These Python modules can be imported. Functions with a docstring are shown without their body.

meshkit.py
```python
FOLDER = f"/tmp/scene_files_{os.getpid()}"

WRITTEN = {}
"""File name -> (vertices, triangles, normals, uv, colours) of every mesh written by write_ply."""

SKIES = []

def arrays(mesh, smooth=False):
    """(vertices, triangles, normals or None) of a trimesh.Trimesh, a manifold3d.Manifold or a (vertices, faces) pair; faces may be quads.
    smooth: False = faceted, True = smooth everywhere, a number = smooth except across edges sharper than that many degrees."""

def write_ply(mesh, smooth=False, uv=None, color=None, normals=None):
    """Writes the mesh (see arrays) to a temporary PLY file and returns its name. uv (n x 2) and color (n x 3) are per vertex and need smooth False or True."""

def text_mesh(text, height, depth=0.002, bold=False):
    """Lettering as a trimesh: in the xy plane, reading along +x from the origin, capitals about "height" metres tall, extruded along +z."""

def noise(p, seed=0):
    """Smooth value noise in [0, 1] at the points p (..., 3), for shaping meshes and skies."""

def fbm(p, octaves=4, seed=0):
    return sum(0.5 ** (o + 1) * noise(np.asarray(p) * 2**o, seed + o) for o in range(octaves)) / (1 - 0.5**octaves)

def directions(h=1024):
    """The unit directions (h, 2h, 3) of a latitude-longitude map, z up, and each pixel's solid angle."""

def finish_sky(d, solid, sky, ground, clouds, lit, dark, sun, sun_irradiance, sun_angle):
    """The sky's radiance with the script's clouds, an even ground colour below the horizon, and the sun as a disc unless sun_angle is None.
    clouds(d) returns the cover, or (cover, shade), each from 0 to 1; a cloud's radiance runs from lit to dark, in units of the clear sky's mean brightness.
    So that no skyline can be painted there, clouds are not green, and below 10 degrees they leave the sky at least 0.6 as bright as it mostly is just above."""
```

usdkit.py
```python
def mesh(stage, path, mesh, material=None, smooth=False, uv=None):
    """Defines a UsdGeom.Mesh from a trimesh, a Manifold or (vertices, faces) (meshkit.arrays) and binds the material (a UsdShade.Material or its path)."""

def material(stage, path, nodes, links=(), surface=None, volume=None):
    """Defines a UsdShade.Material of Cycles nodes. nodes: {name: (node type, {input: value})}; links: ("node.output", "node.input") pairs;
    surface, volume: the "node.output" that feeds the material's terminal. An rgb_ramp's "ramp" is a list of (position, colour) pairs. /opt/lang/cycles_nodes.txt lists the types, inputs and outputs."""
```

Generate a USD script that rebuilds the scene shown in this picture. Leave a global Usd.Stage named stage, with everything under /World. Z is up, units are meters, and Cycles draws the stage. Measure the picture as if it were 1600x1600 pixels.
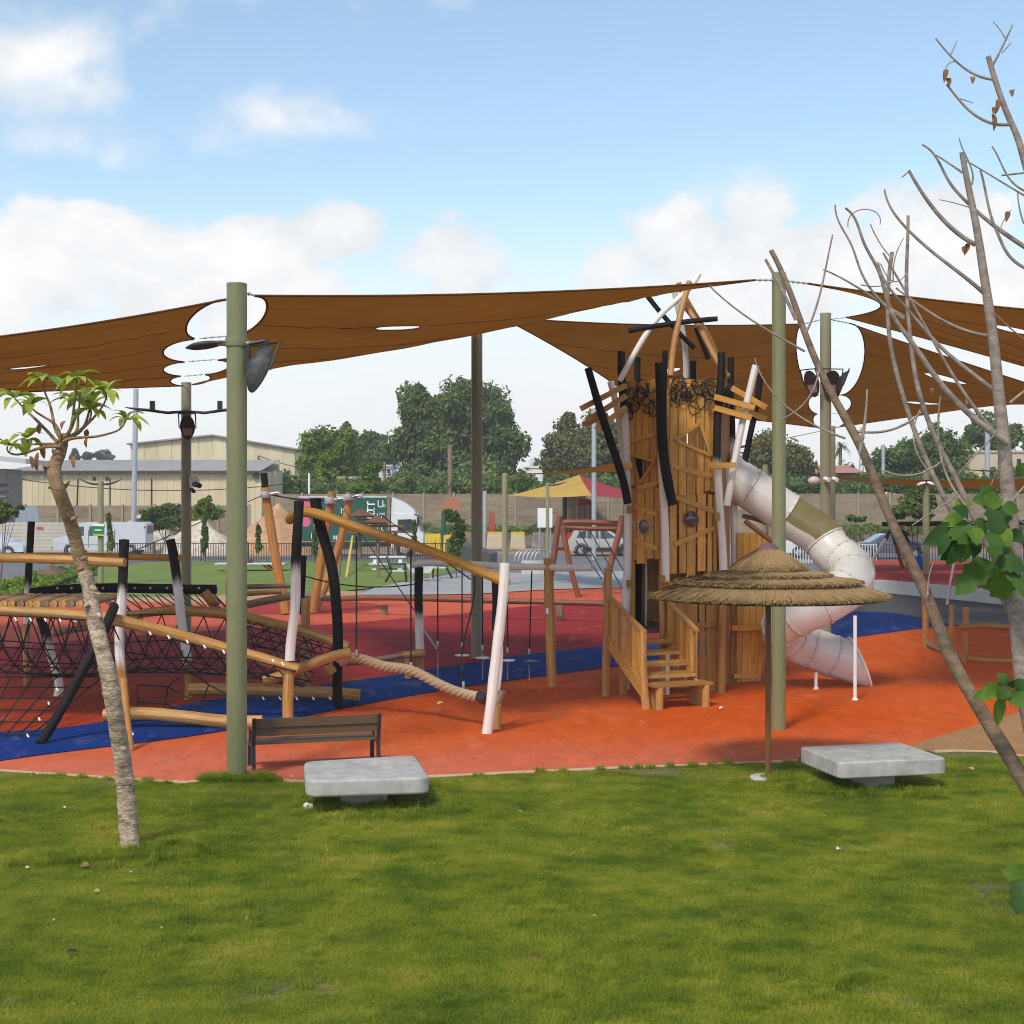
import math, random
import numpy as np, trimesh, usdkit, meshkit
from pxr import Usd, UsdGeom, UsdLux, UsdShade, Gf, Sdf, Vt
from shapely.geometry import Polygon, LineString, Point
from shapely.ops import unary_union
from scipy.spatial import Delaunay
stage = Usd.Stage.CreateInMemory()
UsdGeom.SetStageUpAxis(stage, 'Z'); UsdGeom.SetStageMetersPerUnit(stage, 1.0)
world = UsdGeom.Xform.Define(stage, '/World'); stage.SetDefaultPrim(world.GetPrim())
rng = np.random.default_rng(7); random.seed(7)
V = lambda *a: np.array(a, float)
# ---------------------------------------------------------------- camera
FPX, HCAM, HOR = 2350.0, 3.3, 785.0          # focal length in photo pixels (1600 wide), eye height, horizon row
cam = UsdGeom.Camera.Define(stage, '/World/camera')
cam.CreateHorizontalApertureAttr(36.0); cam.CreateVerticalApertureAttr(36.0)
cam.CreateFocalLengthAttr(36.0 * FPX / 1600)
PITCH = math.atan((800 - HOR) / FPX)
cam.AddTranslateOp().Set(Gf.Vec3d(0, 0, HCAM)); cam.AddRotateXOp().Set(90 - math.degrees(PITCH))
cam.CreateExposureAttr(0.75)
# ---------------------------------------------------------------- sky and sun
SUN_AZ, SUN_EL = math.radians(205), math.radians(48)       # from x=0,y=1 clockwise: behind the camera, to the left
sd = V(math.sin(SUN_AZ) * math.cos(SUN_EL), math.cos(SUN_AZ) * math.cos(SUN_EL), math.sin(SUN_EL))
sun = UsdLux.DistantLight.Define(stage, '/World/sun')
sun.CreateIntensityAttr(0.40); sun.CreateAngleAttr(10.0); sun.CreateColorAttr(Gf.Vec3f(1.0, 0.92, 0.80)); sun.CreateNormalizeAttr(True)
sun.AddRotateZOp().Set(-math.degrees(SUN_AZ)); sun.AddRotateXOp().Set(-(90 - math.degrees(SUN_EL)))
dome = UsdLux.DomeLight.Define(stage, '/World/sky')

def sky_material():
    N, L = {}, []
    k = [0]
    def nd(kind, **kw):
        k[0] += 1; n = f'n{k[0]}'; ins = {}
        for a, b in kw.items():
            if isinstance(b, str) and '.' in b: L.append((b, f'{n}.{a}'))
            else: ins[a] = b
        N[n] = (kind, ins); return n
    ma = lambda t, a, b=0.0, c=0.0, clamp=False: nd('math', math_type=t, value1=a, value2=b, value3=c, use_clamp=clamp) + '.value'
    tc = nd('texture_coordinate') + '.generated'
    s = nd('separate_xyz', vector=tc); x, y, z = s + '.x', s + '.y', s + '.z'
    az = ma('multiply', ma('arctan2', x, y), 57.29578); el = ma('multiply', ma('arcsine', z), 57.29578)
    # noise in direction space, warped
    mp = nd('mapping', vector=tc, scale=(1, 1, 1.35)) + '.vector'
    n1 = nd('noise_texture', vector=mp, scale=17.0, detail=8.0, roughness=0.58, distortion=0.25) + '.fac'
    n2 = nd('noise_texture', vector=mp, scale=5.0, detail=5.0, roughness=0.5) + '.fac'
    blobs = [  # azimuth, elevation, radius az, radius el, strength
        (-17.9, 15.7, 3.2, 2.1, 1.3), (-16.4, 12.9, 2.4, 1.0, .7), (-13.5, 18.2, 4.5, 1.2, .30), (-20.5, 10.8, 3, 1.6, .35),
        (-7.6, 14.0, 4.2, 1.05, .98), (-4.2, 15.6, 1.2, .6, .2),
        (-16.6, 8.9, 2.9, 2.4, 1.15), (-13.6, 8.6, 2.6, 2.3, 1.2), (-19.5, 7.6, 3, 2.2, 1.1), (-10.2, 8.6, 1.9, 1.7, 1.15), (-9.0, 7.3, 3.2, 1.6, 1.1),
        (-6.2, 10.1, 1.5, 1.15, .85), (-2.4, 8.9, 2.3, 1.6, .80),
        (6.6, 9.9, 1.9, 1.9, 1.0), (9.1, 10.4, 1.6, 1.7, 1.05), (11.2, 8.6, 2.6, 1.8, 1.1), (3.2, 8.6, 2.4, 1.4, .75), (8.4, 8.2, 4.5, 1.7, 1.0),
        (16.4, 9.3, 3.2, 2.2, 1.15), (18.6, 7.4, 3.6, 2.0, 1.1), (-2.8, 18.3, 1.6, .8, .45)]
    acc = None
    for a, e, ra, re, st in blobs:
        dx = ma('multiply', ma('subtract', az, a), 1 / ra); dy = ma('multiply', ma('subtract', el, e), 1 / re)
        r = ma('sqrt', ma('add', ma('multiply', dx, dx), ma('multiply', dy, dy)))
        b = ma('multiply', ma('subtract', 1.45, r), st)
        acc = b if acc is None else ma('maximum', acc, b)
    inside = ma('add', ma('multiply', ma('maximum', acc, -0.6), 0.62), ma('multiply', ma('subtract', n1, 0.5), 2.1))
    general = ma('multiply', ma('subtract', n2, 0.52), 6.0)                      # broken cloud over the rest of the sky
    far = nd('map_range', range_type='smoothstep', value=ma('maximum', ma('absolute', az), ma('multiply', el, 1.25)), from_min=23.0, from_max=32.0, to_min=0.0, to_max=1.0) + '.result'
    field = ma('add', ma('multiply', inside, ma('subtract', 1.0, far)), ma('multiply', general, far))
    soft = nd('map_range', range_type='smoothstep', value=el, from_min=10.6, from_max=13.0, to_min=0.0, to_max=1.0) + '.result'   # high cloud is thin and wispy, low cumulus firm
    cover = nd('map_range', range_type='smoothstep', value=field, from_min=ma('multiply_add', soft, -0.08, 0.13), from_max=ma('multiply_add', soft, 0.72, 0.46), to_min=0.0, to_max=0.96) + '.result'
    haze = nd('map_range', range_type='smoothstep', value=el, from_min=12.5, from_max=2.5, to_min=0.0, to_max=0.93) + '.result'
    haze = ma('add', ma('multiply', haze, ma('add', 0.72, ma('multiply', n2, 0.55))), 0.06, clamp=True)
    sky = nd('sky_texture', sky_type='single_scattering', sun_disc=False, sun_elevation=SUN_EL, sun_rotation=SUN_AZ, altitude=50.0, air_density=1.0, aerosol_density=1.2, ozone_density=1.0) + '.color'
    sky = nd('mix', mix_type='multiply', fac=1.0, color1=sky, color2=(1.0, 1.04, 0.99)) + '.color'
    # cloud tone: bright tops, faintly blue grey undersides
    n3 = nd('noise_texture', vector=mp, scale=24.0, detail=6.0, roughness=0.55) + '.fac'
    lit = nd('rgb_ramp', fac=ma('add', ma('multiply', field, 0.42), ma('multiply', ma('subtract', n3, 0.5), 1.5)), ramp=[(0.0, CLOUD_D), (0.55, CLOUD_L), (1.0, CLOUD_L)]) + '.color'
    skyh = nd('mix', mix_type='mix', fac=haze, color1=sky, color2=HAZE_C) + '.color'
    out = nd('mix', mix_type='mix', fac=cover, color1=skyh, color2=lit) + '.color'
    bg = nd('background_shader', color=out, strength=SKY_S) + '.background'
    return usdkit.material(stage, '/World/Looks/sky_look', N, L, surface=bg)
SKY_S = 0.117
CLOUD_L, CLOUD_D, HAZE_C = (5.25, 5.22, 5.2), (4.25, 4.38, 4.52), (4.75, 4.8, 4.9)
UsdGeom.Scope.Define(stage, '/World/Looks')
UsdShade.MaterialBindingAPI.Apply(dome.GetPrim()).Bind(sky_material())

# ---------------------------------------------------------------- geometry helpers
def P(u, v, y):
    "the point at depth y that the photo shows at pixel (u, v)"
    t = math.tan(math.atan((v - 800) / FPX) + PITCH)
    c = math.cos(PITCH) - (v - 800) / FPX * math.sin(PITCH)
    return V((u - 800) / FPX / c * y, y, HCAM - t * y)
def G(u, v, z=0.0):
    "the point of the ground seen at pixel (u, v)"
    t = math.tan(math.atan((v - 800) / FPX) + PITCH)
    return P(u, v, (HCAM - z) / t)
def ground_depth(v): return G(800, v)[1]
def unit(a): a = np.asarray(a, float); return a / (np.linalg.norm(a) + 1e-12)
def spline(pts, n=24):
    "a smooth curve through points (rows may carry extra columns such as a radius)"
    p = np.asarray(pts, float)
    if len(p) < 3:
        return np.linspace(p[0], p[-1], n)
    from scipy.interpolate import PchipInterpolator, CubicSpline
    t = np.concatenate([[0], np.cumsum(np.linalg.norm(np.diff(p[:, :3], axis=0), axis=1) + 1e-6)])
    q = np.linspace(0, t[-1], n)
    return np.column_stack([CubicSpline(t, p[:, :3])(q)] + ([PchipInterpolator(t, p[:, 3:])(q)] if p.shape[1] > 3 else []))

class M:
    "collects shapes into one mesh; each shape keeps its own vertices so edges between shapes stay crisp"
    def __init__(s): s.v, s.f, s.t, s.n = [], [], [], 0
    def add(s, v, f, uv=None):
        v = np.asarray(v, float).reshape(-1, 3); f = np.asarray(f, int)
        if f.ndim == 2 and f.shape[1] == 4: f = np.vstack([f[:, [0, 1, 2]], f[:, [0, 2, 3]]])
        s.v.append(v); s.f.append(f + s.n); s.n += len(v)
        s.t.append(np.zeros((len(v), 2)) if uv is None else np.asarray(uv, float)); return s
    def tube(s, pts, r, n=10, caps=True, wob=0.0, seed=0, squash=1.0):
        p = np.asarray(pts, float); m = len(p); r = np.broadcast_to(np.asarray(r, float), (m,))
        t = np.gradient(p, axis=0); t /= np.linalg.norm(t, axis=1, keepdims=True) + 1e-12
        a = np.cross(t[0], [0, 0, 1.0] if abs(t[0][2]) < .9 else [1.0, 0, 0]); a = unit(a); A = []
        for k in range(m):
            a = unit(a - t[k] * np.dot(a, t[k])); A.append(a)
        A = np.array(A); B = np.cross(t, A)
        ang = np.linspace(0, 2 * np.pi, n + 1)
        R = np.repeat(r[:, None], n + 1, 1)
        L = np.concatenate([[0], np.cumsum(np.linalg.norm(np.diff(p, axis=0), axis=1))])
        if wob:
            q = np.stack(np.broadcast_arrays(np.cos(ang)[None] * 1.2 + seed * 3.1, np.sin(ang)[None] * 1.2, L[:, None] * 3.0), -1)
            R = R * (1 + wob * (meshkit.noise(q, 3) - .5) * 2)
        ring = p[:, None] + R[..., None] * (np.cos(ang)[None, :, None] * A[:, None] + squash * np.sin(ang)[None, :, None] * B[:, None])
        i, j = np.meshgrid(np.arange(m - 1), np.arange(n), indexing='ij')
        q = np.stack([i * (n + 1) + j, i * (n + 1) + j + 1, (i + 1) * (n + 1) + j + 1, (i + 1) * (n + 1) + j], -1).reshape(-1, 4)
        uv = np.stack(np.broadcast_arrays(ang[None] * max(r.mean(), .01), L[:, None] + seed * 1.7), -1)
        s.add(ring.reshape(-1, 3), q, uv.reshape(-1, 2))
        if caps:
            for k, e in ((0, 1), (m - 1, -1)):
                c = np.vstack([ring[k][:n], p[k] + t[k] * 0.1 * r[k] * (-e)])
                f = [(x, (x + 1) % n, n)[::(-1 if e > 0 else 1)] for x in range(n)]
                s.add(c, f, np.column_stack([(c - p[k]) @ A[k], (c - p[k]) @ B[k]]) + 5)
        return s
    def rod(s, a, b, r, n=8, r2=None, caps=True): return s.tube([a, b], [r, r if r2 is None else r2], n, caps)
    def hexa(s, c, uv=None):
        "eight corners: bottom loop then top loop"
        c = np.asarray(c, float)
        for q in ((0, 3, 2, 1), (4, 5, 6, 7), (0, 1, 5, 4), (1, 2, 6, 5), (2, 3, 7, 6), (3, 0, 4, 7)):
            w = c[list(q)]; e1, e2 = w[1] - w[0], w[3] - w[0]
            l1, l2 = np.linalg.norm(e1), np.linalg.norm(e2); o = c[0].sum() * .37
            uvq = [(0 + o, 0), (0 + o, l1), (l2 + o, l1), (l2 + o, 0)] if l1 > l2 else [(o, 0), (o + l1, 0), (o + l1, l2), (o, l2)]
            s.add(w, [(0, 1, 2), (0, 2, 3)], uvq)
        return s
    def board(s, a, b, w, t, up=(0, 0, 1)):
        "a plank from a to b: w wide, t thick along up"
        a, b = np.asarray(a, float), np.asarray(b, float); d = unit(b - a)
        up = np.asarray(up, float); u = unit(up - d * np.dot(up, d)); sd_ = np.cross(d, u)
        o = [(-1, -1), (1, -1), (1, 1), (-1, 1)]
        return s.hexa([e + sd_ * w / 2 * x + u * t / 2 * y for e in (a, b) for x, y in o])
    def box(s, c, size, rz=0.0):
        c = np.asarray(c, float); sx, sy, sz = np.asarray(size, float) / 2; co, si = math.cos(rz), math.sin(rz)
        k = [(-sx, -sy), (sx, -sy), (sx, sy), (-sx, sy)]
        return s.hexa([c + V(x * co - y * si, x * si + y * co, z) for z in (-sz, sz) for x, y in k])
    def lathe(s, prof, c=(0, 0, 0), n=24, axis=None):
        pr = np.asarray(prof, float); ang = np.linspace(0, 2 * np.pi, n + 1)
        v = np.stack([pr[:, 0:1] * np.cos(ang), pr[:, 0:1] * np.sin(ang), np.repeat(pr[:, 1:2], n + 1, 1)], -1)
        if axis is not None:
            w = unit(axis); a = unit(np.cross(w, [0, 0, 1.0] if abs(w[2]) < .9 else [1.0, 0, 0])); b = np.cross(w, a)
            v = v[..., 0:1] * a + v[..., 1:2] * b + v[..., 2:3] * w
        v = v + np.asarray(c, float); m = len(pr)
        i, j = np.meshgrid(np.arange(m - 1), np.arange(n), indexing='ij')
        q = np.stack([i * (n + 1) + j, i * (n + 1) + j + 1, (i + 1) * (n + 1) + j + 1, (i + 1) * (n + 1) + j], -1).reshape(-1, 4)
        L = np.concatenate([[0], np.cumsum(np.linalg.norm(np.diff(pr, axis=0), axis=1))])
        uv = np.stack(np.broadcast_arrays(ang[None] * pr[:, 0].max(), L[:, None]), -1).reshape(-1, 2)
        return s.add(v.reshape(-1, 3), q, uv)
    def prism(s, poly, o, ex, ey, h):
        "a flat outline (2d points in the plane o, ex, ey) with thickness h along ex x ey"
        o, ex, ey = (np.asarray(q, float) for q in (o, unit(ex), ey)); ey = unit(ey - ex * np.dot(ey, ex)); ez = np.cross(ex, ey)
        g = Polygon(poly) if not isinstance(poly, Polygon) else poly
        m = trimesh.creation.extrude_polygon(g, h, engine='earcut')
        v = np.array(m.vertices)[np.array(m.faces).ravel()]
        w = o + v[:, :1] * ex + v[:, 1:2] * ey + v[:, 2:3] * ez
        return s.add(w, np.arange(len(w)).reshape(-1, 3), v[:, :2])
    def ball(s, c, r, n=10, sc=(1, 1, 1)):
        a = np.linspace(-np.pi / 2, np.pi / 2, n // 2 + 2)
        k = len(s.v); s.lathe(np.column_stack([np.cos(a) * r, np.sin(a) * r]), (0, 0, 0), n)
        s.v[k] = s.v[k] * np.asarray(sc, float) + np.asarray(c, float); return s
    def tm(s, m, dup=True):
        v, f = np.array(m.vertices), np.array(m.faces)
        if dup: v, f = v[f.ravel()], np.arange(len(f) * 3).reshape(-1, 3)
        return s.add(v, f, v[:, :2])

used = {}
def numbered(parent, name):
    k = (parent, name); used[k] = used.get(k, -1) + 1
    return name if used[k] == 0 else f'{name}_{used[k]:03d}'
def path_of(parent): return '/World' if parent is None else str((parent.GetPrim() if hasattr(parent, 'GetPrim') else parent).GetPath())
def setdata(p, label=None, cat=None, group=None, kind=None):
    for k, v in (('label', label), ('category', cat), ('group', group), ('kind', kind)):
        if v: p.SetCustomDataByKey(k, v)
def thing(name, label, cat, group=None, kind=None, loc=(0, 0, 0)):
    x = UsdGeom.Xform.Define(stage, '/World/' + numbered('/World', name))
    if any(loc): x.AddTranslateOp().Set(Gf.Vec3d(*map(float, loc)))
    setdata(x.GetPrim(), label, cat, group, kind); return x.GetPrim()
def obj(name, m, material, parent=None, label=None, cat=None, group=None, kind=None, smooth=True):
    pp = path_of(parent); v, f, t = np.vstack(m.v), np.vstack(m.f), np.vstack(m.t)
    ok_ = (f[:, 0] != f[:, 1]) & (f[:, 1] != f[:, 2]) & (f[:, 0] != f[:, 2]); f = f[ok_]; keep_, inv_ = np.unique(f, return_inverse=True); v, t, f = v[keep_], t[keep_], inv_.reshape(-1, 3)
    if parent is not None:
        off = UsdGeom.XformCache().GetLocalToWorldTransform(parent.GetPrim()).ExtractTranslation()
        v = v - np.array(off)
    g = usdkit.mesh(stage, pp + '/' + numbered(pp, name), (v, f), material, smooth=smooth, uv=t)
    g.CreateDoubleSidedAttr(True)
    setdata(g.GetPrim(), label, cat, group, kind); return g.GetPrim()

# ---------------------------------------------------------------- materials
def mat(name, c1, c2=None, scale=4.0, rough=0.6, bump=0.0, bscale=None, bdist=0.01, metal=0.0, spec=0.5, stretch=(1, 1, 1), coords='pos', tone=0.0, detail=5.0, fine=None, ramp=None, coat=0.0, trans=None, alpha=None):
    c2 = c2 or c1; N, L = {}, []
    if coords == 'uv':
        N['src'] = ('uvmap', {'attribute': 'st'}); src = 'src.UV'
    else:
        N['src'] = ('geometry', {}); src = 'src.position'
    N['mp'] = ('mapping', {'scale': stretch}); L.append((src, 'mp.vector'))
    N['ns'] = ('noise_texture', {'scale': scale, 'detail': detail, 'roughness': 0.6}); L.append(('mp.vector', 'ns.vector'))
    N['rp'] = ('rgb_ramp', {'ramp': ramp or [(0.0, c1), (0.32, c1), (0.68, c2), (1.0, c2)]}); L.append(('ns.fac', 'rp.fac'))
    col = 'rp.color'
    if fine:
        N['n2'] = ('noise_texture', {'scale': fine[0], 'detail': 3.0, 'roughness': 0.65}); L.append(('mp.vector', 'n2.vector'))
        N['mr'] = ('map_range', {'from_min': 0.3, 'from_max': 0.7, 'to_min': 1 - fine[1], 'to_max': 1 + fine[1]}); L.append(('n2.fac', 'mr.value'))
        N['hf'] = ('hsv', {}); L += [('mr.result', 'hf.value'), (col, 'hf.color')]; col = 'hf.color'
    if tone:
        N['oi'] = ('object_info', {}); N['mt'] = ('map_range', {'from_min': 0.0, 'from_max': 1.0, 'to_min': 1 - tone, 'to_max': 1 + tone})
        N['ht'] = ('hsv', {}); L += [('oi.random', 'mt.value'), ('mt.result', 'ht.value'), (col, 'ht.color')]; col = 'ht.color'
    N['p'] = ('principled_bsdf', {'roughness': rough, 'metallic': metal, 'specular_ior_level': spec, 'coat_weight': coat, **({'alpha': alpha} if alpha else {})})
    L.append((col, 'p.base_color'))
    if bump:
        N['nb'] = ('noise_texture', {'scale': bscale or scale * 3, 'detail': 4.0, 'roughness': 0.6}); L.append(('mp.vector', 'nb.vector'))
        N['b'] = ('bump', {'strength': bump, 'distance': bdist}); L += [('nb.fac', 'b.height'), ('b.normal', 'p.normal')]
    surf = 'p.BSDF'
    if trans:
        N['tl'] = ('translucent_bsdf', {}); L.append((col, 'tl.color')); N['mx'] = ('mix_closure', {'fac': trans}); L += [('p.BSDF', 'mx.closure1'), ('tl.BSDF', 'mx.closure2')]; surf = 'mx.closure'
    return usdkit.material(stage, '/World/Looks/' + name, N, L, surface=surf)
def glassy(name, tint=(0.7, 0.75, 0.75), clear=0.75, rough=0.03):
    N = {'t': ('transparent_bsdf', {'color': tint}), 'g': ('glossy_bsdf', {'roughness': rough, 'color': (0.9, 0.92, 0.95)}), 'f': ('fresnel', {'IOR': 1.6}), 'm': ('mix_closure', {})}
    return usdkit.material(stage, '/World/Looks/' + name, N, [('f.fac', 'm.fac'), ('t.BSDF', 'm.closure1'), ('g.BSDF', 'm.closure2')], surface='m.closure')
HON1, HON2 = (0.45, 0.205, 0.027), (0.64, 0.34, 0.068)
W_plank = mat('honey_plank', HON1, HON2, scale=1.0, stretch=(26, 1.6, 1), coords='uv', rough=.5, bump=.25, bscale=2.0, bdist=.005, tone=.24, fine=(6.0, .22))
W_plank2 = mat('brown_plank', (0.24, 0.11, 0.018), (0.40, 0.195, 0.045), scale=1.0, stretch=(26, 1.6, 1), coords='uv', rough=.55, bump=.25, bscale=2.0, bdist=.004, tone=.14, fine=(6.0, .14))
W_log = mat('honey_log', (0.30, 0.145, 0.032), (0.54, 0.30, 0.095), scale=1.0, stretch=(14, 1.3, 1), coords='uv', rough=.55, bump=.4, bscale=2.0, bdist=.008, tone=.12, fine=(5.0, .18))
W_orange = mat('orange_log', (0.29, 0.125, 0.025), (0.47, 0.23, 0.06), scale=1.0, stretch=(14, 1.3, 1), coords='uv', rough=.55, bump=.4, bscale=2.0, bdist=.008, tone=.12, fine=(5.0, .18))
W_red = mat('red_log', (0.13, 0.045, 0.02), (0.25, 0.095, 0.045), scale=1.0, stretch=(14, 1.3, 1), coords='uv', rough=.6, bump=.4, bscale=2.0, bdist=.008, tone=.12, fine=(5.0, .18))
W_grey = mat('weathered_log', (0.13, 0.085, 0.055), (0.30, 0.21, 0.15), scale=1.0, stretch=(14, 1.3, 1), coords='uv', rough=.7, bump=.4, bscale=2.0, bdist=.008, tone=.12, fine=(5.0, .18))
W_black = mat('black_log', (0.008, 0.0065, 0.007), (0.024, 0.020, 0.020), scale=1.0, stretch=(16, 1.5, 1), coords='uv', rough=.65, spec=.12, bump=.5, bscale=2.0, bdist=.01)
W_white = mat('white_log', (0.58, 0.54, 0.49), (0.80, 0.77, 0.72), scale=1.0, stretch=(16, 1.5, 1), coords='uv', rough=.55, bump=.45, bscale=2.0, bdist=.008, ramp=[(0, (.36, .30, .24)), (.3, (.60, .56, .50)), (.5, (.74, .71, .66)), (1, (.82, .80, .76))])
def painted_post(name, z_black, z_white, soft=0.12, low=((0.27, .125, .032), (.44, .235, .08))):
    "black paint above z_black, white below it down to z_white, bare wood under that (world heights)"
    N = {'u': ('uvmap', {'attribute': 'st'}), 'mp': ('mapping', {'scale': (14, 1.3, 1)}), 'ns': ('noise_texture', {'scale': 1.0, 'detail': 5.0}),
         'wd': ('rgb_ramp', {'ramp': [(.3, low[0]), (.7, low[1])]}), 'wh': ('rgb_ramp', {'ramp': [(.25, (.50, .46, .41)), (.45, (.72, .69, .64)), (1, (.80, .78, .74))]}),
         'bk': ('rgb_ramp', {'ramp': [(.3, (.008, .007, .007)), (.75, (.026, .022, .022))]}),
         'g': ('geometry', {}), 's': ('separate_xyz', {}), 'wob': ('math', {'math_type': 'multiply_add', 'value2': 0.35}),
         'm1': ('map_range', {'range_type': 'smoothstep', 'from_min': z_white - soft + .17, 'from_max': z_white + soft + .17}), 'm2': ('map_range', {'range_type': 'smoothstep', 'from_min': z_black - soft + .17, 'from_max': z_black + soft + .17}),
         'x1': ('mix', {}), 'x2': ('mix', {}), 'nb': ('noise_texture', {'scale': 2.0, 'detail': 4.0}), 'b': ('bump', {'strength': .45, 'distance': .008}), 'p': ('principled_bsdf', {'roughness': .6, 'specular_ior_level': .2})}
    L = [('u.UV', 'mp.vector'), ('mp.vector', 'ns.vector'), ('ns.fac', 'wd.fac'), ('ns.fac', 'wh.fac'), ('ns.fac', 'bk.fac'), ('g.position', 's.vector'), ('ns.fac', 'wob.value1'), ('s.z', 'wob.value3'),
         ('wob.value', 'm1.value'), ('wob.value', 'm2.value'), ('m1.result', 'x1.fac'), ('wd.color', 'x1.color1'), ('wh.color', 'x1.color2'), ('m2.result', 'x2.fac'), ('x1.color', 'x2.color1'), ('bk.color', 'x2.color2'), ('x2.color', 'p.base_color'),
         ('mp.vector', 'nb.vector'), ('nb.fac', 'b.height'), ('b.normal', 'p.normal')]
    return usdkit.material(stage, '/World/Looks/' + name, N, L, surface='p.BSDF')
K_steel = mat('galvanised_steel', (.42, .43, .44), (.55, .56, .57), rough=.4, metal=.6)
K_black = mat('black_metal', (.018, .018, .02), (.03, .03, .033), rough=.45)
K_rope = mat('black_rope', (.010, .010, .011), (.022, .021, .021), scale=40, rough=.8)
K_olive = mat('olive_paint', (.175, .175, .082), (.215, .215, .108), scale=1.6, rough=.40, bump=.06, bscale=60, fine=(9, .07), stretch=(4, 4, .5))
K_olive_dark = mat('dark_olive_paint', (.215, .205, .122), (.25, .238, .15), scale=1.2, rough=.42, bump=.05, bscale=60)
K_white = mat('white_paint', (.74, .74, .73), (.80, .80, .79), rough=.4)
K_concrete = mat('pale_concrete', (.42, .41, .38), (.56, .55, .52), scale=2.2, rough=.8, bump=.3, bscale=40, bdist=.004, fine=(18, .1))
# ---------------------------------------------------------------- ground
D_earth = mat('dry_earth', (.20, .135, .085), (.33, .235, .155), scale=.25, rough=.95, fine=(3.0, .2))
D_terrain = mat('far_scrub', (.055, .075, .025), (.16, .13, .07), scale=.03, rough=.95, fine=(.4, .25))
D_asphalt = mat('worn_asphalt', (.115, .115, .118), (.165, .163, .162), scale=.35, rough=.85, fine=(30., .12))
D_asphalt_dark = mat('dark_asphalt', (.055, .056, .060), (.085, .086, .090), scale=.4, rough=.8, fine=(30., .14))
D_paving = mat('grey_paving', (.27, .27, .27), (.36, .355, .35), scale=.5, rough=.85, fine=(20., .08))
D_sand = mat('tan_sand', (.36, .21, .105), (.45, .275, .15), scale=.8, rough=.95, fine=(20., .1))
D_lawnfar = mat('far_lawn', (.095, .15, .012), (.18, .225, .03), scale=.5, rough=.95, bump=.6, bscale=9, bdist=.05, fine=(7., .3))
D_soil = mat('lawn_soil', (.085, .085, .022), (.17, .14, .05), scale=1.3, rough=.95, fine=(20., .3))
D_edge = mat('cream_edging', (.50, .34, .18), (.60, .43, .25), scale=1.5, rough=.85, fine=(14., .12))
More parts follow.
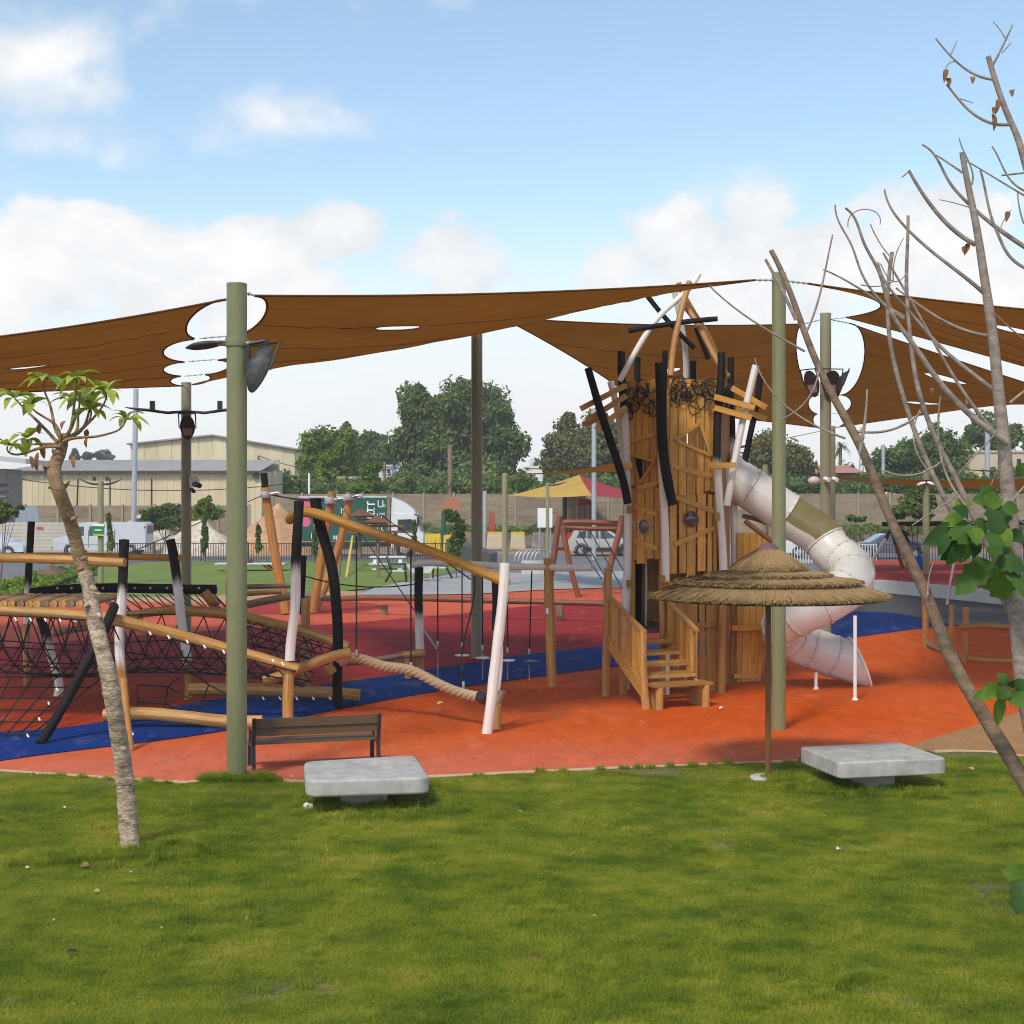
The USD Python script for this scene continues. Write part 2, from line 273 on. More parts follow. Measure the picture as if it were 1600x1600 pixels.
def rubber(name, a, b, sc=.33, paled=None):
    "granulate surfacing: slow fading, streaky scuffs and a fine speckle"
    N = {'g': ('geometry', {}), 'n1': ('noise_texture', {'scale': sc, 'detail': 6.0, 'roughness': .62}), 'r': ('rgb_ramp', {'ramp': [(.30, a), (.70, b)]}), 'mp': ('mapping', {'scale': (2.0, .75, 1), 'rotation': (0, 0, .2)}),
         'n2': ('noise_texture', {'scale': 1.7, 'detail': 8.0, 'roughness': .72}), 'm2': ('map_range', {'from_min': .32, 'from_max': .68, 'to_min': .82, 'to_max': 1.13}), 'n3': ('noise_texture', {'scale': 24.0, 'detail': 2.0}), 'm3': ('map_range', {'from_min': .3, 'from_max': .7, 'to_min': .86, 'to_max': 1.14}),
         'mu': ('math', {'math_type': 'multiply'}), 'h': ('hsv', {}), 'n4': ('noise_texture', {'scale': .9, 'detail': 7.0, 'roughness': .75}), 'm4': ('map_range', {'from_min': .56, 'from_max': .74, 'to_min': 0.0, 'to_max': .36, 'clamp': True}), 'dust': ('mix', {'color2': (.42, .30, .21)}),
         'b': ('bump', {'strength': .4, 'distance': .004}), 'p': ('principled_bsdf', {'roughness': .88, 'specular_ior_level': .10})}
    L = [('g.position', 'n1.vector'), ('n1.fac', 'r.fac'), ('g.position', 'mp.vector'), ('mp.vector', 'n2.vector'), ('n2.fac', 'm2.value'), ('mp.vector', 'n3.vector'), ('n3.fac', 'm3.value'), ('m2.result', 'mu.value1'), ('m3.result', 'mu.value2'), ('mu.value', 'h.value'), ('r.color', 'h.color'), ('mp.vector', 'n4.vector'), ('n4.fac', 'm4.value'), ('m4.result', 'dust.fac'), ('h.color', 'dust.color1'), ('dust.color', 'p.base_color'), ('n3.fac', 'b.height'), ('b.normal', 'p.normal')]
    if paled:                                                            # coral strip along the lawn: open daylight beyond the sails put into the colour
        N |= {'sp': ('separate_xyz', {}), 'wy': ('math', {'math_type': 'multiply_add', 'value2': 5.0}), 'fy': ('map_range', {'range_type': 'smoothstep', 'from_min': 24.6, 'from_max': 20.6, 'to_min': 0.0, 'to_max': .9}), 'fm': ('mix', {'color2': paled})}
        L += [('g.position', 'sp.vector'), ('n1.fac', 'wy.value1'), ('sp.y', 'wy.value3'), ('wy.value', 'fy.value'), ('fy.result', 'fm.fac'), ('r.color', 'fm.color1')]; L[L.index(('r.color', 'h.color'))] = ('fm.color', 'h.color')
    return usdkit.material(stage, '/World/Looks/' + name, N, L, surface='p.BSDF')
R_orange = rubber('orange_rubber', (.53, .074, .003), (.56, .105, .018), paled=(.56, .145, .085))
R_salmon = rubber('salmon_rubber', (.50, .085, .040), (.56, .115, .060))
R_blue = rubber('blue_rubber', (.0035, .026, .155), (.006, .036, .20))
R_maroon = rubber('maroon_rubber', (.24, .020, .020), (.31, .028, .027))
R_brick = rubber('brick_rubber', (.30, .033, .007), (.36, .046, .012))
R_tan = rubber('tan_rubber', (.30, .16, .07), (.37, .21, .10))
def gp(px, z=0.0): return [tuple(G(u, v, z)[:2]) for u, v in px]
def smooth_px(px, n=60):
    q = spline(np.column_stack([np.asarray(px, float), np.zeros(len(px))]), n); return [tuple(a[:2]) for a in q]
def sheet(name, poly, z, material, parent=None, label=None, cat=None, kind=None, depth=None):
    g = poly if not isinstance(poly, list) else Polygon(poly).buffer(0)
    m = M()
    for q in getattr(g, 'geoms', [g]):
        v, f = trimesh.creation.triangulate_polygon(q, engine='earcut')
        m.add(np.column_stack([v, np.full(len(v), z)]), f if True else f)
        c = m.v[-1]; fa = m.f[-1] - (m.n - len(v))
        nz = np.cross(c[fa[:, 1]] - c[fa[:, 0]], c[fa[:, 2]] - c[fa[:, 0]])[:, 2]
        m.f[-1] = np.where((nz < 0)[:, None], m.f[-1][:, ::-1], m.f[-1])
        if depth:
            r = np.array(q.exterior.coords)[:-1]
            for k in range(len(r)):
                a, b = r[k], r[(k + 1) % len(r)]
                m.add([(*a, z), (*b, z), (*b, z - depth), (*a, z - depth)], [(0, 1, 2), (0, 2, 3)])
    return obj(name, m, material, parent, label, cat, None, kind, smooth=False)
m = M(); n = 64; xs = np.concatenate([-np.geomspace(1100, 60, 16), np.linspace(-50, 50, 5), np.geomspace(60, 1100, 16)]); ys = np.concatenate([[-300, -60, 0, 40, 80, 100, 120, 140, 170, 210, 260, 330, 420], np.geomspace(520, 1300, 8)])
X, Y = np.meshgrid(xs, ys, indexing='ij')
Z = -0.02 + np.where(Y > 150, (Y - 150) * .012, 0) * (0.6 + .8 * meshkit.noise(np.stack([X / 160, Y / 160, X * 0], -1), 4)); Z = np.minimum(Z, 6 + Y * 0)
i, j = np.meshgrid(np.arange(len(xs) - 1), np.arange(len(ys) - 1), indexing='ij'); w = len(ys)
m.add(np.stack([X, Y, Z], -1).reshape(-1, 3), np.stack([i * w + j, (i + 1) * w + j, (i + 1) * w + j + 1, i * w + j + 1], -1).reshape(-1, 4))
obj('ground', m, D_terrain, None, 'wide flat scrubby land under the whole park, rising gently far away', 'ground', None, 'structure')
sheet('earth_lot', [(-90, 60), (90, 60), (90, 125), (-90, 125)], 0.0, D_earth, None, 'bare sandy earth between the parked vehicles and the concrete wall', 'earth', 'structure')
sheet('road', [(-90, 66), (90, 66), (90, 95.5), (-90, 95.5)], 0.004, D_asphalt, None, 'grey asphalt road and parking strip behind the playground', 'road', 'structure')
EDGE = smooth_px([(-420, 1176), (-150, 1192), (0, 1208), (90, 1214), (180, 1220), (270, 1226), (315, 1225), (345, 1216), (372, 1211), (400, 1215), (430, 1224), (490, 1225), (680, 1217), (820, 1210), (1000, 1202), (1140, 1197), (1240, 1192), (1340, 1184), (1420, 1180), (1475, 1177), (1525, 1176), (1600, 1185), (1700, 1200), (1900, 1235)], 90)
edge_xy = gp(EDGE)
FAR = [(2100, 1010), (1750, 1002), (1600, 987), (1482, 976), (1440, 966), (1390, 958), (1330, 956), (1180, 950), (1000, 920), (945, 920), (850, 923), (740, 930), (640, 931), (420, 935), (340, 945), (200, 940), (60, 940), (-200, 950), (-500, 960)]
rub = Polygon(edge_xy + gp(FAR)).buffer(0)
pg = thing('playground_surface', 'rubber safety surface in orange, blue, maroon and salmon under the play equipment', 'play surface', None, 'structure')
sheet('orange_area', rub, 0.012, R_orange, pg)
def area(name, px, material, z): sheet(name, Polygon(gp(px)).buffer(0).intersection(rub), z, material, pg)
BLUE_LO = smooth_px([(-300, 1245), (0, 1191), (100, 1177), (300, 1152), (540, 1108), (700, 1079), (860, 1056), (960, 1043), (1200, 1015), (1312, 1000), (1400, 988), (1500, 976)], 50)
BLUE_HI = smooth_px([(1482, 973), (1440, 963), (1330, 957), (1180, 982), (950, 1011), (780, 1030), (650, 1051), (470, 1076), (250, 1110), (160, 1130), (0, 1146), (-300, 1180)], 50)
BRICK_HI = smooth_px([(-300, 1095), (0, 1066), (240, 1060), (480, 1062), (640, 1052), (760, 1034)], 30)
MAR_HI = smooth_px([(-300, 1030), (0, 1013), (240, 992), (500, 977), (620, 968), (740, 957), (850, 946), (950, 943), (1100, 938), (1250, 932)], 40)
area('salmon_area', [(-900, 900)] + MAR_HI[:1] + MAR_HI + [(1300, 900)], R_salmon, 0.016)
area('maroon_area', MAR_HI + BLUE_HI, R_maroon, 0.016)
area('brick_area', BRICK_HI + [p for p in BLUE_HI if p[0] < 770], R_brick, 0.020)
area('blue_area', BLUE_LO + BLUE_HI, R_blue, 0.024)
c0 = G(470, 950); ang = np.linspace(0, 2 * np.pi, 40)[:-1]
sheet('maroon_circle', Polygon([(c0[0] + 2.6 * math.cos(a), c0[1] + 3.0 * math.sin(a)) for a in ang]).intersection(rub), 0.020, rubber('red_rubber', (.30, .032, .020), (.36, .045, .030)), pg)
area('tan_area', [(1395, 1183)] + smooth_px([(1420, 1166), (1500, 1142), (1600, 1112), (1800, 1060)], 20) + [(2300, 1100), (1900, 1240), (1600, 1189)], R_tan, 0.016)
# cream edging stones along the lawn, each its own piece
ed = LineString(edge_xy); L_ = ed.length
eg = thing('lawn_edging', 'row of cream edging stones between the front lawn and the rubber surface', 'edging', None, 'structure')
k = 0.0
while k < L_ - 1.0:
    s = [ed.interpolate(k + .006), ed.interpolate(k + .5), ed.interpolate(k + .994)]
    if abs(s[1].x) < 7.2:
        g = LineString([(q.x, q.y) for q in s]).buffer(.06, cap_style='flat'); sheet('edging_stone', g, .034 + .004 * rng.random(), D_edge, eg, depth=.05)
    k += 1.0
# front lawn with soft undulation
lawn_poly = Polygon([(-16, 3), (16, 3)] + [(x, y - .05) for x, y in edge_xy[::-1]]).buffer(0)
def lawn_z(x, y): return .030 + .05 * (meshkit.fbm(np.stack([np.asarray(x) * .8, np.asarray(y) * .8, np.zeros_like(x)], -1), 3, 5) - .5)
gx, gy = np.meshgrid(np.arange(-15, 15, .3), np.arange(3.2, 21, .3)); pts = np.column_stack([gx.ravel(), gy.ravel()])
import shapely
inside = shapely.contains_xy(lawn_poly.buffer(-.12), pts[:, 0], pts[:, 1]); bd = np.array([lawn_poly.exterior.interpolate(q).coords[0] for q in np.arange(0, lawn_poly.length, .2)])
pts = np.vstack([pts[inside], bd]); tri = Delaunay(pts).simplices; ce = pts[tri].mean(1); tri = tri[shapely.contains_xy(lawn_poly, ce[:, 0], ce[:, 1])]
m = M(); m.add(np.column_stack([pts, lawn_z(pts[:, 0], pts[:, 1])]), tri)
obj('front_lawn', m, D_soil, None, 'soil of the front lawn in the foreground', 'lawn', None, 'structure')
# back lawn, paving, sand strip, right road and its raised bed
LAWN_B = [(-30, 944), (60, 915), (130, 896), (165, 886), (240, 879), (440, 877), (720, 876), (735, 884), (700, 896), (640, 908), (580, 919), (530, 925), (340, 931), (200, 934), (80, 938)]
sheet('back_lawn', gp(LAWN_B), .016, D_lawnfar, None, 'strip of mown green lawn in front of the dark railing behind the climbing logs', 'lawn', 'structure')
sheet('sand_strip', gp([(-120, 955), (60, 929), (200, 933), (340, 930), (530, 924), (585, 925), (585, 938), (340, 952), (100, 955)]), .012, D_sand, None, 'tan sandy strip between the back lawn and the red rubber', 'sand', 'structure')
sheet('paved_path', gp([(560, 930), (585, 919), (640, 908), (715, 897), (1020, 892), (1250, 905), (1250, 935), (1000, 919), (945, 919), (850, 922), (740, 929), (640, 930)]), .020, D_paving, None, 'pale grey paved path curving between lawn and rubber surface', 'path', 'structure')
sheet('side_road', Polygon(gp([(1160, 952), (1200, 915), (1345, 905), (1371, 920), (1600, 947), (2000, 1000), (2200, 1030), (1750, 1003), (1600, 988), (1482, 977), (1440, 967), (1390, 959), (1330, 957)])).buffer(0), .012, D_asphalt_dark, None, 'dark asphalt lane on the right between the blue rubber and the low white wall', 'road', 'structure')
a, b, c = G(1371, 925), G(1476, 935), G(2000, 992)
wall_pts = [a, G(1476, 935), G(1583, 946), G(1700, 957), G(1850, 974), c]
bed = Polygon([tuple(q[:2]) for q in wall_pts] + [(40, 72), tuple(G(1345, 888)[:2])]).buffer(0)
sheet('raised_bed_surface', bed, .40, rubber('red_bed_rubber', (.36, .035, .025), (.42, .055, .04)), None, 'raised red rubber area behind the low white wall at right', 'play surface', 'structure', depth=.4)
lw = thing('low_white_wall', 'long low white concrete seat wall holding the raised red area at right', 'low wall')
for q in range(len(wall_pts) - 1):
    p0, p1 = wall_pts[q], wall_pts[q + 1]; nn = max(1, int(np.linalg.norm(p1 - p0) / 2.4)); d = unit(p1 - p0)
    for k in range(nn):
        s0, s1 = p0 + (p1 - p0) * k / nn + d * .008, p0 + (p1 - p0) * (k + 1) / nn - d * .008
        obj('wall_block', M().board(s0 + V(0, 0, .225), s1 + V(0, 0, .225), .38, .45), mat('white_concrete', (.56, .55, .52), (.66, .65, .62), scale=.8, rough=.85, fine=(8, .06)) if q + k == 0 else '/World/Looks/white_concrete', lw)
wp0, wp1 = wall_pts[0], wall_pts[-1]
# ---------------------------------------------------------------- shade posts and sails
def cyl_post(name, u, v_base, v_top, wpx, material, label, group=None, y=None, plate=False, u_top=None):
    "a round steel post: base and top read from the photo, placed at the depth of its base"
    y = y or ground_depth(v_base); b = P(u, v_base, y); b[2] = 0; t = P(u if u_top is None else u_top, v_top, y); r = wpx / 2 * y / FPX
    t = b + (t - b) * 1.0
    o = thing(name, label, 'shade post' if 'shade' in name else 'post', group, loc=b)
    h = t[2]
    m = M().tube([b, b + (t - b) * .5, t], [r, r, r], 28, caps=False); obj('shaft', m, material, o)
    m = M(); m.lathe([(r * 1.02, 0), (r * 1.02, .02), (r * .97, .03), (0, .035)], t - V(0, 0, .02), 28); obj('cap', m, material, o)
    if plate: m = M(); m.lathe([(r * 1.9, 0), (r * 1.9, .025), (r * 1.05, .03), (r * 1.05, .05)], b + V(0, 0, .03), 28); obj('base_plate', m, material, o)
    return o, b, t, r
poles = {}
poles['F'] = cyl_post('shade_post', 370, 1219, 444, 31.5, K_olive, 'thick olive green shade post nearest the camera, beside the brown bench', plate=False)
poles['R'] = cyl_post('shade_post', 1217, 1141, 427, 21.5, K_olive, 'olive green shade post just behind the thatched umbrella pole')
poles['C'] = cyl_post('shade_post', 745, 1030, 490, 17.5, K_olive_dark, 'dark olive shade post standing in the middle behind the hanging ropes')
poles['L'] = cyl_post('shade_post', 291, 1000, 598, 15.5, K_olive_dark, 'dark olive shade post with double lamp arms and cameras, left of the thick near post')
poles['B'] = cyl_post('shade_post', 1290, 1000, 490, 17.0, K_olive_dark, 'dark olive shade post with black floodlights behind the white tube slide')
poles['B2'] = cyl_post('shade_post', 1300.5, 917, 666, 9.5, K_olive_dark, 'thin olive shade post half hidden behind the floodlight post')
S_cloth = mat('brown_shade_cloth', (.175, .068, .009), (.215, .086, .013), scale=.35, rough=.9, spec=.1, trans=.48, fine=(1.6, .09), bump=.3, bscale=2.2, bdist=.05)
S_seam = mat('seam_thread', (.155, .062, .010), rough=.9, spec=.1)
S_hem = mat('dark_hem', (.13, .05, .012), rough=.9, spec=.1)
def sag_edge(a, b, inward, bow, n=40, scallops=None, depth=0.0):
    "an edge from a to b bowed towards 'inward'; scallops: fractions where it is laced"
    s = np.linspace(0, 1, n); a, b = np.asarray(a, float), np.asarray(b, float); inward = unit(inward)
    off = bow * 4 * s * (1 - s)
    if scallops is not None:
        f = np.asarray(scallops, float)
        for k in range(len(f) - 1):
            w = (s >= f[k]) & (s <= f[k + 1]); q = (s[w] - f[k]) / (f[k + 1] - f[k]); off[w] += depth[k] * np.sqrt(np.clip(4 * q * (1 - q), 0, 1))
    return a + (b - a) * s[:, None] + off[:, None] * inward
def sail(name, c, edges, label, holes=(), sag=.25, group=None, hole_r=.34):
    """c: corners c00, c10, c11, c01; edges: bottom c00>c10, right c10>c11, top c01>c11, left c00>c01"""
    bo, ri, to, le = edges
    def ev(e, s):
        q = np.linspace(0, 1, len(e)); return np.stack([np.interp(s, q, e[:, k]) for k in range(3)], -1)
    c00, c10, c11, c01 = c
    def surf(s, t):
        s, t = np.asarray(s, float), np.asarray(t, float); S, T = s[..., None], t[..., None]
        r = (1 - T) * ev(bo, s) + T * ev(to, s) + (1 - S) * ev(le, t) + S * ev(ri, t)
        r -= (1 - S) * (1 - T) * c00 + S * (1 - T) * c10 + S * T * c11 + (1 - S) * T * c01
        r[..., 2] -= sag * 16 * s * (1 - s) * t * (1 - t)
        for ci, (a_, b_) in enumerate(((0, 0), (1, 0), (1, 1), (0, 1))):      # soft creases running out of the corners
            ds_, dt_ = np.abs(s - a_), np.abs(t - b_); q_ = np.arctan2(dt_, ds_ + 1e-9); rr_ = np.hypot(ds_, dt_)
            r[..., 2] += .030 * np.sin(q_ * 22 + ci) * np.exp(-rr_ * 3.2) * np.minimum(1, rr_ * 12) * np.minimum(1, 9 * np.minimum(ds_, dt_) + .0)
        return r
    n = 44; g = np.linspace(0, 1, n); s, t = np.meshgrid(g, g, indexing='ij'); st = np.column_stack([s.ravel(), t.ravel()]); w = surf(st[:, 0], st[:, 1])
    cp, sp = math.cos(PITCH), math.sin(PITCH)
    u = 800 + FPX * w[:, 0] / w[:, 1]; v = 800 - FPX * np.tan(np.arctan((w[:, 2] - HCAM) / w[:, 1]) + PITCH)
    rings = []
    for hu, hv in holes:
        k = np.argmin(np.where((w[:, 1] > 2), (u - hu) ** 2 + 4 * (v - hv) ** 2, 1e9)); s0, t0 = st[k]; e = .01
        Js, Jt = (surf(s0 + e, t0) - surf(s0 - e, t0)) / (2 * e), (surf(s0, t0 + e) - surf(s0, t0 - e)) / (2 * e)
        a = np.linspace(0, 2 * np.pi, 33)[:-1]; J = np.array([Js, Jt])[:, :2].T
        d = np.linalg.solve(J, np.stack([hole_r * np.cos(a), hole_r * np.sin(a)]))
        rings.append(np.array([s0, t0]) + d.T)
    keep = np.ones(len(st), bool)
    for r in rings:
        keep &= ~shapely.contains_xy(Polygon(r).buffer(.004), st[:, 0], st[:, 1])
    allp = np.vstack([st[keep]] + rings); tri = Delaunay(allp).simplices; ce = allp[tri].mean(1); ok = np.ones(len(tri), bool)
    for r in rings: ok &= ~shapely.contains_xy(Polygon(r), ce[:, 0], ce[:, 1])
    o = thing(name, label, 'shade sail', group)
    obj('cloth', M().add(surf(allp[:, 0], allp[:, 1]), tri[ok], allp * 10), S_cloth, o)
    m = M()
    for e in edges: m.tube(e, .016, 6)
    obj('hem', m, S_hem, o)
    for k in range(1, 5):                                            # stitched seams between the cloth widths
        q_ = np.linspace(.005, .995, 60); sl = surf(q_, np.full(60, k / 5.)); keep_ = np.ones(60, bool)
        for r in rings: keep_ &= ~shapely.contains_xy(Polygon(r).buffer(.003), q_, np.full(60, k / 5.))
        runs = np.split(np.arange(60), np.where(~keep_)[0])
        for ru in runs:
            ru = ru[keep_[ru]]
            if len(ru) > 2: obj('seam', M().tube(sl[ru], .007, 5, caps=False), S_cloth, o)
    for r in rings: obj('hole_binding', M().tube(surf(r[:, 0], r[:, 1]).tolist() + [surf(r[0, 0], r[0, 1])], .010, 5, caps=False), S_hem, o)
    return o
def chain(a, b, r=.012, name='turnbuckle', parent=None):
    a, b = np.asarray(a, float), np.asarray(b, float); m = M(); d = b - a; n = max(3, int(np.linalg.norm(d) / .055))
    for k in range(n):
        p0, p1 = a + d * k / n, a + d * (k + 1.15) / n
        m.tube([p0, (p0 + p1) / 2, p1], [r * .45, r * (1.5 if k % 2 else .8), r * .45], 6)
    return obj(name, m, K_steel, parent)
pF, pR, pC, pL, pB, pB2 = (poles[k][2] for k in ('F', 'R', 'C', 'L', 'B', 'B2'))
yF, yR, yC, yL, yB, yB2 = (q[1] for q in (pF, pR, pC, pL, pB, pB2))
inA = V(-1, .12, 0)
# left sail A
a10 = P(353, 468, yF + .25); a11 = P(287, 603, yL - .5); a00 = P(-430, 566, 21.0); a01 = P(-360, 636, 37.0)
fr = [0, .30, .57, .80, 1.0]
eA = (sag_edge(a00, a10, (0.1, 1, -.02), .62), sag_edge(a10, a11, (-1, 0, 0), .14, 120, fr, [.30, .50, .45, .30]), sag_edge(a01, a11, (0.1, -1, -.02), .8), sag_edge(a00, a01, (1, 0, 0), .9))
shA = sail('shade_sail', (a00, a10, a11, a01), eA, 'large brown shade sail running off the left edge of the picture', [(42, 573), (72, 612)], sag=.12)
b00 = P(398, 462, yF + .25); b01 = P(300, 601, yL - .5); b10 = P(1180, 437.5, yR - .25); b11 = P(742, 498, yC - .4)
eB = (sag_edge(b00, b10, (-.18, 1, -.04), .42), sag_edge(b10, b11, (-.6, -.4, 0), .06), sag_edge(b01, b11, (.15, -1, -.02), .45), sag_edge(b00, b01, (1, 0, 0), .10, 120, fr, [.28, .42, .40, .28]))
shB = sail('shade_sail', (b00, b10, b11, b01), eB, 'central brown shade sail stretched from the thick near post towards the tower top', [(622, 511)], sag=.30)
for k in range(4):
    f = fr[k]
    if k: chain(sag_edge(a10, a11, (-1, 0, 0), .14, 120)[int(f * 119)], sag_edge(b00, b01, (1, 0, 0), .10, 120)[int(f * 119)], .014, 'lacing_chain', shB)
chain(a10, V(pF[0], yF, a10[2] + .05), .016, 'turnbuckle', shA); chain(b00, V(pF[0], yF, b00[2] + .03), .016, 'turnbuckle', shB)
chain(b10, V(pR[0], yR, pR[2] - .10), .016, 'turnbuckle', shB); chain(b11, V(pC[0], yC, pC[2] - .12), .016, 'turnbuckle', shB); chain(a11, pL - V(0, 0, .12), .014, 'turnbuckle', shA)
# sail C behind the tower
c00 = P(784, 496, yC + .5); c10 = P(1256, 506, yB + .3); c11 = P(1283, 669, yB2 - .6); c01 = P(1010, 641, 47.0)
frC = [0, .58, .80, 1.0]
cT = P(970, 606, 42.0)
eC = (sag_edge(c00, c10, (0, 1, -.05), .55), sag_edge(c10, c11, (-1, 0, 0), .0, 120, frC, [.35, .30, .25]), sag_edge(c01, c11, (0, -1, 0), .6), sag_edge(c00, c01, (1, -.3, 0), .25))
shC = sail('shade_sail', (c00, c10, c11, c01), eC, 'dark brown shade sail hanging behind the wooden tower', [(1048, 580)], sag=.25, hole_r=.30)
d00 = P(1327, 505, yB + .3); d01 = P(1306, 668, yB2 - .6); d10 = P(1900, 690, 33.0); d11 = P(1790, 600, 55.0)
eD = (sag_edge(d00, d10, (.05, 1, 0), .35), sag_edge(d10, d11, (-1, 0, 0), .6), sag_edge(d01, d11, (0, -1, 0), .6), sag_edge(d00, d01, (1, 0, 0), .0, 120, frC, [.55, .42, .3]))
shD = sail('shade_sail', (d00, d10, d11, d01), eD, 'lower brown shade sail with two round holes at the right behind bare branches', [(1478, 592), (1444, 631)], sag=.2, hole_r=.56)
e00 = P(1262, 443, yR + .4); e10 = P(1800, 500, 20.5); e11 = P(1860, 650, 33.0); e01 = P(1322, 496, yB - .2)
eE = (sag_edge(e00, e10, (0, 1, -.02), .25), sag_edge(e10, e11, (-1, 0, 0), .6), sag_edge(e01, e11, (.05, -1, 0), .25), sag_edge(e00, e01, (1, 0, 0), .95, 80))
shE = sail('shade_sail', (e00, e10, e11, e01), eE, 'upper right brown shade sail starting beside the post behind the umbrella', [(1590, 518)], sag=.15, hole_r=.4)
for q, w_, sh in ((c00, pC - V(0, 0, .1), shC), (c10, pB - V(0, 0, .12), shC), (d00, pB - V(0, 0, .12), shD), (e00, pR - V(0, 0, .10), shE), (e01, pB - V(0, 0, .14), shE), (c11, pB2 - V(0, 0, .1), shC), (d01, pB2 - V(0, 0, .1), shD)):
    chain(q, w_, .016, 'turnbuckle', sh)
for k in (1, 2):
    chain(c10 + (c11 - c10) * frC[k], d00 + (d01 - d00) * frC[k], .014, 'lacing_chain', shD)
# ---------------------------------------------------------------- wooden tower with tube slide
TC = V(2.94, 26.82, 0); TS = .97; th = math.radians(-90 + 12.4)
hexv = [TC + TS * V(math.cos(th + math.radians(a)), math.sin(th + math.radians(a)), 0) for a in (-90, -30, 30, 90, 150, 210)]   # V1..V6
tower = thing('play_tower', 'tall hexagonal wooden play tower of amber planks with black and white crooked posts', 'play tower', loc=(TC[0], TC[1], 0))
def proj_panel(a, b, px):
    "photo pixels on the vertical plane through a, b -> (distance along, height)"
    d = unit(b - a); nrm = np.cross(d, [0, 0, 1.0]); out = []
    for u, v in px:
        r = P(u, v, 1.0) - V(0, 0, HCAM); k = np.dot(a - V(0, 0, HCAM), nrm) / np.dot(r, nrm); q = V(0, 0, HCAM) + r * k; out.append((np.dot(q - a, d), q[2]))
    return out
def panel_boards(a, b, edges, z0, z1, material, name='plank', hole=None, jit=.03, parent=tower, t=.028, lean=.012):
    d = unit(b - a); nrm = np.cross(d, [0, 0, 1.0]); n_ = 0
    for s0, s1 in edges:
        q = lean * rng.standard_normal(4); zb, zt = z0 + jit * rng.standard_normal(), z1 + jit * .4 * rng.standard_normal()
        g = Polygon([(s0 + q[0] * .3, zb), (s1 + q[1] * .3, zb + .01), (s1 + q[2] * .5, zt), (s0 + q[3] * .5, zt)]).buffer(0)
        if hole is not None: g = g.difference(hole)
        for piece in getattr(g, 'geoms', [g]):
            if piece.area < .004: continue
            m = M(); m.prism(piece, a + nrm * .0 , d, V(0, 0, 1), t); obj(name, m, material, parent)
            n_ += 1
def batten(a, b, px, w, material, name='batten', off=.045, t=.03, parent=tower):
    p = proj_panel(a, b, px); d = unit(b - a); nrm = np.cross(d, [0, 0, 1.0])
    q = [a + d * s + V(0, 0, z) + nrm * off for s, z in p]
    obj(name, M().board(q[0], q[1], w, t, nrm), material, parent)
V1, V2, V3, V4, V5, V6 = hexv
def inset(a, b, e=.05): d = unit(b - a); return a + d * e, b - d * e
a, b = V2, V3; L23 = np.linalg.norm(b - a)
tri_f = proj_panel(a, b, [(1054, 688), (1091.5, 661), (1109.5, 712)]); hole_f = Polygon(tri_f)
ef = [(.07, .20), (.235, .355), (.37, .52), (.55, .68), (.70, .80), (.815, .91)]
panel_boards(a, b, ef, 3.46, 5.43, W_plank, hole=hole_f)
ef2 = [(.06, .19), (.235, .36), (.375, .53), (.57, .72), (.75, .835), (.86, .92)]
panel_boards(a, b, ef2, 2.07, 3.44, W_plank)
nf = np.cross(unit(b - a), [0, 0, 1.0])
for px in ([(1048, 728), (1110, 744)], [(1056, 777), (1114, 799)], [(1052, 851), (1115, 824)]): batten(a, b, px, .085, W_plank)
for k in range(3): batten(a, b, [[(1054, 688), (1091.5, 661), (1109.5, 712)][k], [(1054, 688), (1091.5, 661), (1109.5, 712)][(k + 1) % 3]], .055, W_plank, 'window_frame', .05, .04)
for s in np.linspace(tri_f[0][0] + .16, tri_f[2][0] - .12, 4):
    q = a + unit(b - a) * s; obj('window_rope', M().rod(q + V(0, 0, tri_f[1][1] - .12), q + V(.02, 0, tri_f[2][1] + .06), .006, 5), mat('pale_rope', (.45, .42, .36), rough=.9) if s < tri_f[0][0] + .17 else '/World/Looks/pale_rope', tower)
obj('cross_rail', M().board(a + unit(b - a) * .05 + V(0, 0, 2.62) - nf * .03, a + unit(b - a) * .92 + V(0, 0, 2.62) - nf * .03, .09, .04, nf), W_plank2, tower)
obj('cross_rail', M().board(a + unit(b - a) * .05 + V(0, 0, 5.33) - nf * .03, a + unit(b - a) * .92 + V(0, 0, 5.33) - nf * .03, .09, .04, nf), W_plank2, tower)
# left panel
a, b = V1, V2; nl = np.cross(unit(b - a), [0, 0, 1.0])
tri_px = [(989, 711), (1027, 720), (1002, 756)]; hole_l = Polygon(proj_panel(a, b, tri_px))
panel_boards(a, b, [(.10, .25), (.29, .44), (.455, .60), (.64, .78), (.80, .92)], 3.6, 5.43, W_plank, hole=hole_l)
panel_boards(a, b, [(.10, .30), (.32, .50), (.53, .70), (.74, .92)], 2.28, 3.57, W_plank)
for px in ([(988, 690), (1024, 679)], [(999, 764), (1029, 755)], [(990, 789), (1029, 804)], [(991, 844), (1030, 857)]): batten(a, b, px, .085, W_plank)
for k in range(3): batten(a, b, [tri_px[k], tri_px[(k + 1) % 3]], .05, W_plank, 'window_frame', .05, .04)
for s in (.45, .55, .64): q = a + unit(b - a) * s; obj('window_rope', M().rod(q + V(0, 0, 4.0), q + V(.02, 0, 3.66), .006, 5), '/World/Looks/pale_rope', tower)
obj('door_jamb', M().board(a + unit(b - a) * .17 + V(0, 0, 1.12), a + unit(b - a) * .17 + V(0, 0, 2.3), .12, .05, nl), W_plank, tower)
obj('door_jamb', M().board(a + unit(b - a) * .89 + V(0, 0, 1.12), a + unit(b - a) * .89 + V(0, 0, 2.3), .09, .05, nl), W_plank, tower)
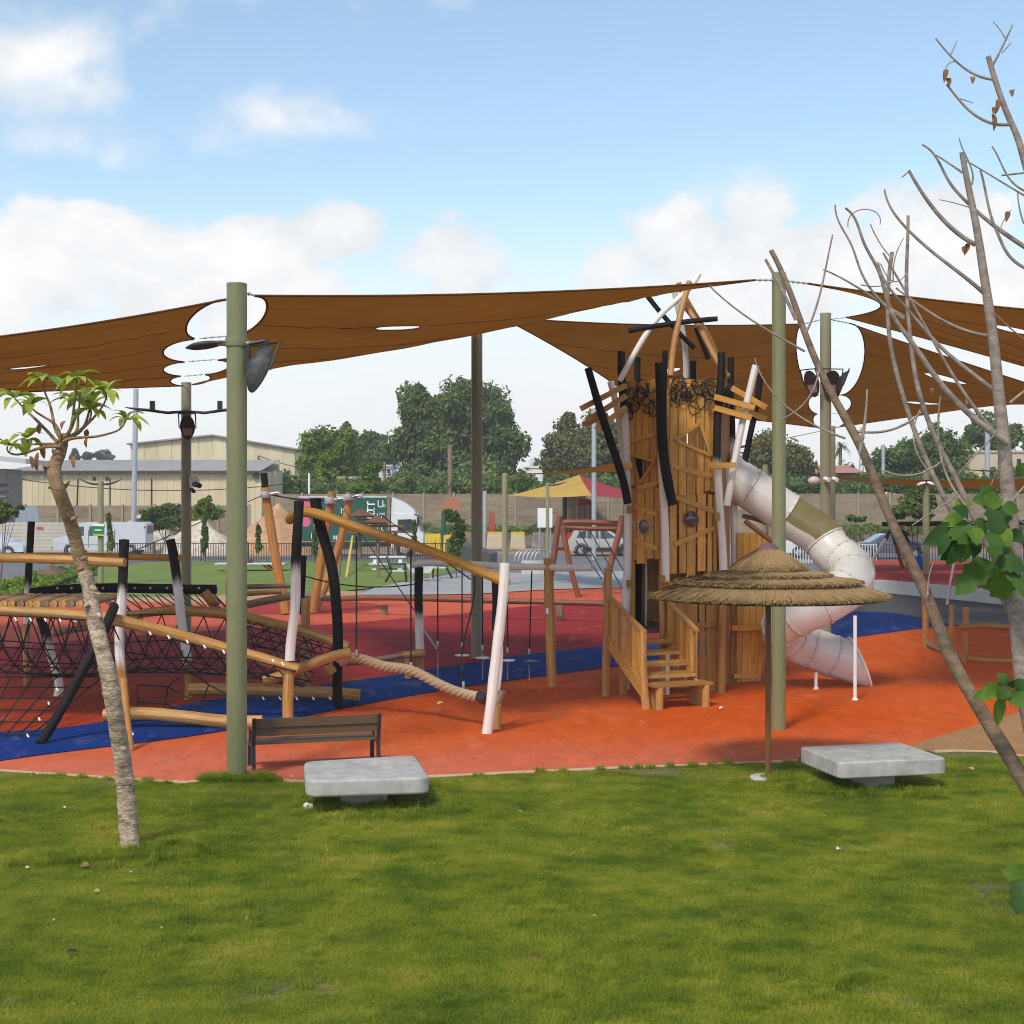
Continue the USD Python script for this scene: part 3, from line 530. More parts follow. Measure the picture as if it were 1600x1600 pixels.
# the other sides
for (a, b), z0 in (((V3, V4), 2.07), ((V4, V5), 1.1), ((V5, V6), 1.1), ((V6, V1), 1.1)):
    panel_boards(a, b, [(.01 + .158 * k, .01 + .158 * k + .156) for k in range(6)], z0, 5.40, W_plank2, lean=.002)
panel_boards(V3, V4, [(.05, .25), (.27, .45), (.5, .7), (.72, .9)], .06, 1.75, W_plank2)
# lower front wall with see-through slots
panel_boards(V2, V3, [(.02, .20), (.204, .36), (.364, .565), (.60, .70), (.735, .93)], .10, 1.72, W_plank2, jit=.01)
obj('cross_rail', M().board(V2 + V(0, 0, 1.18) + nf * .05, V3 + V(0, 0, 1.18) + nf * .05, .03, .09, V(0, 0, 1)), W_plank2, tower)
for s in (.62, .83): obj('foot_block', M().box(V2 + unit(V3 - V2) * s + V(0, 0, .07) + nf * .05, (.11, .1, .1), .2), W_plank2, tower)
obj('floor', M().prism([tuple((q - V1)[:2]) for q in hexv], V1 + V(0, 0, 1.06), V(1, 0, 0), V(0, 1, 0), .06), mat('floor_rubber', (.075, .06, .065), (.11, .09, .095), rough=.7), tower)
ap = [V1 + V(.02, -.02, 0), V(1.62, 25.42, 0), V(2.62, 25.76, 0), V2]
obj('landing', M().prism([tuple((q - V1)[:2]) for q in ap], V1 + V(0, 0, 1.065), V(1, 0, 0), V(0, 1, 0), .06), '/World/Looks/floor_rubber', tower)
q = P(1010, 930, 26.5); obj('fire_pole', M().rod(V(q[0], 26.55, 1.1), V(q[0], 26.55, 3.2), .022, 8), K_steel, tower)
# portholes
for (a, b), uv, r in (((V2, V3), (1078, 811), .145), ((V1, V2), (1010, 823), .145)):
    s, z = proj_panel(a, b, [uv])[0]; d = unit(b - a); nr = np.cross(d, [0, 0, 1.0]); c = a + d * s + V(0, 0, z) + nr * .04
    pr = [(r * math.cos(t_), .75 * r * math.sin(t_)) for t_ in np.linspace(0, np.pi / 2, 8)] if uv[0] > 1040 else [(r * .92, .0), (r * .92, .012), (.001, .016)]
    o = obj('porthole', M().lathe(pr, c, 24, nr), mat('dark_dome', (.05, .028, .035), (.075, .045, .05), rough=.12, spec=.7, coat=.5) if uv[0] > 1040 else mat('porthole_pane', (.10, .055, .04), (.15, .085, .06), rough=.15, spec=.6), tower)
    obj('rim', M().lathe([(r * 1.0, 0), (r * 1.0, .03), (r * .9, .035), (r * .9, 0)], c, 24, nr), W_plank2 if uv[0] > 1040 else mat('grey_rim', (.40, .36, .31), rough=.5), o)
# posts of the tower
def pst(name, px, y, rpx, material, parent=tower, n=22, wob=.07, to_ground=False, y2=None, label=None, rp2=None):
    pts = [P(u, v, y if y2 is None else y + (y2 - y) * k / (len(px) - 1)) for k, (u, v) in enumerate(px)]
    if to_ground: e = pts[-1].copy(); e[2] = 0; pts.append(e)
    r = rpx * y / FPX; q = spline(pts, n)
    return obj(name, M().tube(q, np.linspace(r, (rp2 or rpx) * y / FPX, len(q)), 12, wob=wob, seed=rng.random() * 9), material, parent, label)
PB = lambda nm, yb, yw, y, **k: painted_post(nm, P(800, yb, y)[2], P(800, yw, y)[2] if yw else -5, **k)
pst('crooked_post', [(919, 575), (931, 618), (954, 690), (979, 775), (981, 787)], 26.1, 5.8, W_black, rp2=6.5)
pst('crooked_post', [(971, 549), (972, 600), (976, 650), (979, 720), (981, 800), (980, 895), (977, 975)], 26.35, 6.4, PB('post_paint_a', 645, None, 26.4), to_ground=True)
pst('crooked_post', [(954, 596), (966, 650), (975, 720)], 27.3, 5.2, W_white)
pst('crooked_post', [(1031, 567), (1033, 622), (1035, 690), (1042, 746), (1049, 780), (1051, 789)], 25.55, 8.6, W_black, rp2=7.5)
pst('crooked_post', [(1033, 640), (1034, 700), (1036, 760), (1039, 830), (1040, 910), (1040, 960)], 25.78, 6.3, W_white, to_ground=True)
pst('crooked_post', [(1127, 551), (1125, 611), (1121, 656), (1120, 700), (1122, 750), (1125, 800), (1128, 840), (1130, 895), (1129, 950), (1127, 1074)], 25.95, 6.3, PB('post_paint_b', 722, 938, 25.9), n=34, to_ground=True)
pst('crooked_post', [(1181, 571), (1161, 656), (1136, 790)], 26.0, 5.6, W_white)
pst('crooked_post', [(1188, 586), (1184, 622), (1175, 667), (1162, 735)], 26.9, 4.8, W_black)
pst('crooked_post', [(1142, 559), (1142, 622), (1144, 690), (1146, 780), (1148, 880), (1148, 950), (1143, 1060)], 27.1, 5.4, PB('post_paint_c', 690, 925, 27.2), n=30, to_ground=True)
pst('crooked_post', [(1083, 564), (1083, 610), (1084, 700), (1084, 900)], 27.8, 5, W_black, to_ground=True)
pst('crooked_post', [(996, 558), (996, 610), (998, 700), (998, 900)], 27.5, 5, W_black, to_ground=True)
pst('crooked_post', [(1039, 548), (1038, 600), (1038, 690)], 26.1, 4.2, W_black)
# crossed logs above the roof
apex = 26.7
pst('roof_log', [(1092, 428), (1062, 465), (1037, 487), (1010, 521), (968, 595)], 26.7, 4.6, W_white, y2=26.2)
pst('roof_log', [(982, 517), (1055, 505), (1121, 498)], 26.3, 4.1, W_black)
pst('roof_log', [(1012, 463), (1037, 494), (1085, 544)], 27.1, 3.9, W_black)
pst('roof_log', [(1060, 442), (1082, 485), (1105, 523), (1121, 566)], 26.9, 4.4, W_orange, y2=27.3)
pst('roof_log', [(1071, 480), (1096, 517), (1118, 560), (1138, 589)], 26.6, 4.6, W_orange, y2=26.1)
pst('roof_log', [(1077, 441), (1067, 476), (1055, 528), (1048, 588)], 26.6, 4.8, W_orange, y2=26.0)
pst('roof_log', [(1052, 445), (1060, 485), (1067, 521), (1071, 591)], 26.95, 4.5, W_grey if False else W_white, y2=27.4)
pst('roof_log', [(1088, 512), (1107, 561)], 27.1, 4.2, W_black)
# slanting side planks
for p0, p1, y in (((907, 639), (978, 602), 26.25), ((919, 656), (979, 618), 26.2), ((931, 671), (979, 636), 26.15), ((910, 664), (950, 648), 26.6), ((1116, 620), (1179, 637), 25.85), ((1116, 637), (1174, 653), 25.88), ((1143, 606), (1197, 637), 26.6), ((1150, 636), (1198, 655), 26.8), ((1105, 727), (1150, 727), 25.8), ((972, 727), (988, 727), 26.2)):
    obj('side_plank', M().board(P(*p0, y), P(*p1, y), .095, .045, V(0, -1, 0)) if False else M().board(P(*p0, y), P(*p1, y), .05, .098, V(0, 0, 1)), W_plank, tower)
for u, v, y in ((984, 796, 26.2), (984, 912, 26.2), (1119, 807, 25.8), (1034, 905, 25.6), (1046, 915, 25.6)):
    obj('peg_block', M().box(P(u, v, y), (.09, .09, .13), .3), W_plank2, tower)
# tangles of black rope around the rim
def tangle(a, b, z0, z1, n_, seed):
    r = np.random.default_rng(seed); m = M(); d = unit(b - a); L = np.linalg.norm(b - a); nr = np.cross(d, [0, 0, 1.0])
    for k in range(n_):
        s, z, rr = r.uniform(.04, L - .04), r.uniform(z0, z1), r.uniform(.06, .16); t = np.linspace(0, 2 * np.pi * r.uniform(.8, 1.15), 22); ph = r.uniform(0, 6); e = r.uniform(.6, 1.0); ro = r.uniform(0, 3)
        x, y_ = rr * np.cos(t + ph), rr * e * np.sin(t + ph); X, Y = x * math.cos(ro) - y_ * math.sin(ro), x * math.sin(ro) + y_ * math.cos(ro)
        m.tube(a + d * (s + X)[:, None] + V(0, 0, 1) * (z + Y)[:, None] + nr * (.07 + .03 * np.sin(3 * t + k))[:, None], .0085, 5)
    obj('rope_tangle', m, K_rope, tower)
tangle(V2, V3, 4.92, 5.36, 30, 1); tangle(V1, V2, 4.88, 5.36, 24, 2); tangle(V3, V4, 4.95, 5.3, 12, 3)
# rear wall under the slide
ra, rb = P(1150, 940, 27.0), P(1200, 940, 27.2); ra[2] = rb[2] = 0; LR = np.linalg.norm(rb - ra); dr = unit(rb - ra)
for k in range(5):
    s0, s1 = LR * k / 5 + .006, LR * (k + 1) / 5 - .006
    f = lambda s, z: (s * (1 - .28 * max(0, (1.0 - z)) ) , z)
    obj('plank', M().prism([f(s0, .08), f(s1, .08), f(s1, .95), f(s1, 2.75), f(s0, 2.75), f(s0, .95)], ra, dr, V(0, 0, 1), .03), W_plank, tower)
obj('batten', M().board(P(1143, 981, 26.9), P(1196, 981, 27.1), .05, .10, V(0, 0, 1)), W_plank, tower)
obj('batten', M().board(P(1146, 1056, 26.9), P(1186, 1056, 27.1), .05, .08, V(0, 0, 1)), W_plank, tower)
pst('support_log', [(1164, 814), (1190, 834), (1216, 853)], 26.6, 4, W_red); pst('support_log', [(1160, 806), (1200, 818), (1240, 842)], 27.3, 3.6, W_grey); pst('support_log', [(1182, 843), (1214, 846)], 27.3, 3.4, W_plank)
# ---------------------------------------------------------------- stairs (parts of the tower)
A0, B0 = V(1.62, 25.40, 0), V(2.09, 24.0, 0); C0, D0 = V(2.62, 25.76, 0), V(3.0, 24.42, 0)
zt, zb = 1.10, .40
def lr(s, side): return (A0 + (B0 - A0) * s) if side == 0 else (C0 + (D0 - C0) * s)
pst('stair_post', [(950, 888), (949, 960), (946, 1088)], 25.38, 6.5, W_log); pst('stair_post', [(1005, 984), (1005, 1050), (1010, 1108)], 23.95, 6.2, W_log, rp2=7); pst('stair_post', [(1081, 983), (1082, 1030), (1083, 1099)], 24.55, 5.6, W_log)
pst('stair_post', [(1034, 905), (1035, 960)], 25.7, 5.0, W_log, to_ground=True)
pst('stair_post', [(975, 1010), (974, 1070)], 25.7, 6.0, W_log, to_ground=True)
for k in range(4):
    s = .10 + .235 * k; z = zt - (zt - zb) * (k + .85) / 4.75; a, b = lr(s, 0), lr(s, 1); d = unit(B0 - A0)
    obj('tread', M().board(a + V(0, 0, z) + d * .12, b + V(0, 0, z) + d * .12, .22, .04, V(0, 0, 1)), W_plank2 if k % 2 else W_log, tower)
    obj('riser_board', M().board(a + V(0, 0, z - .035) + d * .235, b + V(0, 0, z - .035) + d * .235, .03, .05, V(0, 0, 1)), W_log, tower)
for sd_ in (0, 1):
    a, b = lr(-.02, sd_), lr(1.0, sd_)
    obj('stringer', M().board(a + V(0, 0, zt - .12), b + V(0, 0, zb - .1), .05, .22, V(0, 0, 1)), W_plank, tower)
    za, zb_ = (1.74, 1.25) if sd_ == 0 else (1.68, 1.22)
    obj('hand_rail', M().board(a + V(0, 0, za), b + V(0, 0, zb_), .09, .04, V(0, 0, 1)), W_log, tower)
    nb = 10
    for k in range(nb):
        s = .05 + .9 * k / (nb - 1); q = lr(s, sd_); lo = (.92 - .62 * s) if sd_ == 0 else (zt - .05 - .75 * s); hi = za + (zb_ - za) * s - .02
        obj('baluster', M().board(q + V(0, 0, lo), q + V(0, 0, hi), .078 if sd_ == 0 else .12, .025, np.cross(unit(B0 - A0), [0, 0, 1.0])), W_plank if k % 3 else W_plank2, tower)
e0, e1 = lr(1.06, 0), lr(1.06, 1); ds = unit(B0 - A0); ws = unit(D0 - B0)
pc = (e0 + e1) / 2 + V(.08, .02, .39)
obj('bottom_step', M().board(pc - ws * .53, pc + ws * .55, .42, .045, V(0, 0, 1)), W_plank2, tower)
for x, y in ((-.40, .16), (.46, .16), (-.40, -.14), (.46, -.14)):
    q = pc + ws * x + ds * y; obj('step_leg', M().tube([V(q[0], q[1], 0), V(q[0], q[1], .20), V(q[0], q[1], .365)], .062, 12), W_log, tower)
obj('step_beam', M().board(pc - ws * .40 - ds * .16 - V(0, 0, .07), pc - ws * .40 + ds * .18 - V(0, 0, .07), .05, .09, V(0, 0, 1)), W_plank, tower)
# ---------------------------------------------------------------- tube slide
S_tube = mat('slide_plastic', (.62, .605, .575), (.70, .685, .655), scale=1.2, rough=.30, spec=.45, fine=(14, .04))
S_flange = mat('slide_flange', (.60, .55, .47), (.66, .61, .53), rough=.4)
slide = thing('tube_slide', 'curling off-white plastic tube slide with olive clear panel, leaving the wooden tower', 'slide', loc=(5.2, 26.4, 0))
RT = .375
ctr = [P(1128, 733, 27.0), P(1170, 762, 27.0), P(1200, 782, 27.0), P(1229, 802, 27.0), P(1257, 821, 27.0), P(1284, 840, 27.0)]
hc = V(5.36, 26.38, 0)
h0 = ctr[-1]
path = list(ctr)
def hel(phi, z, r=.60): return V(hc[0] + r * math.sin(phi), hc[1] + r * math.cos(phi), z)
for ph, z in ((35, 2.44), (70, 2.22), (110, 1.98), (150, 1.76), (190, 1.54), (230, 1.34), (270, 1.12), (310, .90), (345, .74)): path.append(hel(math.radians(ph), z, .60))
path += [V(5.55, 27.02, .62), V(5.85, 27.05, .50), V(6.22, 27.06, .40)]
sp = spline(path, 150)
def section(i0, i1, name, n=34, arc=None, r=RT, material=S_tube):
    p = sp[i0:i1 + 1]; t = np.gradient(sp, axis=0)[i0:i1 + 1]; t /= np.linalg.norm(t, axis=1, keepdims=True)
    side = np.cross(t, [0, 0, 1.0]); side /= np.linalg.norm(side, axis=1, keepdims=True); up = np.cross(side, t)
    ang = np.linspace(*(arc or (0, 2 * np.pi)), n + 1)
    ring = p[:, None] + r * (np.cos(ang)[None, :, None] * side[:, None] + np.sin(ang)[None, :, None] * up[:, None])
    m_ = len(p); i, j = np.meshgrid(np.arange(m_ - 1), np.arange(n), indexing='ij')
    q = np.stack([i * (n + 1) + j, i * (n + 1) + j + 1, (i + 1) * (n + 1) + j + 1, (i + 1) * (n + 1) + j], -1).reshape(-1, 4)
    return obj(name, M().add(ring.reshape(-1, 3), q), material, slide)
def nearest(u, v):
    best, k = 1e9, 0
    for i, q in enumerate(sp):
        uu, vv = 800 + FPX * q[0] / q[1], 785 - FPX * (q[2] - HCAM) / q[1]
        e = (uu - u) ** 2 + (vv - v) ** 2
        if e < best: best, k = e, i
    return k
cuts = [0, nearest(1170, 762), nearest(1229, 802), nearest(1290, 843)]
rest = np.linspace(cuts[-1], 149, 11).round().astype(int)[1:]
cuts += list(rest)
S_clear = mat('olive_clear_panel', (.20, .175, .075), (.24, .21, .10), rough=.25, spec=.6, alpha=.93); S_clear2 = mat('grey_clear_panel', (.20, .16, .155), (.24, .20, .19), rough=.25, spec=.6)
for k in range(len(cuts) - 1):
    i0, i1 = cuts[k], cuts[k + 1]
    if k == 2: section(i0, i1, 'tube_section', arc=(np.pi * .88, np.pi * 1.88)); section(i0, i1, 'clear_panel', arc=(np.pi * -.12, np.pi * .88), material=S_clear, r=RT * 1.005)
    elif k == len(cuts) - 2:
        # exit mouth, cut on a slant
        p = sp[i0:i1 + 1]; nn = 34; ang = np.linspace(0, 2 * np.pi, nn + 1); rows = []
        for f in np.linspace(0, 1, 9):
            r_ = []
            for a_ in ang:
                d = f * (np.linalg.norm(p[-1] - p[0]) + .02 - .30 * math.sin(a_)); t = unit(p[-1] - p[0]); sdv = unit(np.cross(t, [0, 0, 1.0])); upv = np.cross(sdv, t)
                r_.append(p[0] + t * d + RT * (math.cos(a_) * sdv + math.sin(a_) * upv))
            rows.append(r_)
        ring = np.array(rows); i, j = np.meshgrid(np.arange(8), np.arange(nn), indexing='ij')
        obj('exit_section', M().add(ring.reshape(-1, 3), np.stack([i * (nn + 1) + j, i * (nn + 1) + j + 1, (i + 1) * (nn + 1) + j + 1, (i + 1) * (nn + 1) + j], -1).reshape(-1, 4)), S_tube, slide)
        e = ring[-1]; cE = e.mean(0); fl = M(); o1 = cE + (e - cE) * 1.08; nrm = unit(np.cross(e[8] - cE, e[0] - cE)) * .035
        for A_, B_ in ((e, o1), (o1, o1 + nrm), (o1 + nrm, e + nrm)):
            w_ = np.vstack([A_, B_]); n1 = len(A_); fl.add(w_, [(x, x + 1, n1 + x + 1, n1 + x) for x in range(n1 - 1)])
        obj('exit_flange', fl, K_white, slide)
    else: section(i0, i1, 'tube_section')
    if k:
        t = unit(sp[min(i0 + 1, 149)] - sp[i0 - 1]); fl = obj('flange', M().lathe([(RT * .99, -.014), (RT * 1.05, -.014), (RT * 1.05, .014), (RT * .99, .014)], sp[i0], 36, t), S_flange, slide)
        s1 = unit(np.cross(t, [0, 0, 1.0])); u1 = np.cross(s1, t); m = M()
        for a_ in np.arange(0, 2 * np.pi, np.pi / 7): m.rod(sp[i0] + RT * 1.035 * (math.cos(a_) * s1 + math.sin(a_) * u1) - t * .024, sp[i0] + RT * 1.035 * (math.cos(a_) * s1 + math.sin(a_) * u1) + t * .024, .009, 6)
        obj('bolt', m, K_steel, fl)
i0, i1 = cuts[-3] + 2, cuts[-2] - 1
section(i0, i1, 'clear_panel', arc=(np.pi * 1.0, np.pi * 1.42), material=S_clear2, r=RT * 1.006)
def leg(u, vt, vb, y, w): b = P(u, vb, y); b[2] = 0; t = P(u, vt, y); obj('support_leg', M().tube([b, t], w, 10), K_white, slide); obj('foot_plate', M().lathe([(w * 1.6, 0), (w * 1.6, .03), (w, .035)], b + V(0, 0, .012), 12), K_white, slide)
leg(1336, 962, 1095, ground_depth(1095), .032); leg(1275, 1050, 1078, ground_depth(1078), .03)
# ---------------------------------------------------------------- log climbing course on the left
def log(name, px, y, rpx, material, parent, y2=None, n=None, wob=.06, to_ground=False, rp2=None, z0=0.0):
    "a log along photo pixels, depth running from y to y2"
    k = len(px); pts = [P(u, v, y if y2 is None else y + (y2 - y) * i / max(1, k - 1)) for i, (u, v) in enumerate(px)]
    if to_ground: e = pts[-1].copy(); e[2] = z0; pts.append(e)
    q = spline(pts, n or max(10, 8 * len(pts))); r = rpx * y / FPX; r2 = (rp2 or rpx) * (y2 or y) / FPX
    return obj(name, M().tube(q, np.linspace(r, r2, len(q)), 12, wob=wob, seed=rng.random() * 9), material, parent)
def rope(m, a, b, r=.012, sag=0.0, n=8):
    a, b = np.asarray(a, float), np.asarray(b, float); s = np.linspace(0, 1, n)[:, None]; p = a + (b - a) * s; p[:, 2] -= (sag * 4 * s * (1 - s))[:, 0]; m.tube(p, r, 5, caps=False)
def net(f, ns, nt, r=.011, diag=True, parent=None, name='rope_net', knots=True):
    m = M(); S, T = np.linspace(0, 1, ns + 1), np.linspace(0, 1, nt + 1)
    for t in T: m.tube([f(s, t) for s in np.linspace(0, 1, ns * 2 + 1)], r, 5, caps=False)
    if diag:
        for i in range(-nt, ns + nt + 1):
            for sg in (1, -1):
                p = [f((i + sg * k * .5) / ns, T[k]) for k in range(nt + 1) if -1e-6 <= (i + sg * k * .5) / ns <= 1 + 1e-6]
                if len(p) > 1: m.tube(p, r, 5, caps=False)
    else:
        for s in S: m.tube([f(s, t) for t in T], r, 5, caps=False)
    if knots:
        for k, t in enumerate(T):
            for i in range(ns + 1):
                s = (i + (.5 * (k % 2) if diag else 0)) / ns
                if s <= 1: m.ball(f(s, t), r * 2.1, 6)
    obj(name, m, K_rope, parent)
cc = thing('climbing_course', 'log and black rope net climbing course with black and white painted posts at left', 'climbing frame', loc=(-5.2, 23, 0))
PBL = lambda nm, yb, yw, y: painted_post(nm, P(800, yb, y)[2], P(800, yw, y)[2] if yw else -5)
log('painted_post', [(194, 843), (192, 900), (189, 960), (187, 1020), (193, 1075)], 22.3, 7.8, PBL('cc_paint_a', 923, 1035, 22.3), cc, to_ground=True, n=30)
log('painted_post', [(266, 843), (273, 880), (280, 940), (288, 1000), (295, 1050)], 25.0, 7.4, PBL('cc_paint_b', 907, 1030, 25), cc, to_ground=True, n=30)
log('painted_post', [(49, 815), (46, 870), (43, 935), (42, 990)], 30.0, 5.6, PBL('cc_paint_c', 915, None, 30), cc, to_ground=True)
log('painted_post', [(62, 965), (72, 990), (82, 1030), (90, 1056)], 25.5, 7.0, PBL('cc_paint_d', 1000, None, 25.5), cc, to_ground=True)
log('post', [(42, 975), (42, 1040)], 27, 5.2, W_log, cc, to_ground=True)
log('post', [(193, 1060), (198, 1120), (205, 1174)], 20.3, 5.5, W_orange, cc, y2=19.9)
log('hand_rail', [(-190, 880), (-60, 872), (60, 873), (195, 879)], 23.4, 7.2, W_log, cc, y2=22.2, n=24)
log('hand_rail', [(-150, 872), (40, 869), (150, 869), (284, 872)], 27.0, 5.2, W_orange, cc, y2=25.0, n=24)
bb = log('black_beam', [(48, 926), (150, 919), (250, 920), (338, 921)], 29.0, 7.6, W_black, cc, n=24)
for u in (90, 112, 136, 161, 186, 211, 235, 261, 285, 311): q = P(u, 919, 28.88); obj('bolt', M().lathe([(.026, 0), (.02, .015), (0, .017)], q, 8, (0, -1, 0)), K_steel, cc)
log('edge_beam', [(-150, 950), (0, 954), (100, 960), (172, 966)], 22.2, 8.2, W_log, cc, n=26)
for k in range(15):
    u = -48 + 13.2 * k + rng.uniform(-1, 1); a = P(u, 944, 22.25); b = P(u * .97 + 46, 938, 23.9); b[2] = a[2] + .01
    obj('deck_log', M().tube(spline([a, (a + b) / 2 + V(0, 0, .01), b], 8), .052 + .006 * rng.random(), 12, wob=.05, seed=k), W_log if k % 3 else W_grey, cc)
log('edge_beam', [(120, 972), (165, 968), (250, 955), (282, 954)], 26.5, 7.0, W_log, cc)
log('sloping_beam', [(172, 967), (240, 983), (330, 1007), (464, 1046)], 21.8, 9.4, W_log, cc, y2=22.6, n=34)
log('sloping_beam', [(286, 955), (350, 959), (430, 975), (500, 995), (545, 1012)], 25.5, 8.2, W_log, cc, y2=25.0, n=30)
log('ground_beam', [(163, 1118), (240, 1116), (330, 1125), (410, 1128)], 21.9, 10.5, W_log, cc, n=26)
log('ground_beam', [(296, 1077), (400, 1078), (480, 1081), (562, 1086)], 24.6, 9.6, W_log, cc, n=26)
log('brace', [(178, 948), (170, 968), (120, 1065), (62, 1163)], 22.0, 7.6, W_black, cc, y2=20.4)
log('brace', [(85, 990), (110, 985), (180, 978)], 26.5, 5, W_grey, cc)
log('painted_post', [(467, 783), (464, 840), (462, 880), (461, 950), (455, 1000), (453, 1032)], 22.6, 7.8, PBL('cc_paint_e', 888, None, 22.6), cc, n=30)
log('post', [(452, 1048), (450, 1085)], 22.6, 8.6, W_log, cc, to_ground=True)
log('post', [(361, 905), (360, 1000)], 26.5, 8, W_orange, cc, to_ground=True)
log('short_log', [(319, 925), (338, 948)], 28, 8, W_orange, cc)
log('post', [(478, 935), (477, 1000)], 25.6, 7.0, W_log, cc, to_ground=True)
log('painted_post', [(474, 868), (472, 920), (470, 960)], 25.7, 4.8, W_black, cc)
log('beam', [(385, 917), (460, 915)], 33, 4, W_grey, cc); log('beam', [(385, 945), (420, 938), (470, 927)], 32, 6, W_grey, cc); log('beam', [(330, 955), (260, 950)], 30, 5, W_grey, cc); log('beam', [(385, 928), (440, 924)], 34, 4, W_orange, cc)
def near_edge(s):
    u = -80 + 540 * s; v = np.interp(u, [-80, 100, 172, 240, 330, 464], [958, 966, 972, 990, 1014, 1050]); return P(u, v, np.interp(u, [-80, 172, 464], [22.2, 21.9, 22.5]))
def far_edge(s):
    u = -60 + 560 * s; v = np.interp(u, [-60, 100, 282, 350, 430, 545], [950, 962, 960, 966, 982, 1018]); return P(u, v, 25.8)
def trough(s, t):
    s = min(max(s, 0), 1); q = near_edge(s) * (1 - t) + far_edge(s) * t; d = (.95 - .5 * max(0, s - .35) / .65); q[2] = max(.10, q[2] - d * math.sin(math.pi * t) ** .8); return q
net(trough, 17, 7, parent=cc)
def low(s, t): a = P(-90 + 250 * s, 1064, 23.6); b = P(-90 + 140 * s, 1150, 21.0); q = a * (1 - t) + b * t; q[2] = .50 * (1 - t) + .06; return q
net(low, 7, 5, parent=cc, diag=False)
def up(s, t): a = P(150 + 185 * s, 929, 28.9); b = P(175 + 185 * s, 955, 27.0); return a * (1 - t) + b * t
m = M()
for k in range(10): s = k / 9; rope(m, up(max(0, s - .02), 0), up(min(1, s + .05), 1)); rope(m, up(min(1, s + .06), 0), up(min(1, s + .05), 1))
rope(m, up(0, 1), up(1, 1)); obj('rope_net', m, K_rope, cc)
def right_net(s, t): a = P(385 + 150 * s, 965 + 42 * s, 25.3); b = P(372 + 150 * s, 1000 + 40 * s, 24.3); return a * (1 - t) + b * t
net(right_net, 7, 3, parent=cc)
m = M()
for a, b in (((215, 1070), (215, 1132)), ((215, 1070), (262, 1073)), ((262, 1073), (290, 1088)), ((290, 1088), (330, 1112)), ((215, 1097), (262, 1100)), ((262, 1100), (283, 1114)), ((283, 1114), (275, 1125)), ((215, 1118), (243, 1124)), ((243, 1124), (256, 1111)), ((256, 1111), (283, 1114)), ((275, 1125), (312, 1105)), ((312, 1105), (326, 1070)), ((326, 1070), (355, 1085)), ((262, 1073), (256, 1111)), ((282, 1058), (262, 1073)), ((326, 1070), (300, 1050))):
    rope(m, P(*a, 22.8), P(*b, 22.7))
obj('rope_net', m, K_rope, cc)
for u, v, y in [(23 + 23.2 * k, 965 + .6 * k, 22.0) for k in range(5)] + [(233, 987, 21.8), (262, 993, 21.8), (291, 1000, 21.8), (318, 1008, 21.9), (348, 1016, 22), (405, 1022, 25), (440, 1035, 22.3), (425, 1030, 22.3), (88, 1075, 22.9), (75, 1097, 22.4), (60, 1121, 21.6), (42, 1147, 21.0), (205, 1143, 20.8)] + [(410 + 26 * k, 1089, 24.4) for k in range(5)]:
    q = P(u, v, y); obj('rope_clip', M().tube([q, q + V(.035, -.02, -.045)], [.012, .016], 6), K_white, cc)
# ---------------------------------------------------------------- rope balance trail
rt = thing('balance_trail', 'balance trail of leaning logs with a thick braided rope and hanging black ropes', 'balance trail', loc=(-1.5, 22.8, 0))
log('leaning_post', [(493, 779), (503, 830), (517, 880), (525, 940), (528, 1000), (527, 1060), (529, 1104)], 23.9, 8.8, W_black, rt, n=34, rp2=7.5)
log('top_beam', [(452, 812), (480, 800), (540, 818), (640, 850), (720, 880), (793, 911)], 24.2, 7.8, W_orange if False else W_plank, rt, y2=21.7, n=40)
log('leaning_post', [(789, 880), (786, 930), (777, 1010), (768, 1090), (761, 1147)], 21.4, 8.2, W_white, rt, n=30)
log('leaning_post', [(773, 903), (774, 950), (773, 985)], 22.4, 5.2, W_black, rt); log('leaning_post', [(780, 985), (781, 1040), (776, 1085)], 22.0, 4.4, W_white, rt)
log('joining_log', [(412, 1064), (440, 1056), (490, 1036), (548, 1020)], 23.0, 8.2, W_log, rt); log('joining_log', [(772, 1108), (786, 1080)], 21.9, 6.5, W_grey, rt); log('stub', [(778, 1085), (777, 1110)], 21.9, 6.5, W_log, rt, to_ground=True)
log('stub', [(512, 1040), (520, 1052)], 23.6, 8, W_log, rt)
log('painted_post', [(655, 886), (654, 930), (655, 980), (656, 1014)], 28.0, 6.8, PBL('rt_paint_a', 960, None, 28), rt)
log('stub', [(638, 1025), (638, 1060)], 28.0, 5.6, W_log, rt); log('stub', [(656, 1020), (657, 1055)], 27.8, 5.8, W_log, rt); log('joining_log', [(628, 1024), (664, 1020)], 27.6, 5.5, W_log, rt); log('joining_log', [(540, 1036), (580, 1032), (630, 1024)], 27.4, 4.6, W_grey, rt)
log('white_beam', [(645, 883), (690, 879), (760, 883), (840, 886), (925, 887)], 28.0, 5.2, W_white, rt, y2=26.6, n=30)
log('post', [(857, 872), (858, 930), (860, 1000), (863, 1074)], 26.9, 7.6, W_log, rt, n=24)
obj('notice_plate', M().board(P(855, 950, 26.55), P(855, 959, 26.55), .05, .012, V(0, -1, 0)), K_white, rt)
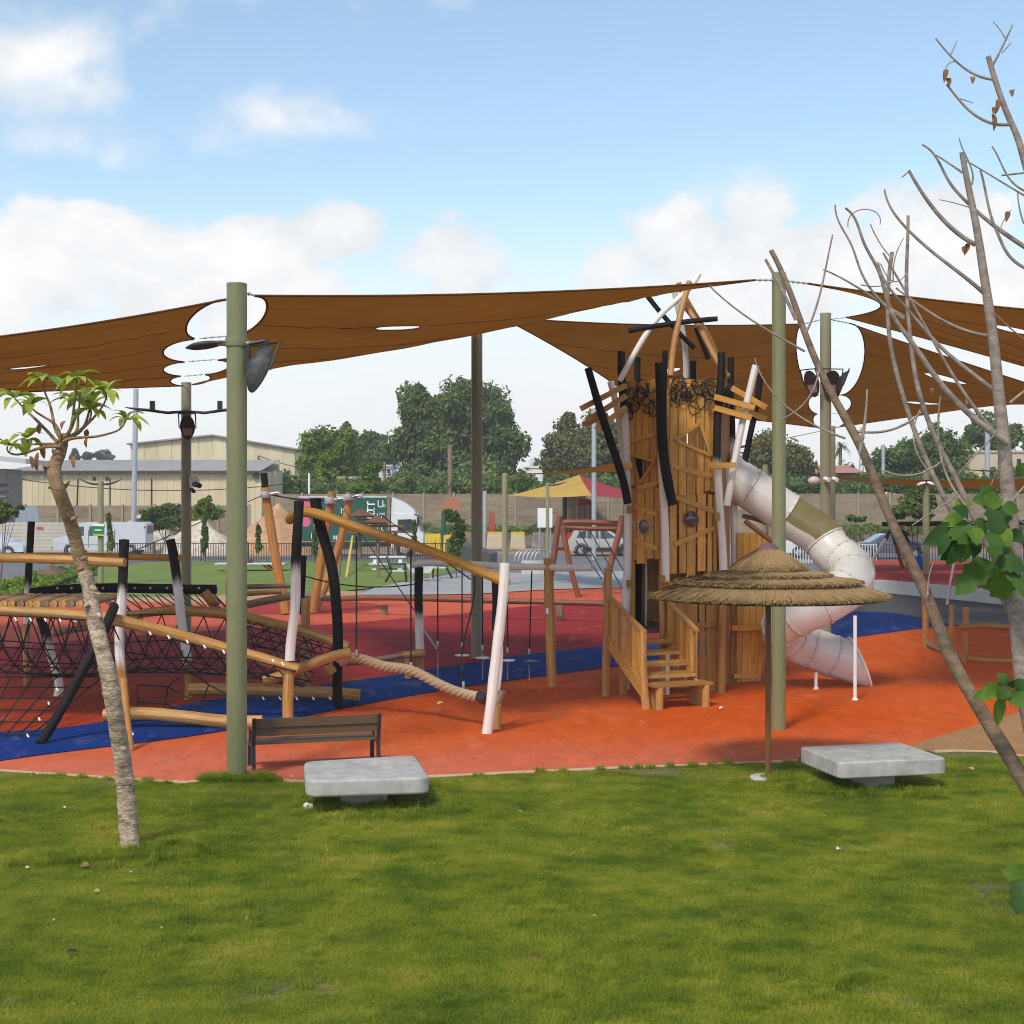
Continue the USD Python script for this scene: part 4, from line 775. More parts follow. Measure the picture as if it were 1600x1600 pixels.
# braided rope: strands twisted round a drooping centre line
br = spline([P(532, 1034, 23.6), P(560, 1029, 23.4), P(600, 1041, 23.1), P(640, 1047, 22.8), P(680, 1066, 22.5), P(720, 1083, 22.2), P(755, 1090, 21.9)], 220)
tt = np.gradient(br, axis=0); tt /= np.linalg.norm(tt, axis=1, keepdims=True); sdv = np.cross(tt, [0, 0, 1.0]); sdv /= np.linalg.norm(sdv, axis=1, keepdims=True); upv = np.cross(sdv, tt)
S_rope = mat('braided_rope', (.36, .245, .14), (.53, .40, .26), scale=1.0, stretch=(70, 8, 1), coords='uv', rough=.85, bump=.6, bscale=2, bdist=.01, fine=(4, .2))
bo = None
for k in range(4):
    ph = k * np.pi / 2 + np.linspace(0, 2 * np.pi * 7, len(br)); w = M().tube(br + (.043 + .010 * np.sin(ph * 2))[:, None] * (np.cos(ph)[:, None] * sdv + np.sin(ph)[:, None] * upv), .040, 8)
    obj('rope_strand', w, S_rope, rt)
obj('rope_collar', M().tube([P(751, 1088, 21.95), P(762, 1093, 21.8)], .095, 14), K_black, rt)
# ropes hanging from the beams and the little foot discs
def hang(pts, y, disc=None, clip=True):
    m = M(); p = [P(u, v, y) for u, v in pts]; m.tube(spline(p, 16) if len(p) > 2 else p, .014, 6)
    o = obj('hanging_rope', m, K_rope, rt); e = p[-1]
    if clip: obj('clip', M().lathe([(.0, -.05), (.022, -.05), (.022, .05), (0, .05)], e, 8), K_steel, o)
hang([(557, 838), (557, 1020)], 23.3); hang([(642, 861), (642, 1040)], 22.8)
for u, v0, v1, w in ((684, 886, 1006, 0), (722, 888, 1008, 1), (754, 890, 1012, 1), (793, 893, 1016, 1), (831, 892, 1018, 2)):
    hang([(u, v0), (u - (4 if u > 820 else 0), v1)], 27.4)
    q = P(u - (4 if u > 820 else 0), v1 + 12, 27.4); c = M(); n_ = 12; e = q - V(.0, 0, q[2] - .05)
    for k in range(9): a = q + (e - q) * k / 9; c.tube([a, a + (e - q) / 12], .012, 5)
    obj('chain', c, K_steel, rt)
    if w: obj('foot_disc', M().lathe([(0, .012), (.12, .012), (.14, 0), (.12, -.012), (0, -.012)], P(u, {723: 1019}.get(u, v1 + 16), 27.4), 20), K_white if w == 1 else K_black, rt)
hang([(741, 900), (735, 960), (722, 1020), (721, 1040), (724, 1070)], 22.3)
m = M(); rope(m, P(663, 985, 28), P(683, 1015, 27.6), .02); obj('metal_link', m, K_steel, rt)
m = M(); rope(m, P(540, 765, 44), P(735, 905, 24), .012, .0, 14); rope(m, P(520, 770, 42), P(655, 965, 27.9), .012, .0, 12); rope(m, P(475, 900, 26), P(650, 912, 28), .012, .12, 12); obj('guy_rope', m, K_rope, rt)
# ---------------------------------------------------------------- far cable frame, balance logs, net frame, log hurdle
cf = thing('cable_ride_frame', 'leaning orange log A-frames with steel collars and cables behind the climbing course', 'cable frame', loc=(-7, 44, 0))
L1 = [log('leg', [(414, 762), (424, 830), (436, 900), (447, 958)], 44.0, 7.0, W_orange, cf, n=24, rp2=8), log('leg', [(517, 790), (506, 850), (495, 920), (489, 957)], 44.5, 7.0, W_orange, cf, n=24), log('leg', [(545, 785), (528, 860), (508, 915), (493, 952)], 45.5, 6.4, W_orange, cf, n=24)]
log('charred_tip', [(412.5, 739), (414, 765)], 44.0, 5.5, W_black, cf); log('tip', [(519, 769), (517, 791)], 44.5, 6.4, W_orange, cf); log('tip', [(547, 770), (545, 787)], 45.5, 6, W_orange, cf)
for u, v, y in ((415, 773, 43.9), (516, 782, 44.4), (544, 777, 45.4)):
    o = obj('collar', M().lathe([(.14, -.09), (.17, -.09), (.17, .09), (.14, .09)], P(u, v, y), 14), K_steel, cf)
    obj('shackle', M().tube([P(u, v, y) + V(.15, -.08, .02), P(u, v, y) + V(.38, -.1, .07), P(u, v, y) + V(.45, -.1, .0)], .05, 6), K_steel, o)
m = M(); rope(m, P(415, 772, 44), P(85, 915, 33), .014, 0, 20); rope(m, P(418, 772, 44), P(545, 777, 45.4), .02, .12, 10); rope(m, P(430, 773, 44), P(520, 781, 44.4), .016, .1, 10); obj('cable', m, K_black, cf)
lg = thing('long_balance_log', 'long horizontal weathered log lying low across the red rubber', 'log', loc=(2, 45, 0))
log('log', [(525, 936), (600, 934), (690, 936), (800, 939), (945, 943)], 44.5, 4.6, W_red, lg, y2=41.0, n=40)
for u, v, y in ((875, 946, 42), (600, 945, 44)):
    q = P(u, v, y); obj('foot', M().tube([V(q[0], y, 0), V(q[0], y, q[2])], .11, 10), W_grey, lg)
log('low_log', [(465, 926), (500, 934), (525, 935)], 45, 4.5, W_grey, lg)
nf_ = thing('net_swing_frame', 'reddish log A-frame with slanting climbing ropes in front of the silver car', 'climbing frame', loc=(2.6, 55, 0))
log('top_log', [(880, 816), (925, 816), (972, 819)], 55, 4.2, W_red, nf_); log('top_log', [(868, 823), (925, 826), (968, 826)], 54.5, 3.6, W_red, nf_)
log('leg', [(875, 806), (868, 850), (859, 905), (855, 925)], 54, 5.0, W_red, nf_, to_ground=True); log('leg', [(879, 822), (890, 880), (905, 936)], 52, 4.4, W_red, nf_); log('leg', [(972, 806), (964, 845), (952, 890), (945, 925)], 54, 5.0, W_red, nf_)
m = M()
for a, b in (((905, 830), (956, 920)), ((922, 830), (975, 925)), ((940, 832), (990, 920)), ((900, 845), (940, 905))): rope(m, P(*a, 54.5), P(*b, 52), .022)
obj('slanting_rope', m, K_rope, nf_)
bl = thing('log_hurdle', 'low timber hurdle of upright logs and rails behind the right bare branches', 'hurdle', loc=(9.5, 33, 0))
for px, y, r in (([(1445, 937), (1446, 980), (1446, 1013)], 34, 5), ([(1487, 945), (1486, 1005)], 35.5, 4.2), ([(1509, 949), (1508, 1000), (1507, 1036)], 31.0, 4.6)): log('upright', px, y, r, W_orange, bl)
log('rail', [(1500, 980), (1545, 978), (1592, 982)], 30.8, 4.4, W_orange, bl); log('rail', [(1512, 1030), (1560, 1033), (1600, 1034)], 31.0, 4.2, W_orange, bl); log('rail', [(1450, 1005), (1478, 1019), (1510, 1030)], 34, 4.4, W_grey, bl, y2=31.5)
# ---------------------------------------------------------------- thatched umbrella
ub = G(1200, 1221); UB = V(ub[0], ub[1], .03)
um = thing('thatched_umbrella', 'straw thatched sunshade with four tiers on a thin brown pole in front of the tower', 'umbrella', loc=UB)
T_straw = mat('straw', (.17, .10, .038), (.37, .235, .095), scale=1.0, stretch=(90, 3, 1), coords='uv', rough=.85, fine=(3, .25), bump=.5, bscale=1.5, bdist=.006)
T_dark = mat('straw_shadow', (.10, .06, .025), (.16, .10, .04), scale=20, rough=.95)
U_pole = mat('brown_pole_paint', (.16, .062, .018), (.20, .08, .026), scale=3, rough=.4)
obj('pole', M().tube([UB, UB + V(0, 0, 1.2), UB + V(0, 0, 2.7)], .034, 16), U_pole, um)
obj('base_pad', M().lathe([(.0, .035), (.20, .035), (.215, .025), (.215, -.02)], UB, 26), K_concrete, um)
def tier(r0, z0, r1, z1, nstr, lift, wid, seed):
    r = np.random.default_rng(seed); c = V(ub[0], ub[1], 0); m = M()
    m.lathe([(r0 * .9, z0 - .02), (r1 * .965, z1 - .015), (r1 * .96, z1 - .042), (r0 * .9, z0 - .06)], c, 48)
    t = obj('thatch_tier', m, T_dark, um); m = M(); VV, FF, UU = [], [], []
    for k in range(nstr):
        a = r.uniform(0, 2 * np.pi); s0 = r.uniform(0, .55) if r.random() < .6 else 0; s1 = r.uniform(.90, 1.035) if r.random() < .75 else r.uniform(.6, .95)
        da = r.normal(0, .012); w = wid * r.uniform(.6, 1.5); hz = r.uniform(0, lift)
        q = []
        for s, ww in ((s0, w * .8), ((s0 + s1) / 2, w), (s1, w * .35)):
            R = r0 + (r1 - r0) * s; z = z0 + (z1 - z0) * s + hz * (.4 + .6 * s) - (.035 * (s - .9) * 8 if s > .9 else 0) * r.random(); aa = a + da * s / max(.15, R) 
            x, y = R * math.cos(aa), R * math.sin(aa); tx, ty = -math.sin(aa), math.cos(aa)
            q += [(x - tx * ww, y - ty * ww, z), (x + tx * ww, y + ty * ww, z + r.uniform(-.004, .006))]
        n0 = len(VV); VV += q; FF += [(n0, n0 + 1, n0 + 3), (n0, n0 + 3, n0 + 2), (n0 + 2, n0 + 3, n0 + 5), (n0 + 2, n0 + 5, n0 + 4)]; L_ = r.uniform(0, 50); UU += [(L_, 0), (L_ + .008, 0), (L_, .3), (L_ + .008, .3), (L_, .6), (L_ + .008, .6)]
    m.add(np.array(VV) + c, FF, UU); obj('straw', m, T_straw, t, kind='stuff')
    m = M()
    for k in range(int(r1 * 900)):                                      # cut ends hanging round the rim
        a = r.uniform(0, 2 * np.pi); R = r1 * r.uniform(.955, 1.01); z = z1 + r.uniform(-.01, .012); w = wid * .7; l = r.uniform(.012, .038)
        x, y = R * math.cos(a), R * math.sin(a); tx, ty = -math.sin(a) * w, math.cos(a) * w; e = R * r.uniform(.985, 1.012) / R
        m.add(np.array([(x - tx, y - ty, z), (x + tx, y + ty, z), (x * e, y * e, z - l)]) + c, [(0, 1, 2)], [(k * .1, 0), (k * .1 + .01, 0), (k * .1, .1)])
    obj('rim_straw', m, T_straw, t, kind='stuff')
tier(.98, 2.355, 1.42, 2.205, 4200, .014, .007, 1); tier(.62, 2.435, 1.11, 2.372, 3000, .012, .007, 2); tier(.34, 2.50, .755, 2.452, 2200, .012, .006, 3); tier(.09, 2.77, .47, 2.525, 1700, .014, .006, 4)
obj('cap', M().lathe([(.001, 2.83), (.05, 2.815), (.10, 2.785), (.15, 2.735), (.152, 2.72), (.10, 2.72)], V(ub[0], ub[1], 0), 24), mat('cap_plastic', (.115, .055, .062), (.15, .075, .08), rough=.5), um)
m = M()
for k in range(10):
    a = k * 2 * np.pi / 10; m.rod(V(ub[0] + .06 * math.cos(a), ub[1] + .06 * math.sin(a), 2.62), V(ub[0] + 1.36 * math.cos(a), ub[1] + 1.36 * math.sin(a), 2.19), .014, 6)
obj('rib', m, U_pole, um)
# ---------------------------------------------------------------- bench
bL, bR = G(396, 1206), G(591, 1196); bd_ = unit(bR - bL); bf = V(-bd_[1], bd_[0], 0)
bench = thing('park_bench', 'brown slatted bench with black metal frames seen from behind, next to the thick olive post', 'bench', loc=bL)
B_slat = mat('bench_slat', (.085, .050, .024), (.125, .078, .038), scale=1.0, stretch=(30, 2, 1), coords='uv', rough=.55, bump=.2, bscale=2, fine=(5, .12), tone=.08)
LB = np.linalg.norm(bR - bL)
for k, z in enumerate((.60, .488)):
    o_ = -bf * (.02 * k); obj('back_slat', M().board(bL + bd_ * .02 + V(0, 0, z + .0) - bf * (.05 - .025 * k), bR - bd_ * .02 + V(0, 0, z) - bf * (.05 - .025 * k), .030, .106, V(0, .0, 1)), B_slat, bench)
for k in range(4): obj('seat_slat', M().board(bL + bd_ * .02 + V(0, 0, .345) + bf * (.03 + .105 * k), bR - bd_ * .02 + V(0, 0, .345) + bf * (.03 + .105 * k), .095, .03, V(0, 0, 1)), B_slat, bench)
for q in (bL, bR):
    m = M(); m.board(q - bf * .03, q + V(0, 0, .33) - bf * .0, .045, .05, bf); m.board(q + V(0, 0, .32) - bf * .0, q + V(0, 0, .66) - bf * .085, .045, .045, bf); m.board(q + bf * .40, q + bf * .38 + V(0, 0, .325), .045, .05, bf); m.board(q + V(0, 0, .31) - bf * .02, q + V(0, 0, .31) + bf * .42, .045, .04, V(0, 0, 1)); m.board(q + V(0, 0, .50) + bf * -.05, q + V(0, 0, .50) + bf * .30, .04, .03, V(0, 0, 1)); m.board(q + V(0, 0, .33) + bf * .30, q + V(0, 0, .50) + bf * .30, .04, .03, bf)
    obj('side_frame', m, K_black, bench)
# ---------------------------------------------------------------- concrete slab seats
C_slab = mat('cast_concrete', (.33, .32, .295), (.44, .43, .40), scale=3.2, rough=.8, bump=.3, bscale=60, bdist=.003, fine=(7, .17), detail=9)
def slab(corners, z0, z1, rc, bev, label, name='slab_seat'):
    c = np.mean(corners, 0); poly = Polygon(corners); o = thing(name, label, 'slab seat', loc=(c[0], c[1], 0))
    lv = [(z0, -bev), (z0 + bev * .35, -bev * .3), (z0 + bev, 0), (z1 - bev, 0), (z1 - bev * .35, -bev * .3), (z1, -bev)]
    N = 96; rings = []
    base = poly.buffer(-rc).buffer(rc, quad_segs=8)
    for z, d in lv:
        g = base.buffer(d, quad_segs=8) if d else base; ex = g.exterior; a = np.array(ex.coords); s0 = ex.project(Point(*(c[:2] + V(10, 0))))
        rings.append([(*ex.interpolate((s0 + ex.length * k / N) % ex.length).coords[0], z) for k in range(N)])
    R = np.array(rings); m = M(); n = N; i, j = np.meshgrid(np.arange(len(lv) - 1), np.arange(n), indexing='ij')
    q = np.stack([i * n + j, i * n + (j + 1) % n, (i + 1) * n + (j + 1) % n, (i + 1) * n + j], -1).reshape(-1, 4)
    m.add(R.reshape(-1, 3), q)
    for r, up in ((R[-1], 1), (R[0], -1)):
        m.add(np.vstack([r, r.mean(0)]), [(k, (k + 1) % n, n)[::up] for k in range(n)])
    obj('slab', m, C_slab, o)
    obj('pedestal', M().lathe([(.27, -.02), (.26, .02), (.245, z0 + .01)], (c[0], c[1] - .05, 0), 32), C_slab, o); return o
slab([(-2.143, 15.62), (-.861, 15.83), (-1.111, 17.25), (-2.329, 16.80)], .225, .405, .13, .03, 'square pale concrete slab seat with rounded corners, in front of the bench')
slab([(3.648, 16.74), (4.937, 17.04), (4.696, 18.20), (3.409, 17.84)], .215, .400, .07, .02, 'square pale concrete slab seat to the right of the thatched umbrella')
# ---------------------------------------------------------------- young leaning tree at left
BARK = mat('pale_bark', (.17, .11, .07), (.56, .44, .32), scale=6.5, rough=.85, bump=1.0, bscale=17, bdist=.025, fine=(26, .25), detail=8, stretch=(1, 1, 2.4))
BARK2 = mat('brown_bark', (.17, .095, .045), (.33, .21, .11), scale=8, rough=.85, bump=1.0, bscale=22, bdist=.02, fine=(30, .25), detail=8, stretch=(1, 1, 2.0))
def leafmat(name, a, b, t=.35, rough=.45): return mat(name, a, b, scale=7, rough=rough, trans=t, tone=.18, fine=(40, .12))
LF1 = leafmat('fresh_leaf', (.30, .38, .035), (.46, .50, .07)); LF2 = leafmat('deep_leaf', (.12, .20, .025), (.22, .31, .045)); LFD = leafmat('dead_leaf', (.16, .075, .03), (.30, .15, .06), .2, .8)
def leaf(base, tip, w, droop=.15, fold=.25, nrm=(0, -.4, 1), lobes=None, n=7):
    "one leaf blade: a curved, folded, pointed outline"
    base, tip = np.asarray(base, float), np.asarray(tip, float); d = tip - base; L = np.linalg.norm(d); d = d / (L + 1e-9); s = np.cross(d, nrm); s = unit(s); u = np.cross(s, d)
    t = np.linspace(0, 1, n); wid = w * np.sin(np.pi * np.clip(t, 0, 1) ** .8) ** .75
    if lobes is not None: wid = w * np.interp(t, np.linspace(0, 1, len(lobes)), lobes)
    v = []
    for k in range(n):
        c = base + d * L * t[k] + u * (L * .12 * math.sin(math.pi * t[k])) - V(0, 0, 1) * droop * L * t[k] ** 2
        v += [c + s * wid[k] + u * fold * wid[k], c, c - s * wid[k] + u * fold * wid[k]]
    f = []
    for k in range(n - 1):
        a = 3 * k; f += [(a, a + 1, a + 4, a + 3), (a + 1, a + 2, a + 5, a + 4)]
    return M().add(v, f)
tb = G(205, 1333); TY = tb[1]
lt = thing('young_tree', 'young leaning tree with pale knobbly trunk and sparse yellow-green leaf tufts at left', 'tree', loc=(tb[0], tb[1], 0))
tp = [(205, 1338, 15.5), (202, 1300, 14.8), (196, 1230, 14.2), (187, 1160, 13.6), (178, 1100, 13.2), (166, 1040, 13), (150, 975, 12.2), (138, 915, 11.2), (123, 865, 10.8), (111, 820, 10.5), (99, 785, 10.8), (88, 755, 11), (84, 738, 11), (90, 718, 10), (97, 700, 8.8), (99, 682, 7.5)]
q = spline([np.append(P(u, v, TY + .15 * math.sin(k)), w * TY / FPX) for k, (u, v, w) in enumerate(tp)], 130)
rr = q[:, 3] * (1 + .07 * np.clip(np.sin(np.arange(130) * .93) * 3 - 2, 0, 1) + .05 * (meshkit.noise(np.column_stack([np.arange(130) * .4] * 3), 2) - .5))
obj('trunk', M().tube(q[:85, :3], rr[:85], 18, wob=.09, seed=2), BARK, lt); obj('upper_trunk', M().tube(q[84:, :3], rr[84:], 16, wob=.10, seed=3), BARK2, lt)
for u, v, dx, dy in ((129, 873, 7, -3), (143, 918, 8, 2), (128, 889, -6, 3), (113, 812, 9, -6), (100, 762, 8, -9), (76, 738, -8, -10), (80, 742, -4, -14), (152, 960, 6, 4), (172, 1075, 5, 4), (160, 1010, -5, 2), (192, 1170, 5, 0), (86, 760, -10, 2), (136, 945, -5, 4), (148, 925, 9, 4)):
    obj('stub', M().tube([P(u, v, TY - .05), P(u + dx, v + dy, TY - .12)], [.026, .012], 8, wob=.25), BARK2 if v < 900 else BARK, lt)
CR = (98, 686)
clus = [((23, 622), [(90, 692), (72, 672), (45, 645), (30, 630)], 9), ((69, 594), [(95, 684), (84, 660), (78, 632), (70, 612)], 11), ((120, 592), [(101, 683), (112, 664), (115, 640), (120, 605)], 8), ((47, 634), [(93, 688), (82, 660), (66, 650), (52, 640)], 6), ((113, 626), [(101, 684), (112, 668), (118, 648), (114, 632)], 7), ((124, 624), [(102, 684), (120, 672), (122, 650), (124, 632)], 7), ((166, 612), [(104, 684), (128, 670), (152, 646), (166, 620)], 10), ((145, 611), [(106, 682), (130, 668), (140, 640), (145, 618)], 5), ((142, 640), [(104, 684), (126, 672), (138, 660), (142, 650)], 8), ((197, 656), [(100, 690), (120, 684), (150, 682), (175, 676), (193, 664)], 7), ((42, 686), [(96, 694), (80, 694), (55, 694), (43, 690)], 7), ((12, 697), [(94, 698), (75, 698), (50, 704), (18, 709), (11, 703)], 5)]
for ci, (c, br_, n_) in enumerate(clus):
    y0 = TY; y1 = TY + rng.uniform(-.55, .55)
    pts = [P(u, v, y0 + (y1 - y0) * k / (len(br_) - 1)) for k, (u, v) in enumerate(br_)]; pts.append(P(*c, y1))
    qq = spline(pts, 20); obj('branch', M().tube(qq, np.linspace(.018, .007, 20), 8, wob=.1, seed=ci), BARK2, lt)
    e = qq[-1]
    n_ = int(n_ * 1.4)
    for k in range(n_):
        a = 2 * np.pi * k / n_ + rng.uniform(-.3, .3); el_ = rng.uniform(-.25, .75); L_ = rng.uniform(.16, .27); d = V(math.cos(a) * math.cos(el_), math.sin(a) * math.cos(el_), math.sin(el_))
        obj('leaf', leaf(e + d * .01, e + d * L_, L_ * .21, droop=rng.uniform(.15, .6), nrm=(rng.normal(0, .15), rng.normal(0, .15), 1)), LF1 if rng.random() < .72 else LF2, lt)
for u, v in ((47, 718), (57, 722), (63, 667), (93, 722), (103, 664), (137, 690), (136, 676), (83, 705), (66, 700), (60, 712), (113, 717)):
    e = P(u, v - 6, TY + rng.uniform(-.2, .2)); obj('dead_leaf', leaf(e, e + V(rng.uniform(-.05, .05), rng.uniform(-.04, .04), -rng.uniform(.07, .13)), rng.uniform(.018, .03), .1, .6, (rng.normal(0, .5), -1, .2)), LFD if v > 660 else LF2, lt)
# ---------------------------------------------------------------- bare fig tree at right
FY = 10.0
fig = thing('fig_tree', 'bare many-stemmed tree at the right edge with a few big green leaves low down', 'tree', loc=(3.9, FY, 0))
BF = mat('fig_bark', (.17, .135, .115), (.36, .29, .24), scale=10, rough=.8, bump=.6, bscale=40, bdist=.006, fine=(35, .15), detail=8, stretch=(1, 1, 1.9))
BFD = mat('fig_bark_dark', (.13, .085, .055), (.28, .19, .125), scale=10, rough=.8, bump=.6, bscale=40, bdist=.006, fine=(35, .15), detail=8, stretch=(1, 1, 1.9))
def stem(px, w0, w1, y0=FY, y1=None, name='branch', material=None, n=None, wob=.10):
    y1 = y0 if y1 is None else y1; k = len(px); q = spline([P(u, v, y0 + (y1 - y0) * i / (k - 1)) for i, (u, v) in enumerate(px)], n or max(8, 7 * k))
    return obj(name, M().tube(q, np.linspace(w0, w1, len(q)) / 2 * FY / FPX, 9, wob=wob, seed=rng.random() * 9), material or BF, fig)
stem([(1775, 1590), (1690, 1400), (1628, 1200), (1596, 1030), (1585, 900), (1578, 800), (1567, 680), (1548, 500), (1536, 420), (1522, 335), (1512, 285), (1503, 238)], 46, 8, FY, FY - .1, 'trunk', n=90)
stem([(1740, 1500), (1660, 1330), (1600, 1222), (1545, 1130), (1492, 1040), (1443, 920), (1392, 812), (1342, 692), (1292, 600), (1255, 512), (1228, 440), (1205, 391)], 30, 8, FY, FY + .3, 'trunk', BFD, n=80)
S = [([(1700, 1420), (1600, 1000), (1530, 870), (1476, 779), (1446, 715), (1421, 650), (1402, 586), (1391, 534), (1387, 484), (1394, 394)], 14, 6, .3), ([(1650, 1250), (1585, 930), (1526, 817), (1498, 757), (1465, 691), (1435, 608), (1421, 512), (1417, 462), (1418, 380), (1419, 337)], 14, 5, .2),
     ([(1572, 690), (1517, 649), (1462, 589), (1424, 534), (1394, 490), (1372, 421), (1350, 380), (1335, 340), (1321, 325)], 11, 3.5, -.3), ([(1563, 618), (1512, 578), (1462, 534), (1424, 490), (1399, 462), (1372, 410)], 8, 3, .2), ([(1562, 682), (1512, 622), (1468, 550), (1424, 471), (1400, 430), (1380, 395)], 6, 3, -.2), ([(1550, 525), (1490, 509), (1424, 468), (1400, 450)], 6, 3, .1), ([(1413, 495), (1374, 471), (1330, 443), (1286, 421)], 5, 2.5, .1), ([(1413, 498), (1374, 468), (1344, 421), (1330, 382), (1315, 355), (1305, 320)], 5, 2.5, .1),
     ([(1542, 462), (1504, 430), (1465, 400), (1417, 357), (1395, 330), (1382, 296)], 7, 3, .1), ([(1524, 382), (1480, 350), (1440, 300), (1420, 266)], 8, 4.5, -.1), ([(1650, 415), (1600, 385), (1550, 350), (1512, 317), (1482, 282), (1460, 242), (1441, 226)], 9, 3, .15), ([(1504, 270), (1484, 256), (1462, 242)], 4, 2.5, .1), ([(1499, 216), (1510, 245), (1520, 280), (1518, 289)], 2, 3, 0), ([(1650, 330), (1600, 305), (1545, 272), (1507, 250)], 4, 2, 0), ([(1640, 330), (1600, 298), (1582, 285), (1565, 257), (1550, 229)], 4, 2.5, 0), ([(1640, 264), (1600, 270), (1565, 274)], 3.5, 3, 0), ([(1650, 440), (1600, 418), (1577, 400), (1562, 372), (1550, 342), (1540, 300), (1532, 266)], 6, 3.5, .1),
     ([(1720, 560), (1660, 400), (1600, 248), (1590, 215), (1577, 185), (1557, 132), (1544, 88)], 18, 8, 0), ([(1551, 124), (1512, 110), (1485, 87), (1462, 60)], 4.5, 2.5, 0), ([(1578, 194), (1545, 191), (1517, 175), (1495, 152), (1479, 132)], 5.5, 3, 0), ([(1551, 102), (1570, 65), (1582, 39)], 4, 2.5, 0), ([(1571, 60), (1562, 46), (1552, 34)], 2, 1.5, 0), ([(1566, 82), (1580, 67)], 2, 1.5, 0), ([(1486, 85), (1495, 64)], 2, 1.5, 0), ([(1500, 154), (1521, 161)], 2, 1.5, 0), ([(1492, 96), (1480, 102), (1478, 110)], 2, 1.5, 0),
     ([(1281, 572), (1251, 636), (1218, 656)], 3, 2, 0), ([(1321, 685), (1270, 663), (1215, 622), (1179, 559)], 4, 2, 0), ([(1258, 549), (1201, 517), (1160, 490), (1108, 446)], 4, 2.5, .1), ([(1258, 522), (1278, 471), (1292, 410), (1301, 367)], 4, 2.5, 0), ([(1343, 709), (1350, 669), (1355, 608)], 6, 3, 0), ([(1339, 674), (1394, 671), (1440, 644)], 4, 4, 0), ([(1244, 500), (1215, 440), (1196, 405)], 6, 4.5, 0), ([(1380, 735), (1421, 743), (1471, 721)], 3, 2.5, -.2), ([(1467, 696), (1466, 660), (1470, 618)], 4, 3, -.1), ([(1468, 700), (1483, 751), (1509, 790)], 3.5, 4, -.2), ([(1492, 746), (1530, 705), (1559, 674)], 2, 2.5, -.2), ([(1494, 776), (1460, 798), (1425, 821)], 2.5, 2, -.2), ([(1325, 355), (1350, 327), (1372, 335), (1375, 351)], 2, 1.5, 0), ([(1396, 440), (1398, 405), (1412, 372)], 2.5, 1.5, 0), ([(1376, 412), (1400, 440), (1416, 428)], 2, 1.5, .1), ([(1345, 445), (1380, 446), (1395, 440)], 2, 2, .1), ([(1360, 350), (1375, 380), (1392, 402)], 2, 2, 0), ([(1540, 780), (1565, 720), (1580, 690)], 2.5, 2, -.3), ([(1600, 760), (1560, 810), (1540, 840)], 2.5, 3, -.3), ([(1578, 630), (1600, 612), (1640, 590)], 5, 4, 0), ([(1545, 480), (1570, 505), (1600, 530)], 3, 2, .1), ([(1480, 945), (1487, 900), (1497, 850)], 5, 4, .1), ([(1450, 930), (1452, 900), (1458, 880)], 3, 2, .1), ([(1438, 640), (1428, 690), (1450, 735)], 2.5, 2, -.2), ([(1420, 268), (1409, 277)], 2.5, 2, 0), ([(1530, 330), (1508, 322), (1468, 312)], 2, 1.5, 0), ([(1600, 350), (1592, 320), (1590, 299)], 3, 2, 0), ([(1562, 365), (1568, 345), (1580, 328)], 1.5, 1.5, 0)]
for px, w0, w1, dy in S: stem(px, w0, w1, FY + dy * .4, FY + dy)
FIGL = [mat('fig_leaf_a', (.045, .105, .018), (.088, .175, .030), scale=5, rough=.55, spec=.14, trans=.28, fine=(30, .12)), mat('fig_leaf_b', (.085, .165, .018), (.15, .25, .034), scale=5, rough=.55, spec=.14, trans=.34, fine=(30, .12)), mat('fig_leaf_c', (.030, .072, .018), (.055, .11, .028), scale=5, rough=.55, spec=.14, trans=.24, fine=(30, .12))]
fl = [((1547, 790), (1533, 755), 14), ((1535, 792), (1561, 770), 13), ((1553, 786), (1557, 834), 21), ((1566, 795), (1592, 796), 10), ((1515, 784), (1490, 804), 11), ((1512, 800), (1499, 812), 9), ((1518, 781), (1542, 787), 8), ((1508, 815), (1470, 818), 13), ((1490, 822), (1441, 847), 13), ((1488, 822), (1516, 847), 18), ((1515, 825), (1527, 850), 12), ((1498, 842), (1468, 872), 13), ((1500, 842), (1478, 880), 12), ((1506, 845), (1500, 878), 13), ((1515, 845), (1521, 870), 11), ((1548, 832), (1553, 870), 16), ((1558, 830), (1578, 853), 13), ((1572, 835), (1603, 846), 13), ((1550, 878), (1493, 924), 20), ((1552, 880), (1573, 931), 22), ((1556, 878), (1602, 888), 17), ((1572, 895), (1602, 932), 14), ((1545, 893), (1528, 912), 10), ((1513, 812), (1487, 790), 11), ((1520, 815), (1540, 838), 13), ((1556, 870), (1585, 862), 12), ((1476, 830), (1466, 866), 9),
      ((1573, 1072), (1557, 1050), 9), ((1570, 1072), (1519, 1087), 11), ((1575, 1072), (1593, 1057), 10), ((1580, 1080), (1606, 1102), 15), ((1568, 1085), (1558, 1131), 8), ((1590, 1078), (1604, 1060), 10), ((1575, 1075), (1560, 1090), 10), ((1606, 1372), (1564, 1354), 15), ((1600, 1374), (1588, 1425), 17), ((1606, 725), (1590, 742), 9)]
for k, (b_, t_, w) in enumerate(fl):
    y = FY - .25 + rng.uniform(-.15, .15); y2 = y + rng.uniform(-.14, .08)
    lob = [.08, .75, .95, .72, 1.0, .6, .85, .45, .02] if w >= 14 else None
    obj('leaf', leaf(P(*b_, y), P(*t_, y2), w * 1.15 * FY / FPX, .08, rng.uniform(.1, .45), (rng.normal(0, .35), -1 + rng.normal(0, .2), .45 + rng.normal(0, .3)), lob, 13 if lob else 8), FIGL[k % 3], fig)
for k, (a, c) in enumerate(((1549, 788), (1510, 815), (1556, 876), (1573, 1072), (1606, 1372))): stem([(1600, c + 30), ((a + 1600) / 2, c + 14), (a, c)], 4, 3, FY, FY - .25)
